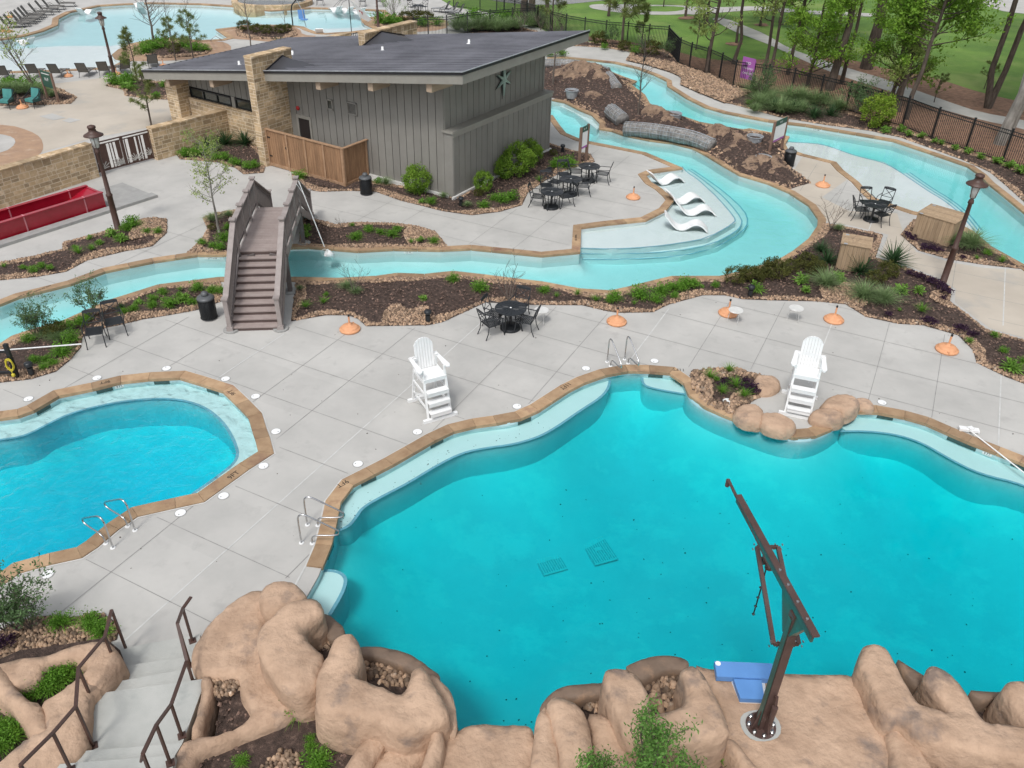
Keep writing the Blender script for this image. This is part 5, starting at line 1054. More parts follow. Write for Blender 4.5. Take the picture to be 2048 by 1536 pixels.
# ------------------------------------------------------------ furniture and fittings
def face(a, b):  # heading whose +x axis runs from pixel a to pixel b
    p, q = P(*a), P(*b); return math.atan2(q.y-p.y, q.x-p.x)
def mk_chair():
    t = thing('patio_chair', 'c', 'chair'); Z = Vector((0, 0, 1))
    m = MB()   # forward is +y
    for k in range(9): m.box((0, -.2+k*.052, .43), (.46, .034, .014))
    m.tube([(-.24, -.24, .43), (.24, -.24, .43), (.25, .26, .44), (-.25, .26, .44)], .014, 6, closed=True); m.build('seat', 'blackp', t)
    m = MB(); B = lambda x, s: (x, -.24-.16*s, .43+.5*s)
    m.tube([B(-.235, 1), B(-.12, 1.04), B(.12, 1.04), B(.235, 1)], .02, 6); m.tube([B(-.235, .98), B(.235, .3)], .012, 6); m.tube([B(.235, .98), B(-.235, .3)], .012, 6); m.tube([B(-.235, .3), B(.235, .3)], .012, 6); m.beam(B(-.23, .93), B(.23, .93), .015, .07, up=(0, -.3, 1))
    m.build('backrest', 'blackp', t)
    for sx in (-1, 1):
        m = MB(); m.tube([B(sx*.235, 1), B(sx*.235, .5), (sx*.235, -.24, .43), (sx*.235, -.27, .2), (sx*.245, -.36, .0)], .016, 6); m.build('leg', 'blackp', t)
        m = MB(); m.tube([(sx*.25, .25, .44), (sx*.25, .27, .2), (sx*.26, .33, 0)], .016, 6); m.build('leg', 'blackp', t)
        m = MB(); m.tube([B(sx*.24, .5), (sx*.27, -.1, .66), (sx*.28, .12, .66), (sx*.275, .23, .62), (sx*.26, .25, .44)], .015, 6); m.build('armrest', 'blackp', t)
    return t
def mk_table(r=.5):
    t = thing('patio_table', 't', 'table')
    m = MB(); m.lathe([(.03, .705), (r-.03, .705), (r, .715), (r, .735), (r-.03, .735), (r-.035, .728), (.05, .728), (.045, .74), (0.02, .74)], 36)
    for k in range(18):
        a = k*math.pi/9; m.tube([(.09*math.cos(a), .09*math.sin(a), .73), (.27*math.cos(a+.3), .27*math.sin(a+.3), .732), (.46*math.cos(a+.15), .46*math.sin(a+.15), .73)], .008, 4)
    m.build('tabletop', 'blackp', t)
    m = MB(); m.lathe([(.33, 0), (.33, .03), (.3, .09), (.12, .14), (.05, .16), (.045, .7)], 24); m.build('umbrella_weight', 'black', t)
    for k in range(4):
        a = math.pi/4+k*math.pi/2; c, s = math.cos(a), math.sin(a); m = MB(); m.tube([(.42*c, .42*s, 0), (.36*c, .36*s, .25), (.36*c, .36*s, .5), (.4*c, .4*s, .705)], .02, 6); m.build('leg', 'blackp', t)
    m = MB(); m.tube([(.36*math.cos(a*math.pi/8), .36*math.sin(a*math.pi/8), .5) for a in range(16)], .012, 5, closed=True); m.build('brace_ring', 'blackp', t)
    m = MB(); m.lathe([(.03, .74), (.03, .75), (0, .75)], 10); m.build('hole_cap', 'white', t)
    return t
chair, table = Copies(mk_chair), Copies(mk_table)
TABS = [((1021.5, 616), 'on the main pool deck', [((983, 645), 'near left chair'), ((991, 626), 'far left chair'), ((1038, 612), 'far right chair'), ((1052, 639), 'right-hand chair')]),
        ((1104, 382), 'of the row by the building, nearest the camera', [((1076, 393), 'left chair'), ((1131, 392), 'right chair'), ((1093, 370), 'far chair')]),
        ((1142, 357), 'of the row by the building, in the middle', [((1111, 363), 'left chair'), ((1166, 371), 'right chair'), ((1128, 348), 'far chair')]),
        ((1179, 331), 'of the row by the building, farthest away', [((1152, 343), 'left chair'), ((1206, 347), 'right chair')]),
        ((1751, 407), 'between the two river arms on the right', [((1722, 419), 'left chair'), ((1733, 404), 'far left chair'), ((1768, 404), 'far right chair'), ((1763, 428), 'near right chair')]),
        ((836, 10), 'far behind the upper pool', [((824, 14), 'left chair'), ((848, 13), 'right chair')])]
for (tx, ty), w, chs in TABS:
    c = P(tx, ty, .73); table((c.x, c.y, 0), R(20), 'round black metal patio table '+w, 'round black patio tables', 1. if ty > 500 else .97)
    for (x, y), lab in chs:
        s = P(x, y, .43); chair((s.x, s.y, 0), math.atan2(c.y-s.y, c.x-s.x)-math.pi/2, 'black '+lab+' at the table '+w, 'black metal patio chairs')
s = P(188, 662, .43); chair((s.x, s.y, 0), R(-160), 'lone black patio chair at the left bed, the one nearer the camera', 'black metal patio chairs')
s = P(228, 642, .43); chair((s.x, s.y, 0), R(-150), 'lone black patio chair at the left bed, the one farther back', 'black metal patio chairs')
for k, (x, y) in enumerate(((600, 2), (640, 1), (725, 3), (760, 3))):
    s = P(x, y, .4); chair((s.x, s.y, 0), R(90*k), 'dark patio chair at the top edge beyond the upper pool, '+ordn(k, 4), 'black metal patio chairs')
def mk_base():
    t = thing('umbrella_base', 'b', 'umbrella base'); m = MB()
    m.lathe([(.31, 0), (.33, .02), (.335, .06), (.31, .085), (.275, .088), (.27, .12), (.24, .15), (.13, .185), (.06, .20), (.05, .25), (0, .25)], 30); m.build('weight', 'terra', t, True)
    m = MB(); m.lathe([(.03, .2), (.03, .5), (.0, .5)], 10); m.build('tube', 'terra', t); m = MB(); m.lathe([(.033, .5), (.033, .56), (.0, .56)], 10); m.build('collar', 'black', t)
    m = MB(); m.box((.29, -.05, .09), (.09, .05, .05)); m.build('handle_grip', 'terra', t); return t
ub = Copies(mk_base)
for x, y, s, lab in ((700, 660, 1, 'beside the long bed right of the footbridge'), (1233, 645, 1, 'in the middle of the pool deck near the bed'), (1456, 628, 1, 'half under a small white table'), (1667, 641, 1, 'right of the lone white table near the grasses'), (1893, 701, 1.05, 'nearest the right edge of the pool deck'),
                     (1266, 396, .95, 'on the point of deck by the white loungers'), (1645, 372, .98, 'beside the right trash can and the brown strip'), (45, 216, .95, 'between the two teal cushioned chairs'), (137, 153, .85, 'between two loungers at the near side of the upper pool'), (234, 149, .8, 'behind the lamp post at the upper pool'),
                     (327, 133, .85, 'right of the last grey lounger by the upper pool'), (19, 35, .85, 'far left behind the row of dark loungers'), (6, 63, .8, 'at the left edge below the dark loungers'), (19, 64, .8, 'just right of the one at the left edge, below the dark loungers')):
    ub(P(x, y), R(random.uniform(0, 360)), 'terracotta umbrella base '+lab, 'terracotta umbrella bases', s*.98)
def mk_side():
    t = thing('side_table', 's', 'side table'); m = MB(); m.lathe([(.225, .44), (.235, .45), (.235, .465), (.225, .47), (0, .47)], 28); m.build('tabletop', 'whitemetal', t)
    for k in range(3):
        a = .5+k*2*math.pi/3; c, s = math.cos(a), math.sin(a); m = MB(); m.tube([(.15*c, .15*s, .44), (.2*c, .2*s, .2), (.21*c, .21*s, 0)], .008, 6); m.build('leg', 'whitemetal', t)
    return t
sd = Copies(mk_side)
for x, y, l in ((1083, 620, 'beside the black table on the pool deck'), (1472, 620, 'overlapping a terracotta umbrella base'), (1593, 616, 'standing alone near the flower bed')):
    p = P(x, y, .46); sd((p.x, p.y, 0), .4, 'small round white side table '+l, 'white side tables')
# skimmer lids
def mk_lid():
    t = thing('skimmer_lid', 'l', 'lid'); m = MB(); m.lathe([(.118, .0), (.118, .012), (.0, .014)], 28); m.build('lid_disc', 'white', t); m = MB(); m.lathe([(.138, .0), (.138, .006), (.118, .006)], 28); m.build('lid_ring', 'concrete_edge', t)
    m = MB(); [m.lathe([(.012, .012), (.012, .017), (0, .017)], 8, (dx, dy, 0)) for dx, dy in ((.06, .02),)]; m.build('lid_hole', 'black', t); return t
lid = Copies(mk_lid); LD = [(57, 798), (95, 1149), (194, 756), (333, 737), (361, 1026), (447, 992), (451, 758), (511, 793), (527, 932), (552, 863), (716, 928), (835, 864), (1034, 813), (1172, 737), (1309, 722), (1455, 802), (1764, 805)]
for i, (x, y) in enumerate(LD): lid(P(x, y, .05 if x == 1455 else .0), random.uniform(0, 6), 'round white skimmer lid in the deck, '+(ordn(i, 17) if i < 16 else 'rightmost')+' of all', 'white skimmer lids')
# grab rails
def mk_rail():
    t = thing('grab_rail', 'g', 'pool handrail'); pts = [(0, 0), (0, .7), (.02, .79), (.08, .85), (.17, .85), (.3, .78), (.8, .48), (.87, .42), (.88, .35), (.82, .30), (.62, .27), (.38, .26), (.28, .22), (.24, .14), (.24, 0)]
    p = [Vector((x, 0, z)) for x, z in pts]; p = [Vector((*q[:2], 0)) for q in chaikin([Vector((a, b)) for a, b in pts], 1, False)]; m = MB(); m.tube([(q[0], 0, q[1]) for q in p], .02, 10); m.build('bent_tube', 'steel', t, True)
    for x in (0, .24): m = MB(); m.lathe([(.055, 0), (.055, .015), (.025, .02)], 16, (x, 0, 0)); m.build('flange', 'white', t)
    return t
gr = Copies(mk_rail)
for a, b, l in (((270, 1061), (257, 1054), 'right one of the pair at the left pool'), ((226, 1096), (214, 1089), 'left one of the pair at the left pool'), ((603, 1086), (621, 1087), 'near one of the pair left of the main pool'), ((615, 1050), (633, 1051), 'far one of the pair left of the main pool'), ((1214, 724), (1220, 731), 'left one of the pair at the main pool far bank'), ((1249, 719), (1255, 726), 'right one of the pair at the main pool far bank')):
    gr(P(*a, 0), face(a, b), 'stainless grab rail, '+l, 'stainless grab rails')
m = MB(); t = thing('pool_handrail', 'slim steel handrail on the stone point of the upper pool', 'pool handrail', P(421, 80)); a, b, c, d = P(421, 80), P(421, 80, .8), P(431, 72, 1.0), P(441, 78, 0); m.tube([v-a for v in (a, b, c, P(441, 78, .75), d)], .025, 6); m.build('rail_tube', 'steel', t)
# trash cans
def mk_bin():
    t = thing('trash_can', 'b', 'trash can'); m = MB(); m.lathe([(.25, .03), (.25, .76), (.0, .76)], 28); m.build('liner', 'blackp', t, True); m = MB()
    for k in range(32): a = k*math.pi/16; m.beam((.275*math.cos(a), .275*math.sin(a), .05), (.29*math.cos(a), .29*math.sin(a), .78), .028, .008, up=(math.cos(a), math.sin(a), 0))
    m.build('slat_cage', 'black', t); m = MB(); [m.tube([(r*math.cos(a*math.pi/12), r*math.sin(a*math.pi/12), z) for a in range(24)], .015, 6, closed=True) for r, z in ((.285, .06), (.295, .78))]; m.build('hoop', 'black', t)
    m = MB(); m.lathe([(.30, .79), (.30, .82), (.27, .86), (.15, .90), (.12, .91)], 26); m.build('lid', 'lidgrey', t, True); m = MB(); m.lathe([(.12, .90), (.13, .96), (.10, 1.03), (.0, 1.06)], 18); m.build('dome', 'lidgrey', t, True); return t
bn = Copies(mk_bin)
for x, y, l in ((419, 636, 'beside the foot of the footbridge steps'), (733, 388, 'at the corner of the cedar enclosure'), (1576, 332, 'below the post sign on the river island')): bn(P(x, y), 0, 'black slatted trash can '+l, 'black slatted trash cans', .9)
def mk_bol():
    t = thing('bollard_light', 'b', 'bollard light'); m = MB(); m.lathe([(.08, 0), (.08, .2), (.05, .21), (.05, .26)], 18); m.build('post', 'black', t); m = MB(); m.lathe([(.1, .25), (.115, .27), (.115, .34), (.09, .37), (0, .38)], 22); m.build('cap', 'blackp', t, True); return t
bo = Copies(mk_bol)
for x, y, l in ((856, 641, 'in the long bed left of the black table'), (1500, 590, 'in the bed right of the pool deck'), (63, 747, 'in the left bed near the hose post'), (1125, 304, 'beyond the right end of the grey building'), (922, 411, 'below the corner of the grey building'), (1288, 123, 'in the gravel patch by the black fence')): bo(P(x, y, .1), 0, 'low black bollard light '+l, 'black bollard lights')
# in-pool loungers
def mk_lng():
    t = thing('pool_lounger', 'l', 'pool lounger'); pr = chaikin([Vector(q) for q in ((0, .62), (.12, .5), (.32, .25), (.52, .08), (.75, .05), (.95, .16), (1.12, .29), (1.32, .33), (1.55, .24), (1.78, .0))], 2, False); m = MB(); n = len(pr); vs = []
    for i, q in enumerate(pr):
        d = (pr[min(i+1, n-1)]-pr[max(i-1, 0)]).normalized(); nn = Vector((-d.y, d.x))*.05
        for y in (-.29, .29): vs += [(q.x, y, q.y+.04), (q.x-nn.x, y, q.y+.04-nn.y)]
    fs = []
    for i in range(n-1):
        a, b = i*4, i*4+4; fs += [(a, b, b+2, a+2), (a+1, a+3, b+3, b+1), (a, a+1, b+1, b), (a+2, b+2, b+3, a+3)]
    fs += [(0, 2, 3, 1), (n*4-4, n*4-3, n*4-1, n*4-2)]; m.add(vs, fs); m.build('moulded_shell', 'white', t); return t
lg = Copies(mk_lng)
def put_lng(h, f_, l, z=-.2, sc=1):
    a = P(*h, z+.62); b = P(*f_, z+.05); d = b-a; lg((a.x, a.y, z), math.atan2(d.y, d.x), l, 'white in-pool loungers', sc)
put_lng((1300, 345), (1362, 361), 'white S-shaped lounger in the shallow ledge, farthest of the four'); put_lng((1335, 382), (1404, 400), 'white S-shaped lounger in the shallow ledge, second from the back'); put_lng((1351, 401), (1412, 427), 'white S-shaped lounger in the shallow ledge, second from the front'); put_lng((1331, 427), (1392, 458), 'white S-shaped lounger in the shallow ledge, nearest of the four')
for h, f_, l in (((156, 17), (191, 24), 'at the far left corner of the upper pool'), ((62, 76), (24, 86), 'in the shallows at the left of the upper pool'), ((281, 4), (283, 18), 'at the far bank of the upper pool, left of the spa'), ((680, 13), (676, 26), 'at the far right bank of the upper pool, left of three'), ((703, 14), (698, 27), 'at the far right bank of the upper pool, middle of three'), ((727, 16), (720, 29), 'at the far right bank of the upper pool, right of three'), ((638, 58), (640, 71), 'near the stone point behind the dark roof')):
    put_lng(h, f_, 'white lounger '+l, -.25)
# chaise longues
def mk_ch(mat):
    def f():
        t = thing('chaise_longue', 'c', 'sun lounger'); m = MB(); m.box((0, .55, .32), (.58, 1.3, .02)); m.build('seat_sling', mat, t); m = MB(); m.beam((0, -.1, .32), (0, -.42, .92), .58, .02, up=(0, 1, .4)); m.build('back_sling', mat, t)
        m = MB()
        for s in (-.3, .3): m.tube([(s, 1.22, .3), (s, .6, .34), (s, -.1, .32), (s, -.44, .95)], .02, 6)
        m.tube([(-.3, -.44, .95), (.3, -.44, .95)], .02, 6); m.build('frame', 'black', t)
        for s in (-.3, .3):
            for y0, y1 in ((1.1, 1.22), (0, -.25)): m = MB(); m.tube([(s, y0, .32), (s, y1, 0)], .018, 6); m.build('leg', 'black', t)
            m = MB(); m.tube([(s*1.05, -.2, .5), (s*1.1, .1, .52), (s*1.05, .35, .34)], .018, 6); m.build('armrest', 'black', t)
        return t
    return f
ch, chl = Copies(mk_ch('sling')), Copies(mk_ch('slinglt'))
mid = [(10, 160, 20), (72, 156, 10), (116, 156, 2), (171, 154, 5), (211, 151, 15), (252, 147, 40), (308, 136, 25)]
for i, (x, y, a) in enumerate(mid): ch(P(x, y), R(a), 'grey sling lounger along the near bank of the upper pool, '+ordn(i, 7), 'grey sling loungers', .95)
left = [(16, 56), (27, 54), (40, 49), (47, 45), (54, 40), (60, 36), (75, 31), (88, 25), (100, 20), (122, 14)]
for i, (x, y) in enumerate(left): ch(P(x, y), R(-72), 'dark sling lounger in the far left row, '+ordn(i, 10), 'grey sling loungers', .95)
for i, (x, y) in enumerate(((890, 25), (906, 27), (918, 31))): chl(P(x, y), R(75), 'light grey lounger at the far right of the upper pool, '+ordn(i, 3), 'light grey loungers', .95)
# teal cushioned armchairs
def mk_arm():
    t = thing('lounge_chair', 'a', 'armchair'); m = MB(); m.box((0, 0, .4), (.56, .55, .14)); m.build('seat_cushion', 'teal', t); m = MB(); m.beam((0, .22, .46), (0, .36, .92), .54, .13, up=(0, -1, .3)); m.build('back_cushion', 'teal', t)
    for s in (-1, 1):
        m = MB()
        for k in range(9): y = -.26+k*.075; m.tube([(s*.3, y, .3), (s*(.37+.01*k), y+.01*k, .5+.045*k)], .014, 5)
        m.tube([(s*.36, -.28, .5), (s*.4, 0, .62), (s*.36, .38, .9)], .02, 6); m.build('woven_side', 'black', t)
        for y in (-.25, .28): m = MB(); m.tube([(s*.28, y, .32), (s*.33, y*1.25, 0)], .016, 6); m.build('leg', 'black', t)
    m = MB(); m.tube([(-.36, .38, .9), (0, .45, .95), (.36, .38, .9)], .02, 6); m.box((0, 0, .31), (.56, .56, .03)); m.build('back_frame', 'black', t); return t
ac = Copies(mk_arm); ac(P(17, 216), R(-8), 'teal cushioned armchair at the left edge of the picture', 'teal armchairs'); ac(P(70, 214), R(-22), 'teal cushioned armchair right of the terracotta base, by the sign', 'teal armchairs')
# lamp posts
def mk_lamp():
    t = thing('lamp_post', 'l', 'lamp post'); m = MB(); m.lathe([(.15, 0), (.15, .05), (.115, .07), (.105, 1.35), (.12, 1.37), (.12, 1.43), (.085, 1.46), (.065, 2.95), (.095, 2.98), (.08, 3.08), (.05, 3.12), (.09, 3.18)], 20); m.build('pole', 'bronze', t, True)
    m = MB(); m.lathe([(.095, 3.18), (.15, 3.60), (.0, 3.60)], 18); m.build('lamp_glass', 'lampglass', t, True)
    m = MB(); [m.tube([(.1*math.cos(a), .1*math.sin(a), 3.18), (.158*math.cos(a), .158*math.sin(a), 3.6)], .01, 5) for a in (0, 1.57, 3.14, 4.71)]; m.build('lantern_cage', 'bronze', t)
    m = MB(); m.lathe([(.335, 3.60), (.33, 3.63), (.2, 3.70), (.13, 3.76), (.12, 3.86), (.15, 3.88), (.13, 3.94), (.05, 3.97), (.0, 3.98)], 26); m.build('lamp_hat', 'bronze', t, True); return t
lp = Copies(mk_lamp)
for x, y, l, s in ((237, 461, 'in front of the stone garden wall, beside the red slide', 1.02), (1884, 570, 'rising from the bed right of the timber boxes', 1.03), (231, 159, 'between grey loungers at the upper pool', .96), (757, 58, 'behind the stone fin at the right end of the upper pool', .96)): lp(P(x, y, .0), .3, 'bronze lamp post '+l, 'bronze lamp posts', s)
# lifeguard chairs
def mk_lgc():
    t = thing('lifeguard_chair', 'l', 'lifeguard chair'); w = .33   # front is -y
    for s in (-1, 1):
        m = MB(); m.beam((s*w, -.42, .04), (s*w*.92, -.12, 1.28), .05, .07); m.build('front_upright', 'white', t); m = MB(); m.beam((s*w, .62, .04), (s*w*.92, .42, 1.5), .05, .07); m.build('rear_upright', 'white', t)
        m = MB(); m.beam((s*w, -.34, .35), (s*w, .55, .35), .03, .07); m.beam((s*w, -.25, .75), (s*w, .5, .75), .03, .07); m.beam((s*w, .58, .3), (s*w, -.22, .72), .03, .06); m.beam((s*w, -.14, 1.1), (s*w, .47, 1.1), .03, .08); m.beam((s*w*.95, -.1, 1.1), (s*w*.95, -.1, 1.42), .04, .05); m.build('side_brace', 'white', t)
        m = MB(); pts = [(-.2, .0), (-.22, .07), (-.1, .12), (.3, .08), (.62, .06), (.62, -.02), (.3, -.03), (0, -.04)]; m.prism([(s*w*1.0+s*(.02+q[1]), q[0]) for q in pts], 1.40, 1.43); m.build('armrest', 'white', t)
    for y, l in ((-.47, .98), (.62, .98)): m = MB(); m.box((0, y, .05), (l, .09, .09)); m.build('skid', 'white', t)
    for z, y in ((.27, -.46), (.55, -.38), (.83, -.31)): m = MB(); m.box((0, y, z), (.60, .20, .035)); m.box((0, y-.085, z-.05), (.60, .03, .09)); m.build('step', 'white', t)
    m = MB()
    for k in range(5): m.box((0, -.12+k*.115, 1.15-.01*k), (.62, .105, .025))
    m.box((0, -.19, 1.11), (.64, .03, .11)); m.build('seat', 'white', t)
    m = MB(); n = 7
    for k in range(n):
        x0 = -.27+k*.54/n; xc = x0+.27/n; h = .62+.26*math.sqrt(max(0, 1-(xc/.29)**2)); yb = .42
        a = [(x0+.004, yb), (x0+.54/n-.004, yb)]; d = lambda z: yb+.16*(z/.9)
        xa, xb = x0+.004, x0+.54/n-.004; ha, hb = [.62+.26*math.sqrt(max(0, 1-(q/.28)**2)) for q in (xa, xb)]
        m.add([(xa, d(0), 1.1), (xb, d(0), 1.1), (xb, d(hb), 1.1+hb), (xa, d(ha), 1.1+ha), (xa, d(0)+.03, 1.1), (xb, d(0)+.03, 1.1), (xb, d(hb)+.03, 1.1+hb), (xa, d(ha)+.03, 1.1+ha)], [(0, 1, 2, 3), (5, 4, 7, 6), (4, 0, 3, 7), (1, 5, 6, 2), (3, 2, 6, 7), (4, 5, 1, 0)])
    m.build('back_slats', 'white', t); m = MB(); m.beam((-.4, .57, 1.42), (.4, .57, 1.42), .04, .08); m.beam((-.33, .5, .95), (.33, .5, .95), .04, .06); m.build('back_rail', 'white', t); return t
lc = Copies(mk_lgc)
def put_lc(a, b, l):
    A, B = P(*a), P(*b); rz = math.atan2(B.y-A.y, B.x-A.x); c = (A+B)/2; lc((c.x-math.sin(rz)*.47, c.y+math.cos(rz)*.47, 0), rz, l, 'white lifeguard chairs')
put_lc((857, 845), (905, 831), 'white slatted lifeguard chair on open deck, left one of the two'); put_lc((1567, 829), (1620, 840), 'white slatted lifeguard chair among boulders, right one of the two')
# timber pump boxes
def tbox(a, b, depth, H, label, seed):
    A, B = P(*a), P(*b); d = B-A; L = d.length; t = thing('timber_box', label, 'storage box', A, math.atan2(d.y, d.x), 'slatted timber boxes'); rnd = random.Random(seed); m = MB(); m.box((L/2, depth/2, H/2), (L-.04, depth-.04, H)); m.build('inner_box', 'siding_gap', t); m = MB(); sp = .14
    planks(m, Vector((0, .0, .0)), Vector((1, 0, 0)), L, H, Vector((0, -1, 0)), sp); planks(m, Vector((L, 0, 0)), Vector((0, 1, 0)), depth, H, Vector((1, 0, 0)), sp); planks(m, Vector((L, depth, 0)), Vector((-1, 0, 0)), L, H, Vector((0, 1, 0)), sp); planks(m, Vector((0, depth, 0)), Vector((0, -1, 0)), depth, H, Vector((-1, 0, 0)), sp); m.build('side_boards', 'boxwood', t)
    m = MB(); n = round(depth/.14)
    for k in range(n): m.box((L/2, (k+.5)*(depth+.1)/n-.05, H+.022), (L+.1, (depth+.1)/n-.008, .03))
    li = m.build('lid', 'boxwood', t); m = MB(); m.box((.12, -.02, H+.045), (.12, .1, .012)); m.box((.12, depth-.1, H+.045), (.12, .1, .012)); m.build('hinge', 'tin', li)
tbox((1671, 538), (1726, 548), .95, 1.0, 'squat timber box in the planting bed, left one of the two', 1)
tbox((1822, 474), (1893, 496), 1.3, 1.0, 'wider timber box beyond the path, right one of the two', 2)
# post signs
def psign(a, b, h, label, side):
    A, B = P(*a), P(*b); d = B-A; L = d.length; t = thing('post_sign', label, 'sign', A, math.atan2(d.y, d.x), 'wooden two-post signs')
    for x in (0, L): m = MB(); m.box((x, 0, h/2), (.11, .11, h)); m.build('sign_post', 'signwood', t)
    m = MB(); m.box((L/2, 0, h-.14), (L-.08, .05, .24)); o = m.build('header_panel', 'signgreen', t); q = text('H - F', .13, 'white', .002, 'lettering', o); q.rotation_euler = (math.pi/2, 0, 0); q.location = (L/2, -.028, h-.14)
    m = MB(); m.box((L/2, 0, h-.62), (L-.08, .04, .66)); m.build('rules_panel', 'white', t); m = MB(); m.box((L/2, -.001, h-1.0), (L-.08, .045, .09)); m.build('purple_strip', 'purple', t)
psign((1158, 329), (1172, 321), 1.75, 'two-post wooden rules sign on the deck beside the patio tables', 1); psign((1537, 313), (1562, 300), 1.7, 'two-post wooden rules sign on the river island above the trash can', 1)
A, B = P(96, 200), P(118, 207); d = B-A; t = thing('map_sign', 'tall leaning-looking green sign panel on wooden posts behind the teal armchairs', 'sign', A, math.atan2(d.y, d.x)); L = d.length
for x in (0, L): m = MB(); m.box((x, 0, .8), (.1, .1, 1.6)); m.build('sign_post', 'signwood', t)
m = MB(); m.box((L/2, 0, 1.2), (L-.08, .06, .85)); o = m.build('green_panel', 'signgreen', t); m = MB(); m.box((L/2, -.035, 1.5), (L*.7, .01, .035)); m.build('white_bar', 'white', o); q = text('H-F', .26, 'white', .002, 'lettering', o); q.rotation_euler = (math.pi/2, 0, 0); q.location = (L/2, -.036, 1.2)
# red slide run-out
A, B = P(-160, 536), P(214, 417); d = B-A; L = d.length; t = thing('water_slide', 'red fibreglass slide run-out trough lying on a concrete kerb', 'water slide', A, math.atan2(d.y, d.x)); h = .62; wd = 1.15
MT['red_in'] = M('dark_red_gelcoat', (.22, .008, .035), (.17, .006, .028), 2, .15, coat=.5)
m = MB(); m.box((L/2, .06, h/2+.06), (L, .08, h)); m.box((L/2, wd, h/2+.06), (L, .08, h)); m.box((L/2, .04, h+.075), (L, .17, .035)); m.box((L/2, wd+.02, h+.075), (L, .17, .035)); m.build('side_wall', 'red', t)
m = MB(); m.box((L/2, wd/2+.03, .13), (L-.1, wd-.1, .05)); m.build('trough_floor', 'red_in', t); m = MB(); m.box((L-.05, wd/2+.03, h/2+.06), (.1, wd-.08, h)); m.beam((L-1.0, wd/2+.03, .3), (L-.1, wd/2+.03, h), wd-.1, .05); m.build('end_wall', 'red', t)
for x in (L-.8, L-3.2, L-5.6, L-8, L-10.4): m = MB(); m.box((x, .012, h/2+.06), (.05, .02, h)); m.box((x, .04, h+.096), (.05, .18, .01)); m.box((x, wd+.02, h+.096), (.05, .18, .01)); m.box((x, wd-.045, h/2+.06), (.05, .012, h)); m.build('joint_flange', 'flange', t)
k_ = thing('concrete_kerb', 'low grey concrete kerb along the front of the red slide', 'kerb', A, math.atan2(d.y, d.x)); m = MB(); m.box((L/2+.9, -.3, .05), (L+2.2, .42, .13)); m.box((L/2+.9, 1.0, .015), (L+2.2, 2.2, .03)); m.build('kerb_block', 'concrete_edge', k_)
# swing beam over the main pool
pb = P(1521, 1453, .8); zt = thing('swing_beam', 'brown steel rope-swing post with a long overhead beam reaching over the pool', 'rope swing', pb)
m = MB(); m.lathe([(.25, .0), (.25, .035), (0, .035)], 30); m.build('base_plate', 'brownsteel', zt); m = MB(); [m.lathe([(.035, .03), (.035, .08), (.02, .08), (.02, .12), (0, .12)], 8, (.205*math.cos(a), .205*math.sin(a), 0)) for a in np.arange(0, 6.28, .785)]; m.build('anchor_bolt', 'steel', zt)
m = MB(); [m.beam((.13*math.cos(a), .13*math.sin(a), .02), (.13*math.cos(a), .13*math.sin(a), .42), .26, .02, up=(-math.sin(a), math.cos(a), 0)) for a in ()]
for a in (.4, 1.97, 3.54, 5.11):
    c, s = math.cos(a), math.sin(a); n_ = Vector((-s, c, 0))*.012; q = [Vector((c*.08, s*.08, .03)), Vector((c*.2, s*.2, .03)), Vector((c*.08, s*.08, .5))]; m.add([v-n_ for v in q]+[v+n_ for v in q], [(0, 2, 1), (3, 4, 5), (0, 1, 4, 3), (1, 2, 5, 4), (2, 0, 3, 5)])
m.build('gusset', 'brownsteel', zt)
tip, tail = P(1462, 962, 3.87)-pb, P(1633, 1272, 3.87)-pb; bd = (tip-tail).normalized(); sd_ = Vector((-bd.y, bd.x, 0)); top = 3.07
m = MB(); aa = math.atan2(bd.y, bd.x); m.box((0, 0, 1.42), (.15, .14, 2.8), aa); m.build('post', 'brownsteel', zt); m = MB(); m.box((*(sd_*.08)[:2], 1.42), (.10, .012, 2.6), aa); m.box((*(-sd_*.08)[:2], 1.42), (.10, .012, 2.6), aa); m.build('post_inlay', 'greensteel', zt)
m = MB(); a_ = tail; Lb = (tip-tail).length; print('swing beam length', Lb)
tl = tail.copy(); tp = tip-bd*.35; W2 = .09
def taper(z0a, z0b, zt_, w, mat, name, s0=0., s1=1.):
    m = MB(); A0 = tl.lerp(tp, s0); B0 = tl.lerp(tp, s1); q = sd_*w; f0 = z0a; f1 = z0b
    m.add([(*(A0-q)[:2], f0), (*(A0+q)[:2], f0), (*(B0+q)[:2], f1), (*(B0-q)[:2], f1), (*(A0-q)[:2], zt_), (*(A0+q)[:2], zt_), (*(B0+q)[:2], zt_), (*(B0-q)[:2], zt_)], [(0, 3, 2, 1), (4, 5, 6, 7), (0, 1, 5, 4), (1, 2, 6, 5), (2, 3, 7, 6), (3, 0, 4, 7)]); return m.build(name, mat, zt)
taper(3.035, 3.035, 3.07, .055, 'brownsteel', 'beam_top_flange'); taper(2.86, 2.90, 3.035, .02, 'greensteel', 'beam_web', .02, 1); None
m = MB()  # bracket from the post head up to the beam
t0 = -tl.dot(bd); p0 = Vector((0, 0, 2.2)); q = sd_*.07; A1 = -bd*.35; B1 = bd*.5
m.add([tuple(v) for s in (-1, 1) for v in (Vector((*(-bd*.08)[:2], 2.4))+q*s, Vector((*(bd*.1)[:2], 2.3))+q*s, Vector((*B1[:2], 2.90))+q*s*.4, Vector((*A1[:2], 2.90))+q*s*.5)], [(0, 1, 2, 3), (7, 6, 5, 4), (0, 4, 5, 1), (1, 5, 6, 2), (2, 6, 7, 3), (3, 7, 4, 0)]); m.build('bracket', 'greensteel', zt)
m = MB(); [m.lathe([(.028, 0), (.024, .015), (0, .022)], 10, (*(tl+bd*x)[:2], 3.07)) for x in (.3, .62, .95, 1.25)]; m.build('bolt_head', 'steel', zt)
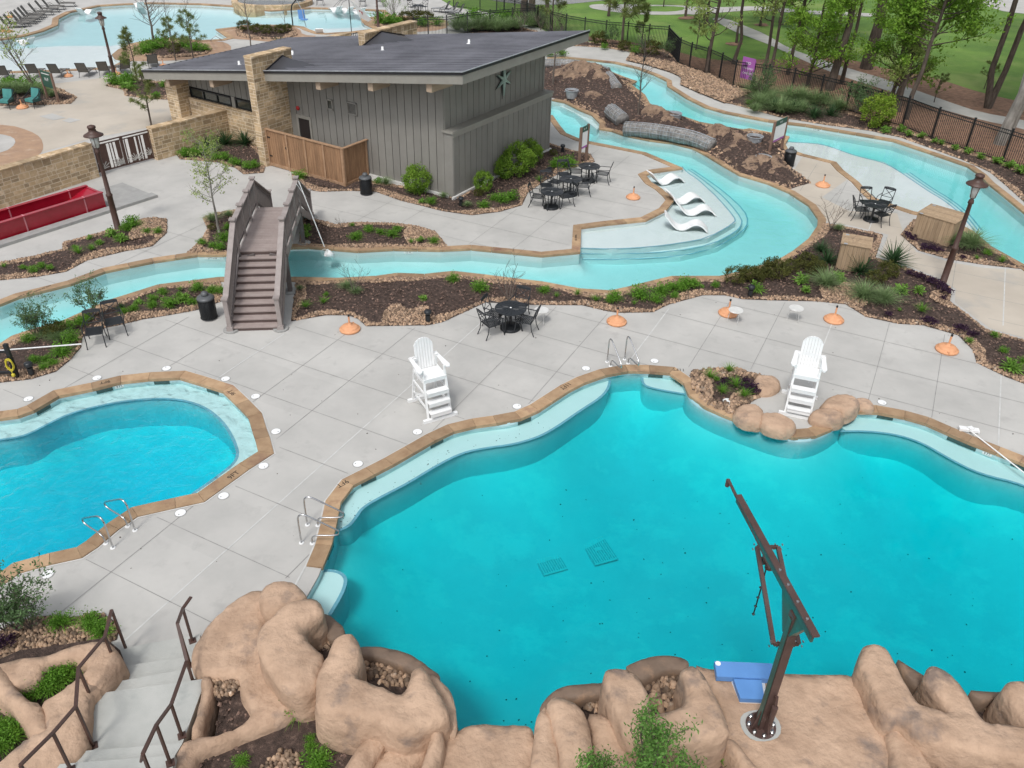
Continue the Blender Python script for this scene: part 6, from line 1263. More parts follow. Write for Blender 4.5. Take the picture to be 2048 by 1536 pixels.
m = MB(); e0 = Vector((*tp[:2], 2.99)); m.tube([e0-bd*1.5+Vector((0, 0, -.14)), e0+bd*.45+Vector((0, 0, 0.02))], .028, 8); m.tube([e0+bd*.45+Vector((0, 0, .02)), e0+bd*.45+Vector((0, 0, -.12))], .04, 8); m.build('trolley_rail', 'brownsteel', zt)
m = MB(); f = lambda x, y, z: P(x, y, z+.8)-pb
c0, c1, c2, c3 = f(1514, 1094, 2.55), f(1556, 1094, 2.55), f(1547, 1288, 2.0), f(1597, 1288, 2.0); m.beam(c0, c1, .05, .05); m.beam(c2, c3, .05, .05); m.build('crossbar', 'brownsteel', zt)
for a, b in ((c0, c2), (c1, c3)): m = MB(); m.beam(a, b, .065, .065); m.build('stay_bar', 'brownsteel', zt)
m = MB()
for c in (c0, c1, c2, c3):
    for dx in (-.06, .06):
        for dz in (-.05, .06): m.box((c.x+dx, c.y, c.z+dz), (.02, .03, .02))
m.build('bar_bolts', 'steel', zt)
m = MB(); tr = f(1534, 1129, 2.35); m.box(tr+Vector((0, 0, .1)), (.10, .22, .09), aa); m.lathe([(.07, -.03), (.07, .03), (0, .03)], 12, tr+Vector((0, -.1, .05))); m.lathe([(.07, -.03), (.07, .03), (0, .03)], 12, tr+Vector((0, .1, .12))); m.build('trolley', 'brownsteel', zt)
rp_ = thing('swing_rope', 'dark knotted rope hanging from the trolley above the water', 'rope', pb+tr); m = MB(); m.tube([(0, 0, 0), (.01, 0, -.5), (0, 0, -1.25)], .012, 6); m.build('rope', 'black', rp_); m = MB(); [m.lathe([(.0, -.03), (.03, 0), (0, .03)], 8, (0, 0, z)) for z in (-.3, -.55, -.8, -1.02, -1.22)]; m.build('rope_knots', 'black', rp_)
m = MB(); m.lathe([(.04, -.2), (.05, .2), (.0, .2)], 10, (.06, -.15, .55)); m.tube([(.1, -.13, .05), (.08, -.12, .35), (.07, -.12, .8), (.06, -.1, .95)], .028, 8); m.build('cable_bundle', 'brownsteel', zt)
g = ring([(1485+46*math.cos(a), 1452+34*math.sin(a)) for a in ()] or [(1478,1440),(1490,1425),(1520,1420),(1545,1428),(1562,1450),(1560,1475),(1535,1485),(1505,1483),(1485,1465)], .8, 1); o = flat('grout_pad', g, .822, 'stair'); del o['kind']; tag(o, 'pale grout ring under the swing beam post', 'grout pad')
# blue mats on the platform
bm = thing('landing_mat', 'wide blue vinyl mat at the water edge of the rock platform', 'mat', (0, 0, 0), group='blue mats'); m = MB(); m.prism(PL([(1429, 1322), (1545, 1327), (1541, 1358), (1434, 1353)], .95), .83, .95); m.build('mat_pad', 'blue', bm); m = MB(); m.lathe([(.05, .951), (.05, .955), (0, .955)], 14, Vector((P(1436, 1327, .95).x, P(1436, 1327, .95).y, 0))); m.build('mat_badge', 'white', bm)
bm = thing('landing_mat', 'narrower blue vinyl mat joined behind the wide one, near the post', 'mat', (0, 0, 0), group='blue mats'); m = MB(); m.prism(PL([(1467, 1358), (1523, 1360), (1529, 1399), (1481, 1397)], .93), .83, .93); m.build('mat_pad', 'blue', bm); m = MB(); m.prism(PL([(1461, 1359), (1529, 1361), (1533, 1407), (1480, 1404)], .82), .79, .832); m.build('mat_base', 'white', bm)
# handrails of the stairs
def srail(posts, ends, label):
    o = P(posts[0][0], posts[0][1], posts[0][2]); t = thing('stair_handrail', label, 'handrail', o, group='brown steel stair handrails'); tops = []
    for x, y, z, ty in posts:
        b = P(x, y, z); h = hgt(x, y, ty, z)-z; m = MB(); m.beam(b-o, b-o+Vector((0, 0, h)), .04, .04); m.build('rail_post', 'bronze', t); m = MB(); bb = b-o; m.box((bb.x, bb.y, bb.z+.008), (.13, .13, .016), .5); m.build('foot_plate', 'bronze', t); tops.append(b-o+Vector((0, 0, h)))
    e = [P(x, y, z)-o for x, y, z in ends]; pts = ([e[0]] if e else [])+tops+([e[1]] if len(e) > 1 else []); m = MB()
    for a, b in zip(pts[:-1], pts[1:]): m.beam(a, b, .055, .03)
    m.build('top_rail', 'bronze', t)
srail([(255, 1306, .0, 1220), (236, 1341, .3, 1273), (185, 1402, .6, 1336), (187, 1492, .6, 1413), (142, 1540, .9, 1466), (90, 1620, 1.05, 1530)], [], 'thin brown handrail on the left side of the concrete stairs')
srail([(385, 1282, .15, 1217), (381, 1332, .3, 1247), (387, 1366, .45, 1322), (364, 1472, .6, 1409), (341, 1527, .9, 1450), (318, 1590, 1.05, 1508)], [(382, 1194, 1.05), (283, 1522, 1.9)], 'thin brown handrail on the right side of the concrete stairs')
# pole and bucket on the bridge, hose post, vacuum pole
bk = thing('bucket_pole', 'long white pole leaning from the footbridge rail with a white bucket dipping in the river', 'bucket', (0, 0, 0)); top_, bot = P(597, 362, 2.62), P(649, 494, .25); m = MB(); m.tube([top_, bot], .018, 6); m.tube([P(593, 368, 2.58), P(612, 395, 2.0)], .012, 6); m.build('pole', 'white', bk)
T = Matrix.Translation(P(660, 509, .0)) @ Matrix.Rotation(R(-52), 4, 'Y') @ Matrix.Rotation(R(20), 4, 'X'); m = MB(); m.lathe([(.0, -.14), (.11, -.14), (.15, .16), (.14, .16), (.10, -.12), (0, -.12)], 20, T=T); m.build('bucket', 'white', bk, True); m = MB(); m.tube([T@Vector((.15*math.cos(a), 0.0, .16+.2*math.sin(a))) for a in np.linspace(0, math.pi, 9)], .008, 5); m.build('bucket_handle', 'white', bk)
hp = thing('hose_post', 'short black post in the left bed with a coil of yellow hose hanging on it', 'post', P(34, 752, .08)); H_ = hgt(34, 752, 688, .08)-.08; m = MB(); m.box((0, 0, H_/2), (.1, .1, H_)); m.build('post', 'black', hp); m = MB(); m.beam((0, 0, H_-.25), (-1.6, -.1, H_-.25), .05, .05); m.beam((0, 0, .12), (-1.6, -.1, .12), .06, .06); m.build('crossbar', 'black', hp)
hc = thing('hose_coil', 'yellow hose coil hanging on the black post', 'hose', P(34, 752, .08)); m = MB(); pts = []
for k in range(60): a = k*.42; r = .13+.02*math.sin(k*.7); pts.append((-.02+r*math.cos(a)*.75, -.08-.0006*k-.01*math.sin(k), H_-.62+r*1.35*math.sin(a)))
m.tube(pts, .014, 6); m.tube([(-.08, -.09, H_-.75), (-.06, -.1, .35), (-.02, -.1, .12)], .014, 6); m.tube([(.06, -.09, H_-.75), (.05, -.1, .35)], .014, 6); m.build('coiled_hose', 'hose', hc); m = MB(); m.lathe([(.0, -.06), (.05, -.03), (.05, .03), (0, .06)], 10, (-.02, -.1, .1)); m.build('hose_end', 'hose', hc)
wp = thing('cleaning_pole', 'long white pole lying across the left bed on the black post', 'pole', (0, 0, 0)); m = MB(); m.tube([P(-40, 704, .8), P(163, 688, .55)], .02, 8); m.build('pole', 'white', wp)
vp = thing('vacuum_pole', 'white pool vacuum head and pole lying over the coping at the right edge', 'pool vacuum', (0, 0, 0)); m = MB(); m.tube([P(1940, 861, .1), P(2050, 947, .0), P(2150, 1025, -.1)], .018, 8); m.build('pole', 'white', vp); p = P(1938, 859, .07); m = MB(); m.box(p, (.5, .16, .07), face((1925, 857), (1953, 861))); m.box(p+Vector((.02, -.02, .06)), (.14, .12, .05), .3); m.build('vacuum_head', 'white', vp)
# galvanised tubs and grey log-like wire rolls on the island
def mk_tub():
    t = thing('metal_tub', 't', 'tub'); m = MB(); m.lathe([(.27, 0), (.36, .42), (.38, .42), (.38, .45), (.34, .45), (.26, .05), (0, .05)], 22); m.build('tub_wall', 'tin', t); m = MB(); m.lathe([(.33, .34), (.0, .38)], 18); m.build('soil_fill', 'mulch', t); m = MB(); [m.tube([(.37*math.cos(a)*k, .37*math.sin(a)*k, .36-.03*(k > 1)) for k in (1, 1.12)], .02, 5) for a in (0, 3.14)]; m.build('tub_handle', 'tin', t); return t
tub = Copies(mk_tub)
for i, (x, y, s) in enumerate(((1143, 196, 1.05), (1346, 245, 1.15), (1507, 291, 1.1), (1524, 331, 1.0))): tub(P(x, y, .15), i*.9, 'grey galvanised tub sunk in the river island, '+ordn(i, 4), 'galvanised tubs on the island', s)
def log(pts, r, label, z=.3):
    q = [P(x, y, z+dz) for x, y, dz in pts]; o = q[0]; t = thing('fake_log', label, 'fake log', o, group='grey fake logs on the island'); q = chaikin([v-o for v in q], 2, False); m = MB(); n = 18; m.tube(q, [r*(1+.06*math.sin(i*1.3)) for i in range(len(q))], n); m.build('log_shell', 'logmesh', t, True); m = MB()
    L = sum((b-a).length for a, b in zip(q[:-1], q[1:])); q2 = resample(q, .22, False)
    for i in range(1, len(q2)-1):
        d = (q2[i+1]-q2[i-1]).normalized(); sd = d.cross(Vector((0, 0, 1))).normalized(); u = sd.cross(d); m.tube([q2[i]+(sd*math.cos(a)+u*math.sin(a))*(r*1.06) for a in np.linspace(0, 6.28, 13)[:-1]], .01, 4, closed=True)
    for a in np.linspace(0, 3.14, 7):
        pp = []
        for i in range(len(q)):
            d = (q[min(i+1, len(q)-1)]-q[max(i-1, 0)]).normalized(); sd = d.cross(Vector((0, 0, 1))).normalized(); u = sd.cross(d); pp.append(q[i]+(sd*math.cos(a)+u*math.sin(a))*(r*1.07))
        m.tube(pp, .01, 4)
    m.build('wire_mesh', 'tin', t)
log([(1250, 258, .0), (1290, 260, .12), (1345, 268, .15), (1390, 278, .1), (1424, 293, .0)], .36, 'longest grey fake log lying along the near bank of the island')
log([(1222, 222, .1), (1232, 231, .12), (1245, 241, .05)], .38, 'short upright-looking grey log section left of the longest log')
log([(1217, 152, .1), (1225, 164, .1), (1234, 176, 0)], .30, 'rough grey log stub in the upper middle of the island')
log([(1085, 128, .0), (1130, 128, .1), (1175, 133, .12), (1216, 145, 0)], .30, 'long grey fake log at the far bank behind the building')
# pool lift and blown umbrella by the upper pool
pl = thing('pool_lift', 'grey pool lift with a blue seat on the stone apron of the upper pool', 'pool lift', P(586, 52)); m = MB(); m.tube([(0, 0, 0), (0, 0, 1.1), (.1, 0, 1.5), (.5, 0, 1.9)], .05, 8); m.build('mast', 'black', pl); m = MB(); m.box((1.0, -.3, .55), (.5, .45, .06)); m.beam((.8, -.1, .55), (.75, 0, 1.2), .5, .05, up=(0, 1, 0)); m.build('seat', 'blue', pl); m = MB(); m.tube([(.5, 0, 1.9), (.9, -.2, 1.2), (1.0, -.3, .55)], .03, 6); m.tube([(1.0, -.3, .5), (1.1, -.3, 0)], .03, 6); m.build('lift_arm', 'tin', pl)
um = thing('patio_umbrella', 'half collapsed white umbrella with a drooping red striped canopy by the upper pool', 'umbrella', P(703, 64)); m = MB(); m.tube([(0, 0, 0), (0, 0, 2.3)], .03, 8); m.build('umbrella_pole', 'black', um); m = MB(); [m.tube([(0, 0, 2.3), (math.cos(a)*.7, math.sin(a)*.7, 2.2), (math.cos(a)*1.2, math.sin(a)*1.2, 1.75)], .012, 5) for a in (2.6, 3.3, 4.2)]; m.build('umbrella_rib', 'black', um)
m = MB(); m.add([(0, 0, 2.3), (.9, -.4, 1.75), (1.7, -.5, 1.0), (1.3, .1, .75), (.7, .2, 1.0), (.45, .1, 1.6)], [(0, 1, 5), (1, 2, 3), (1, 3, 4), (1, 4, 5)]); m.build('canopy', 'white', um); m = MB(); m.add([(.72, -.2, 1.62), (1.0, -.3, 1.45), (.95, .0, 1.15), (.75, .08, 1.2)], [(0, 1, 2, 3)]); m.build('red_stripe', 'redthing', um)
MT['l_shrub'] = leaf('shrub_leaf', (.17, .33, .07), (.09, .20, .04))
# ------------------------------------------------------------ plants
def quads(c, d, u, l, w):   # centres, direction along, side, length, width -> leaf diamonds
    n = len(c); l = np.broadcast_to(l, n)[:, None]; w = np.broadcast_to(w, n)[:, None]
    v = np.stack([c-d*l*.5, c+u*w*.5, c+d*l*.5, c-u*w*.5], 1).reshape(-1, 3); return v, np.arange(4*n).reshape(-1, 4)
def rdir(n, up=0.): d = RNG.normal(size=(n, 3)); d[:, 2] += up; return d/np.linalg.norm(d, axis=1)[:, None]
def perp(d): r = rdir(len(d)); u = np.cross(d, r); return u/np.maximum(1e-6, np.linalg.norm(u, axis=1))[:, None]
def blades(n, L, w, spread=.6, droop=.5, seg=3, base=.05, stiff=False):
    """arching blades from a centre"""
    a = RNG.uniform(0, 2*np.pi, n); el = np.arcsin(np.clip(RNG.uniform(1-spread, 1, n), -1, 1)) if not stiff else np.arcsin(RNG.uniform(.05, 1, n)); l = L*RNG.uniform(.6, 1.1, n)
    o = np.stack([RNG.normal(0, base, n), RNG.normal(0, base, n), np.zeros(n)], 1); h = np.stack([np.cos(a), np.sin(a), 0*a], 1); sd = np.stack([-np.sin(a), np.cos(a), 0*a], 1); V = []; Fs = []
    for k in range(seg+1):
        t = k/seg; r = np.cos(el)*l*t*(1+.35*droop*t); z = np.sin(el)*l*t-droop*l*t*t*.55; p = o+h*r[:, None]; p[:, 2] += np.maximum(z, .01); ww = w*(1-t*.92)*(.55+.45*min(1, t*3)) if seg > 1 else w; V.append(p-sd*ww*.5); V.append(p+sd*ww*.5)
    V = np.stack(V, 1); m = 2*(seg+1)
    for k in range(seg): Fs.append(np.stack([np.arange(n)*m+2*k, np.arange(n)*m+2*k+1, np.arange(n)*m+2*k+3, np.arange(n)*m+2*k+2], 1))
    return V.reshape(-1, 3), np.concatenate(Fs)
def clump(n, R_, H_, ncl, sz, cz=.5, spread=.2, shell=.75):
    c = rdir(ncl, .25)*RNG.uniform(shell, 1, (ncl, 1)); i = RNG.integers(0, ncl, n); p = c[i]+RNG.normal(0, spread, (n, 3)); p = p*[R_, R_, H_*.5]+[0, 0, H_*cz]; p = p[p[:, 2] > .01]
    d = rdir(len(p), .3); return quads(p, d, perp(d), sz*RNG.uniform(.6, 1.3, len(p)), sz*.6)
def join(*vf):
    V = []; Fs = []; o = 0
    for v, f in vf: V.append(v); Fs.append(f+o); o += len(v)
    return np.concatenate(V), np.concatenate(Fs)
KIND = {  # unit-size plants: radius about 1
 'fern': ('fern_clump', 'l_fern', 'fern', lambda: join(blades(150, .95, .05, .75, .55), clump(420, .8, .8, 22, .13, .42, .22, .3))),
 'hosta': ('leafy_perennial', 'l_hosta', 'plant', lambda: join(blades(46, .9, .26, .7, .55), clump(90, .7, .7, 12, .28, .5, .2, .3))),
 'grass': ('ornamental_grass', 'l_grass', 'grass', lambda: blades(420, 1.3, .026, .42, .7, 4)),
 'gtuft': ('grass_tuft', 'l_fern', 'grass', lambda: blades(90, 1.2, .045, .45, .45, 3)),
 'yucca': ('yucca_plant', 'l_yucca', 'yucca', lambda: blades(130, 1.0, .07, .9, .12, 2, .04, True)),
 'dark': ('bronze_shrub', 'l_dark', 'shrub', lambda: clump(1500, .95, 1.3, 46, .14, .5, .14)),
 'purple': ('purple_plant', 'l_purple', 'plant', lambda: clump(500, 1., .7, 26, .2, .45, .16, .3)),
 'bush': ('rounded_bush', 'l_bush', 'bush', lambda: clump(5200, .95, 2.0, 80, .11, .52, .10)),
 'ybush': ('rounded_bush', 'l_bushy', 'bush', lambda: clump(4200, .95, 2.1, 70, .12, .52, .11)),
 'wispy': ('wispy_shrub', 'l_vitex', 'shrub', None),
 'bare': ('bare_shrub', 'twig', 'shrub', None)}
_var = {}
def branchy(m, o, d, L, r, depth, rnd, spread=.6, tips=None, n=5, up=.15, kids=3):
    pts = [Vector(o)]; rr = [r]; dd = Vector(d).normalized(); k = 4
    for i in range(k): dd = (dd+Vector((rnd.gauss(0, .12), rnd.gauss(0, .12), rnd.gauss(.03, .08)+up*.2))).normalized(); pts.append(pts[-1]+dd*L/k); rr.append(r*(1-.75*(i+1)/k)+.0015)
    m.tube(pts, rr, n, cap=False)
    if tips is not None: tips += [tuple(p) for p in pts[2:]]
    if depth > 0:
        for j in range(kids):
            t = rnd.uniform(.3, .95); i = min(k-1, int(t*k)); p = pts[i].lerp(pts[i+1], t*k-i); a = rnd.uniform(0, 6.28); x = Vector((math.cos(a), math.sin(a), rnd.uniform(-.1, .6))); branchy(m, p, dd*(1-spread)+x*spread, L*rnd.uniform(.4, .65), max(.002, rr[i]*.55), depth-1, rnd, spread, tips, max(3, n-1), up, kids)
def plant_mesh(kind, v):
    if (kind, v) in _var: return _var[(kind, v)]
    nm, mt, cat, fn = KIND[kind]
    if fn: V, Fc = fn(); o = np_mesh(nm, V, Fc, mt)
    else:
        rnd = random.Random(v*7+len(kind)); m = MB(); tips = []
        for k in range(5 if kind == 'bare' else 8): a = k*6.28/6+rnd.random(); branchy(m, (0, 0, 0), (math.cos(a)*.45, math.sin(a)*.45, 1), 1.0*rnd.uniform(.7, 1.1), .014, 2, rnd, .55, tips, 4)
        if kind == 'bare': o = m.build(nm, mt)
        else:
            t = np.array(tips); p = t[RNG.integers(0, len(t), 1500)]+RNG.normal(0, .045, (1500, 3)); d = rdir(1500, .4); V, Fc = quads(p, d, perp(d), .075, .03)
            me = bpy.data.meshes.new(nm); vs = m.v+[tuple(q) for q in V]; of = len(m.v); me.from_pydata(vs, [], m.f+[tuple(int(i)+of for i in f) for f in Fc]); me.materials.append(MT['twig']); me.materials.append(MT[mt]); me.polygons.foreach_set('material_index', [0]*len(m.f)+[1]*len(Fc)); me.update(); o = bpy.data.objects.new(nm, me); COL.objects.link(o)
    _var[(kind, v)] = o; o['_new'] = 1; return o
WORDS = {'fern': 'feathery green fern', 'hosta': 'light broad-leaved plant', 'grass': 'grey-green grass', 'gtuft': 'spiky grass tuft', 'yucca': 'spiky yucca', 'dark': 'olive shrub', 'purple': 'purple plant', 'bush': 'glossy green rounded bush', 'ybush': 'yellow-green rounded bush', 'wispy': 'wispy thin-stemmed shrub', 'bare': 'leafless twiggy shrub'}
def plant(kind, px, py, s, where, z=.1, hs=1.):
    o = plant_mesh(kind, random.randrange(3)); s *= random.uniform(.88, 1.1)*(.8 if kind == 'purple' else .85 if kind == 'dark' else 1); p = P(px, py, z)
    if '_new' in o: del o['_new']
    else: o = o.copy(); COL.objects.link(o)
    o.location = p; o.rotation_euler = (0, 0, random.uniform(0, 6.28)); o.scale = (s, s, s*hs); nm, mt, cat, _ = KIND[kind]; tag(o, WORDS[kind]+' '+where, cat, WORDS[kind]+'s '+where); return o
def plants(ox, oy, where, lst, z=.1):
    by = {}
    for q in lst: by.setdefault(q[2], []).append(q)
    for k, qs in by.items():
        qs.sort()
        for i, q in enumerate(qs): plant(k, ox+q[0]/4, oy+q[1]/4, q[3], where+(', '+ordn(i, len(qs)) if len(qs) > 1 else ''), z, q[4] if len(q) > 4 else 1.)['group'] = WORDS[k]+'s '+where
f, h, g, t_, y, dk, pu = 'fern', 'hosta', 'grass', 'gtuft', 'yucca', 'dark', 'purple'
plants(0, 384, 'in the bed below the red slide', [(1060,275,f,.55),(1020,300,f,.35),(1170,325,f,.22),(1265,320,f,.25),(890,345,h,.36),(975,385,h,.36),(800,412,h,.24),(720,372,h,.18),(735,462,t_,.3),(630,490,t_,.34),(605,450,f,.2),(190,608,f,.2),(270,630,f,.27),(335,598,f,.26),(400,612,f,.2),(30,600,t_,.22)])
plants(0, 384, 'beyond the river, left of the footbridge', [(1700,225,g,.42),(1830,190,g,.3),(1790,380,f,.42),(1700,435,f,.26),(1620,410,f,.3),(1815,290,f,.3),(1700,300,dk,.2),(1760,450,f,.3)])
plants(0, 384, 'along the left bed beside the lone chairs', [(1575,780,f,.42),(1440,785,t_,.22),(1305,810,f,.25),(1225,860,f,.25),(1215,915,f,.28),(1110,890,h,.24),(1070,940,f,.28),(990,962,f,.24),(970,925,y,.25),(1360,905,f,.38),(1470,870,h,.3),(1545,890,f,.3),(1445,835,f,.22),(1700,795,f,.33),(1780,800,f,.3),(500,1290,f,.42),(270,1350,f,.24),(350,1405,f,.22),(430,1370,f,.26),(360,1345,f,.2),(520,1110,f,.4),(560,1185,f,.42),(640,1050,f,.4),(700,1010,f,.3),(440,1140,dk,.42),(380,1150,g,.5),(240,1180,f,.34),(460,1180,g,.45)])
plants(0, 384, 'behind the lone chairs', [(745,1000,'wispy',.85),(330,1140,'wispy',.9),(280,1150,'wispy',.7)])
plants(512, 384, 'beyond the river, right of the footbridge', [(800,370,f,.36),(905,310,f,.34),(1000,330,f,.3),(1095,350,f,.38),(1130,305,f,.26),(770,268,f,.14),(1240,405,t_,.25),(1315,390,h,.2),(1425,400,f,.32),(400,300,h,.3),(400,350,h,.28),(690,300,'bare',.5)])
plants(512, 384, 'in the long river bed, left half', [(1580,705,f,.34),(1790,775,f,.42),(1335,860,h,.24),(540,885,t_,.3),(395,920,t_,.28),(560,825,f,.16),(730,765,g,.35),(800,805,g,.3),(350,775,g,.2),(780,800,'bare',.85),(2030,880,'bare',1.35)])
plants(1024, 384, 'in the long river bed, middle stretch', [(255,795,f,.3),(355,835,t_,.2),(525,820,t_,.28),(670,868,t_,.28),(820,855,f,.4),(780,870,f,.25),(1020,835,f,.5),(1150,868,f,.3),(1200,805,f,.42),(1290,775,f,.4),(1400,745,f,.48),(1350,770,f,.35),(1450,740,f,.35),(1300,835,f,.25),(975,895,t_,.18),(1630,750,f,.25),(1520,760,h,.14),(1100,850,'bare',.0001+.2)])
plants(1024, 384, 'left of the squat timber box', [(1780,720,dk,.5),(1900,700,dk,.42),(1960,700,dk,.5),(2045,650,dk,.4),(1950,785,h,.4)])
plants(1536, 384, 'around the squat timber box', [(60,680,dk,.55),(180,640,dk,.45),(300,600,dk,.5),(370,655,dk,.42),(850,730,dk,.45),(950,670,dk,.5),(265,720,h,.45),(300,790,h,.26),(560,680,h,.34),(580,720,h,.28),(300,530,pu,.42),(110,610,pu,.35),(380,610,pu,.35),(250,545,pu,.3),(470,560,y,.75),(420,470,y,.6),(735,640,y,.75),(1000,560,y,.9),(460,750,g,.75),(760,850,g,.78),(920,880,g,.85),(560,300,g,.32),(560,560,'bare',.9),(505,300,'bare',1.1)])
plants(1536, 384, 'between squat timber box and lamp post', [(1055,800,h,.42),(1205,800,h,.36),(1140,655,pu,.26),(1215,680,pu,.32),(1290,715,pu,.36),(1370,755,pu,.34),(1400,800,pu,.36),(1410,850,pu,.2),(1290,1040,pu,.32),(1550,1110,pu,.34),(1640,1150,pu,.26),(1230,955,t_,.42),(1050,950,t_,.18),(1815,1150,f,.22),(1880,1275,f,.24),(1950,1420,h,.42),(2040,1360,f,.2),(1610,1195,f,.18),(960,980,pu,.2)])
plants(1536, 384, 'under the wider timber box', [(1620,440,g,1.1),(1500,420,g,.7),(1280,460,pu,.36),(1350,465,pu,.3),(1110,345,pu,.25),(1160,375,pu,.28),(1750,495,f,.26),(1870,560,t_,.4),(1670,535,t_,.24),(1560,525,pu,.2)])
plants(512, 0, 'by the cedar enclosure', [(350,1420,f,.42),(980,1460,f,.3),(1040,1470,g,.4)])
plants(512, 0, 'against the grey building', [(1285,1540,'bush',.72,.9),(1815,1540,'bush',.48,1.1)])
plants(1024, 0, 'at the right side of the grey building', [(40,1400,'bush',.7,.95),(140,1310,'bush',.62,.95),(-60,1420,'bush',.5,.8),(420,1330,f,.6),(340,1330,f,.4),(480,1320,f,.45),(330,1240,dk,.25),(220,1450,t_,.3)])
plants(512, 384, 'below the corner of the grey building', [(1970,70,f,.5),(1900,60,f,.35),(2040,50,f,.42),(1825,115,f,.36),(1400,85,f,.32),(1325,80,h,.24),(1780,30,dk,.28),(1500,40,g,.3),(1690,110,g,.26),(1240,10,g,.3)])
plants(0, 0, 'against the stone garden wall', [(1480,1240,f,.5),(1560,1230,f,.5),(1640,1220,f,.5),(1550,1180,f,.45),(1720,1270,f,.45),(1800,1265,f,.45),(1890,1310,f,.45),(1980,1340,f,.42),(2040,1330,f,.35),(1660,1170,y,.7),(1800,1150,y,.85),(1960,1150,y,.85),(1720,1200,g,.5)])
plants(0, 0, 'by the lamp near the upper pool', [(910,665,f,.7),(980,670,f,.7),(1050,655,f,.7),(1060,710,h,.55),(1000,700,h,.5),(1320,690,f,.5),(1390,690,f,.6),(1380,745,dk,.4),(1250,775,f,.4)])
plants(0, 0, 'behind the teal armchairs', [(20,750,g,.95),(80,750,g,.9),(150,745,g,.9),(230,740,g,.9),(310,740,g,.9),(360,750,g,.7),(60,700,f,.9),(150,705,f,.9),(240,700,f,.8),(330,715,f,.7),(420,770,g,.5)])
plants(0, 0, 'on the round peninsula of the upper pool', [(1160,420,f,.9),(1240,390,f,.9),(1320,370,f,.9),(1180,390,f,.7),(1400,420,dk,.6),(1560,400,f,.8),(1640,400,f,.6),(1480,370,f,.7)])
plants(512, 0, 'on the beds at the right of the upper pool', [(-90,240,dk,.6),(0,260,dk,.6),(90,270,dk,.65),(200,265,dk,.65),(260,250,dk,.5),(1000,180,f,1.),(1080,185,f,1.),(1140,190,f,.8),(1200,165,dk,.65),(1290,160,dk,.7),(1370,160,dk,.6),(1330,200,f,.9),(1450,195,f,.8),(180,360,y,.8)])
plants(512, 0, 'inside the black fence behind the roof', [(1610,240,g,1.5),(1690,250,g,1.4),(1770,240,g,1.5),(1850,240,g,1.5),(1930,250,g,1.5),(2010,240,g,1.4),(1640,200,f,1.2),(1760,190,f,1.2),(1900,190,f,1.2),(2020,180,f,1.2),(1740,130,f,1.)])
plants(1536, 0, 'along the right stretch of the black fence', [(20,830,g,1.2),(40,880,y,.9),(110,900,g,1.1),(190,890,y,.9),(160,810,g,1.2),(260,820,g,1.2),(360,830,g,1.1),(370,930,y,.8),(450,830,g,1.1),(500,920,y,.8),(560,880,g,1.2),(270,890,g,.9),(700,900,'wispy',1.6),(760,960,'wispy',1.4),(940,1055,h,.42),(1065,1045,h,.42),(1130,1080,h,.34),(1225,1095,h,.34),(1330,1135,h,.3),(1385,1150,h,.32),(1500,1190,h,.34),(1600,1220,h,.34),(1700,1262,h,.34),(1830,1300,h,.38),(1925,1335,h,.4),(2020,1378,h,.48),(930,1010,dk,.4)])
plant('ybush', 1751, 252, .85, 'standing against the right stretch of the black fence', hs=.85)
plants(1024, 0, 'along the middle stretch of the black fence', [(700,350,dk,.8),(800,365,'wispy',1.0),(740,385,f,.5),(990,415,f,.6),(1060,430,'wispy',.9),(1110,435,dk,.8),(1240,460,'wispy',.9),(900,400,dk,.6),(1990,790,'wispy',1.4),(1960,760,g,1.3),(1980,850,g,1.2),(1900,830,f,.4),(1940,890,g,.7),(2020,800,g,1.2),(230,240,'bare',1.6),(400,250,'bare',1.6),(80,250,'bare',1.5),(150,210,g,1.5),(200,180,g,1.4),(40,230,g,1.4),(300,440,f,.7),(400,440,f,.7),(-40,200,f,1.3)])
plants(1024, 384, 'in the small bed beside the right lifeguard chair', [(1580,1480,t_,.34),(1735,1430,t_,.32),(1715,1510,pu,.2),(1640,1500,f,.15)], .12)
plants(1024, 768, 'near the boulders of the small bed', [(1680,65,t_,.34),(1790,15,t_,.34),(1860,95,t_,.34),(1695,10,pu,.22),(1900,30,pu,.4),(1930,60,pu,.25)], .12)
plants(0, 1152, 'in the lower left corner bed', [(150,440,'wispy',1.0),(250,430,'wispy',.8),(40,440,'wispy',.75),(495,380,f,.34),(715,370,f,.28),(760,410,f,.26),(820,460,f,.34),(30,540,pu,.3)], .12)
plants(0, 1152, 'in the fern pocket left of the stairs', [(190,890,f,.34),(250,850,f,.36),(300,900,f,.36),(350,850,f,.36),(400,900,f,.34),(420,830,f,.36),(490,830,f,.34),(530,770,f,.34),(600,730,f,.3),(250,930,f,.3),(600,690,t_,.2)], .5)
plants(0, 1152, 'at the lower left edge of the picture', [(30,1020,h,.2),(10,1230,f,.34),(60,1250,f,.34),(100,1290,f,.36),(30,1320,f,.36),(0,1370,f,.3),(1935,1490,f,.2)], .5)
plants(512, 1152, 'in the mulch between the big rocks', [(345,1080,f,.4),(195,1150,f,.18),(430,1310,f,.14),(440,1370,f,.16),(500,1500,f,.32),(430,960,f,.16)], .5)
plants(1024, 1152, 'beside the log-like rock at the bottom edge', [(1620,1400,h,.36),(1720,1460,f,.12)], .5)
plants(1536, 1152, 'in the dark pocket below the forked rock', [(1470,1500,f,.2),(1570,1530,f,.24)], .5)
o = plant('fern', 1388, 1522, .07, 'tiny sprout in the mulch right of the leafy foreground shrub', .5)
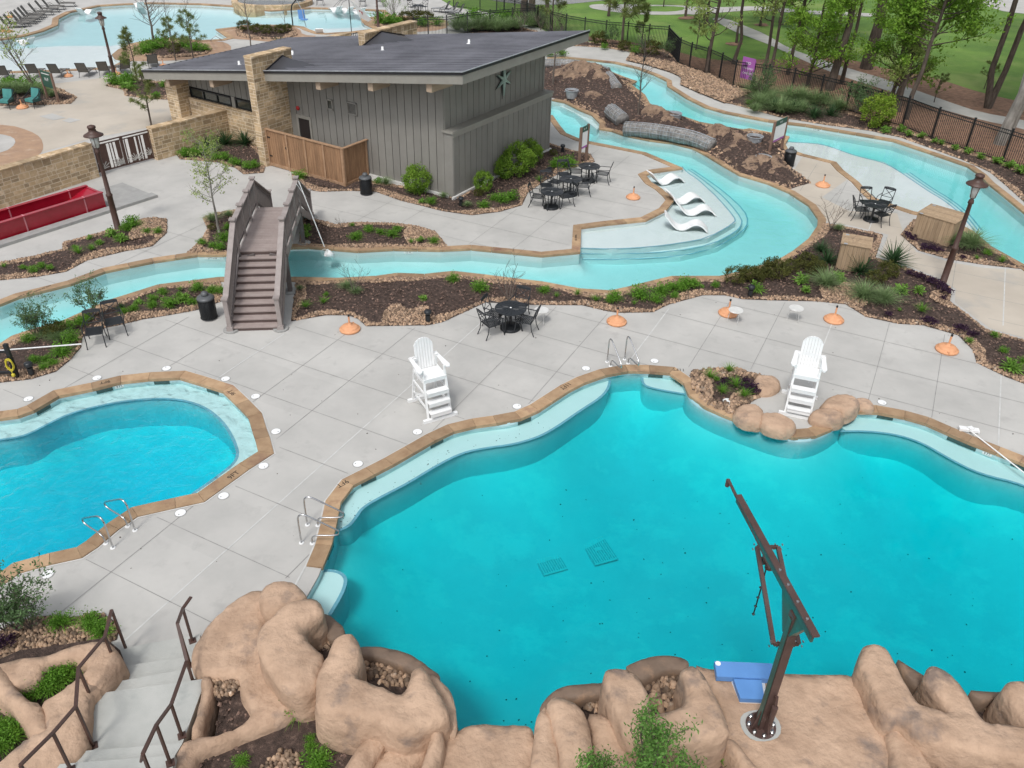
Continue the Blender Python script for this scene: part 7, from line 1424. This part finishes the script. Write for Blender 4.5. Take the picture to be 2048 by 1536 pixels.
# ------------------------------------------------------------ trees
def tree(nm, label, group, px, py, H, r0, h0=.3, L=2., nb=16, lf='l_tree', nl=3000, ls=.16, lw=.5, lean=(0, 0), seed=1, z=0., up=.3, stems=1, spread=.35, bark='bark', taper=.85, droop=0., depth=1, top=True):
    rnd = random.Random(seed); t = thing(nm, label, 'tree', P(px, py, z), 0, group); m = MB(); tips = []
    for s in range(stems):
        a = s*2.4; pts = []; x = 0; yy = 0; n = 9
        for i in range(n+1):
            q = i/n; x = lean[0]*q*H+(math.cos(a)*.10*H*q if stems > 1 else 0)+rnd.gauss(0, .006*H)*(i > 0); yy = lean[1]*q*H+(math.sin(a)*.1*H*q if stems > 1 else 0)+rnd.gauss(0, .006*H)*(i > 0); pts.append(Vector((x, yy, H*q-.05)))
        pts = [Vector(p) for p in pts]; rr = [r0*(1.25 if i == 0 else 1-taper*(i/n)) for i in range(n+1)]; m.tube(pts, rr, 9, cap=False)
        if top: tips += [tuple(pts[-1])]*4
        for b in range(nb//stems):
            q = h0+(1-h0)*(b+rnd.random())/(nb//stems); q = min(.99, q); i = int(q*n); p = pts[i].lerp(pts[min(n, i+1)], q*n-i); aa = rnd.uniform(0, 6.28); l = L*(1-.55*q)*rnd.uniform(.7, 1.2); branchy(m, p, (math.cos(aa), math.sin(aa), up-droop), l, max(.006, rr[i]*.35), depth, rnd, spread, tips, 5, 0. if droop else .15, 4)
    m.build('trunk', bark, t)
    if nl:
        tp = np.array(tips); ncl = max(1, nl//14); c = tp[RNG.integers(0, len(tp), ncl)]+RNG.normal(0, ls*.6, (ncl, 3)); p = c[RNG.integers(0, ncl, nl)]+RNG.normal(0, ls*.9, (nl, 3)); d = rdir(nl, .25); V, Fc = quads(p, d, perp(d), ls*RNG.uniform(.6, 1.3, nl), ls*lw); np_mesh('crown', V, Fc, lf, t)
    return t
def pine(label, px, py, H, r, seed, z=0., nl=2200, group='young pines'):
    rnd = random.Random(seed); t = thing('young_pine', label, 'tree', P(px, py, z), 0, group); m = MB(); m.tube([(0, 0, -.05), (rnd.gauss(0, .03), 0, H*.5), (0, rnd.gauss(0, .03), H)], [.045*H/2.5, .03*H/2.5, .008], 7, cap=False); tips = [(0, 0, H)]*6
    for k in range(int(9*H/2.2)+8):
        q = .28+.7*(k/(9*H/2.2+8)); a = rnd.uniform(0, 6.28); l = r*(1.15-q)*rnd.uniform(.7, 1.2)+.12; e = Vector((math.cos(a)*l, math.sin(a)*l, H*q+l*.5)); m.tube([(0, 0, H*q), e], [.014, .005], 4, cap=False); tips += [tuple(e)]*3+[tuple(Vector((0, 0, H*q)).lerp(e, .6))]*2
    m.build('trunk', 'bark', t); tp = np.array(tips); p = tp[RNG.integers(0, len(tp), nl)]; d = rdir(nl, .7); l = .20*H/2.6*RNG.uniform(.7, 1.2, nl); p = p+d*l[:, None]*.5+RNG.normal(0, .02, (nl, 3)); V, Fc = quads(p, d, perp(d), l, .016*H/2.2); np_mesh('needles', V, Fc, 'l_pine', t); return t
pine('young pine on the tan deck right of the teal armchairs, beyond the bronze gate', 303, 252, 2.9, .75, 1)
pine('young pine beside the lamp post at the upper pool', 276, 170, 3.1, .7, 2)
pine('bushy young pine on the round peninsula, left of two', 352, 122, 2.6, 1.0, 3); pine('bushy young pine on the round peninsula, right of two', 388, 122, 3.0, 1.1, 4)
pine('tall young pine inside the black fence beyond the far corner of the roof', 1243, 97, 6.2, 1.7, 5, nl=5000); pine('narrow small pine just right of the tall one by the fence', 1283, 92, 2.8, .5, 6); pine('young pine by the fence above the roof corner', 1104, 66, 4.4, 1.1, 7, nl=3000)
pine('small pine on the park lawn behind the black fence', 1392, 100, 2.6, .7, 8); pine('small dark pine on the lawn beyond the curved park path', 1327, 14, 3.0, 1.2, 9)
pine('low dark pine beside the park path at the right', 1868, 205, 1.6, .8, 12); pine('small pine at the mulch edge on the far right', 1968, 178, 1.6, .8, 13)
tree('bare_cypress', 'tall leafless dark tree on the round peninsula of the upper pool', 'bare trees by the upper pool', 311, 97, 4.6, .09, .3, 1.7, 34, nl=0, seed=3, up=.5, spread=.5, bark='twig')
tree('bare_tree', 'thin leafless grey tree behind the two peninsula pines, left one', 'bare trees by the upper pool', 342, 82, 3.2, .035, .25, 1.2, 16, nl=0, seed=4, up=.8, bark='twig'); tree('bare_tree', 'thin leafless grey tree behind the two peninsula pines, right one', 'bare trees by the upper pool', 384, 84, 3.2, .035, .25, 1.2, 16, nl=0, seed=5, up=.8, bark='twig')
tree('bare_tree', 'leafless slim tree standing behind the left part of the dark roof', 'bare trees by the upper pool', 503, 98, 3.6, .05, .45, 1.3, 22, nl=0, seed=6, up=.8, bark='twig'); tree('bare_tree', 'tiny leafless sapling at the far stone apron by the pool lift', 'bare trees by the upper pool', 571, 53, 2., .025, .2, .7, 9, nl=0, seed=16, up=1.2, bark='twig')
tree('bare_tree', 'leafless slim tree at the left end of the river island', 'bare trees on the river island', 1106, 178, 4.3, .07, .4, 1.8, 22, nl=0, seed=7, up=.6, bark='twig'); tree('bare_tree', 'leafless slim tree rising above the long grey log', 'bare trees on the river island', 1274, 243, 4.5, .06, .35, 1.3, 26, nl=0, seed=8, up=.7, bark='twig')
tree('leaning_shrub', 'many-stemmed shrub with sparse yellow-green leaves leaning left above the teal armchairs', 'bare trees by the upper pool', 74, 184, 3.4, .05, .3, 1.5, 24, nl=700, ls=.13, lf='l_treel', seed=9, lean=(-.42, .1), up=.9, stems=3)
tree('slender_tree', 'slender tree with sparse light leaves left of the footbridge', 'small trees', 439, 466, 3.6, .05, .35, 1.15, 30, nl=1500, ls=.085, lf='l_treel', seed=10, up=.45, bark='bark_pale')
tree('spiny_shrub', 'pale spiky many-branched shrub beside the far lamp post', 'small trees', 788, 42, 1.9, .04, .05, 2.0, 30, nl=900, ls=.12, lw=.3, lf='l_hosta', seed=11, up=1.0, stems=3, bark='bark_pale')
tree('leafy_shrub', 'tall leafy green shrub in front of the U-shaped rock at the bottom edge', 'small trees', 1278, 1640, 2.35, .03, .15, .62, 34, nl=4200, ls=.07, lw=.35, lf='l_shrub', seed=14, z=.4, up=.9, stems=3)
tree('leafy_shrub', 'lower spreading green shrub right of the tall one at the bottom edge', 'small trees', 1345, 1640, 1.1, .03, .2, .7, 18, nl=2000, ls=.065, lw=.35, lf='l_shrub', seed=15, z=.4, up=.8, stems=3)
tree('leafy_shrub', 'leafy green stem leaning left from the foreground shrub', 'small trees', 1205, 1640, 1.5, .022, .2, .5, 14, nl=1300, ls=.065, lw=.35, lf='l_shrub', seed=17, z=.4, lean=(-.2, .1), up=.8)
# beyond the fence
BG = 'tall trees beyond the black fence'
def bt(label, px, py, H, r0, **k):
    r0 *= .8; k['nl'] = int(k.get('nl', 3000)*1.7); k['ls'] = k.get('ls', .2)*.8; k['lw'] = .55; return tree('park_tree', label, BG, px, py, H, r0, **k)
bt('slim tree with thin pale leaves beyond the fence, left of the purple board', 1414, 148, 15, .16, h0=.12, L=2.4, nb=40, lf='l_treel', nl=3600, ls=.2, seed=21, up=.25, lean=(.02, 0))
bt('slim dark trunk right behind the purple notice board', 1466, 128, 15, .15, h0=.3, L=2.2, nb=28, lf='l_treel', nl=2200, ls=.2, seed=22)
bt('slim trunk a little right of the purple notice board, by the fence', 1528, 146, 15, .14, h0=.2, L=2.3, nb=34, lf='l_treel', nl=3200, ls=.2, seed=23)
bt('dark slim trunk with mixed pale foliage, left of the dense bright green tree', 1540, 150, 15, .13, h0=.2, L=2.4, nb=34, lf='l_treel', nl=3000, ls=.2, seed=24)
bt('pale slim trunk beside the dense bright green tree', 1575, 149, 15, .15, h0=.25, L=2.2, nb=30, lf='l_treel', nl=2600, ls=.2, seed=25)
bt('dense bright green narrow tree just behind the fence', 1615, 172, 8.5, .14, h0=.08, L=2.1, nb=60, lf='l_tree', nl=9000, ls=.2, seed=26, up=.2)
bt('thick dark leaning trunk at the bend of the park path', 1658, 180, 17, .30, h0=.45, L=2.6, nb=16, lf='l_treel', nl=1800, ls=.2, seed=27, lean=(.05, 0))
bt('thin trunk right of the thick leaning one by the park path', 1683, 166, 15, .15, h0=.3, L=2.0, nb=26, lf='l_treel', nl=2000, ls=.2, seed=28, lean=(.03, 0))
bt('thickest reddish pine trunk standing in the pine straw', 1732, 137, 27, .45, h0=.5, L=3.6, nb=40, lf='l_tree', nl=5000, ls=.22, seed=29)
bt('dark tree with hanging green foliage left of the big leafy tree', 1775, 215, 11, .15, h0=.12, L=2.2, nb=54, lf='l_tree', nl=8000, ls=.2, seed=30, up=.1, lean=(.02, .0))
bt('big leafy green tree with a leaning slim trunk, right of the fence bush', 1812, 238, 12, .17, h0=.3, L=3.2, nb=60, lf='l_tree', nl=14000, ls=.23, seed=31, up=.2, lean=(.06, .02))
bt('short bushy stump tree behind the yellow-green bush', 1792, 222, 5.5, .3, h0=.2, L=1.4, nb=26, lf='l_treel', nl=2600, ls=.18, seed=32)
bt('dark forked bare trunk in the pine straw at the far right', 1975, 216, 20, .22, h0=.5, L=3., nb=34, lf='l_tree', nl=4000, ls=.2, seed=33, stems=2, taper=.7)
bt('pale grey thick trunk behind the right end of the fence', 1998, 288, 24, .32, h0=.42, L=3.4, nb=44, lf='l_tree', nl=6000, ls=.2, seed=34, bark='bark_pale', lean=(-.01, 0))
bt('second pale trunk crossing behind the thick pale one', 2012, 278, 22, .22, h0=.4, L=3.0, nb=36, lf='l_tree', nl=4500, ls=.2, seed=35, bark='bark_pale', lean=(.04, 0))
bt('round bright green tree on the lawn above the purple notice board', 1411, 50, 7, .14, h0=.2, L=2.6, nb=44, lf='l_tree', nl=6000, ls=.24, seed=36)
bt('dark green tree on its straw ring by the park path', 1473, 86, 9, .12, h0=.35, L=2.3, nb=36, lf='l_vitex', nl=4200, ls=.24, seed=37)
bt('small pale green tree right beside the park path', 1520, 52, 7, .12, h0=.2, L=2.2, nb=30, lf='l_tree', nl=3600, ls=.22, seed=38)
bt('green tree at the top behind the thick pine trunk', 1600, 60, 13, .16, h0=.1, L=2.6, nb=50, lf='l_tree', nl=8000, ls=.25, seed=39)
bt('pale leafy tree far back between the dark trunks', 1560, 45, 13, .16, h0=.15, L=2.4, nb=40, lf='l_treel', nl=5200, ls=.25, seed=40)
bt('leafy tree at the top edge near the right park path', 1670, 85, 14, .16, h0=.12, L=2.4, nb=40, lf='l_treel', nl=4600, ls=.25, seed=41)
bt('thin dark trunk far out on the lawn at the top', 1371, 33, 12, .13, h0=.5, L=2., nb=12, lf='l_treel', nl=400, ls=.2, seed=42)
bt('thick grey trunk at the far fence above the roof', 1047, 38, 16, .38, h0=.5, L=2.6, nb=10, lf='l_treel', nl=300, ls=.2, seed=43)
bt('second grey trunk at the pond edge above the roof', 1063, 24, 16, .34, h0=.5, L=2.6, nb=10, lf='l_treel', nl=300, ls=.2, seed=44)
bt('misty bare tree in front of the park lawn, left of the tall young pine', 1217, 32, 9, .14, h0=.15, L=2.2, nb=44, lf='l_treel', nl=2600, ls=.18, seed=45)
bt('third slim trunk near the pond at the top', 1095, 20, 15, .2, h0=.5, L=2.2, nb=8, lf='l_treel', nl=200, ls=.2, seed=46)
for i, (x, y) in enumerate(((2110, 300), (2160, 250), (2200, 330), (2090, 120), (2180, 160))):
    bt('tall tree outside the right edge, %s' % ('nearest the fence', 'second row', 'by the last fence post', 'on the upper lawn', 'far right of the lawn')[i], x, y, 24+i*1.5, .32, h0=.35, L=4.2, nb=60, lf='l_tree', nl=9000, ls=.25, seed=50+i, bark='bark_pale' if i % 2 else 'bark')
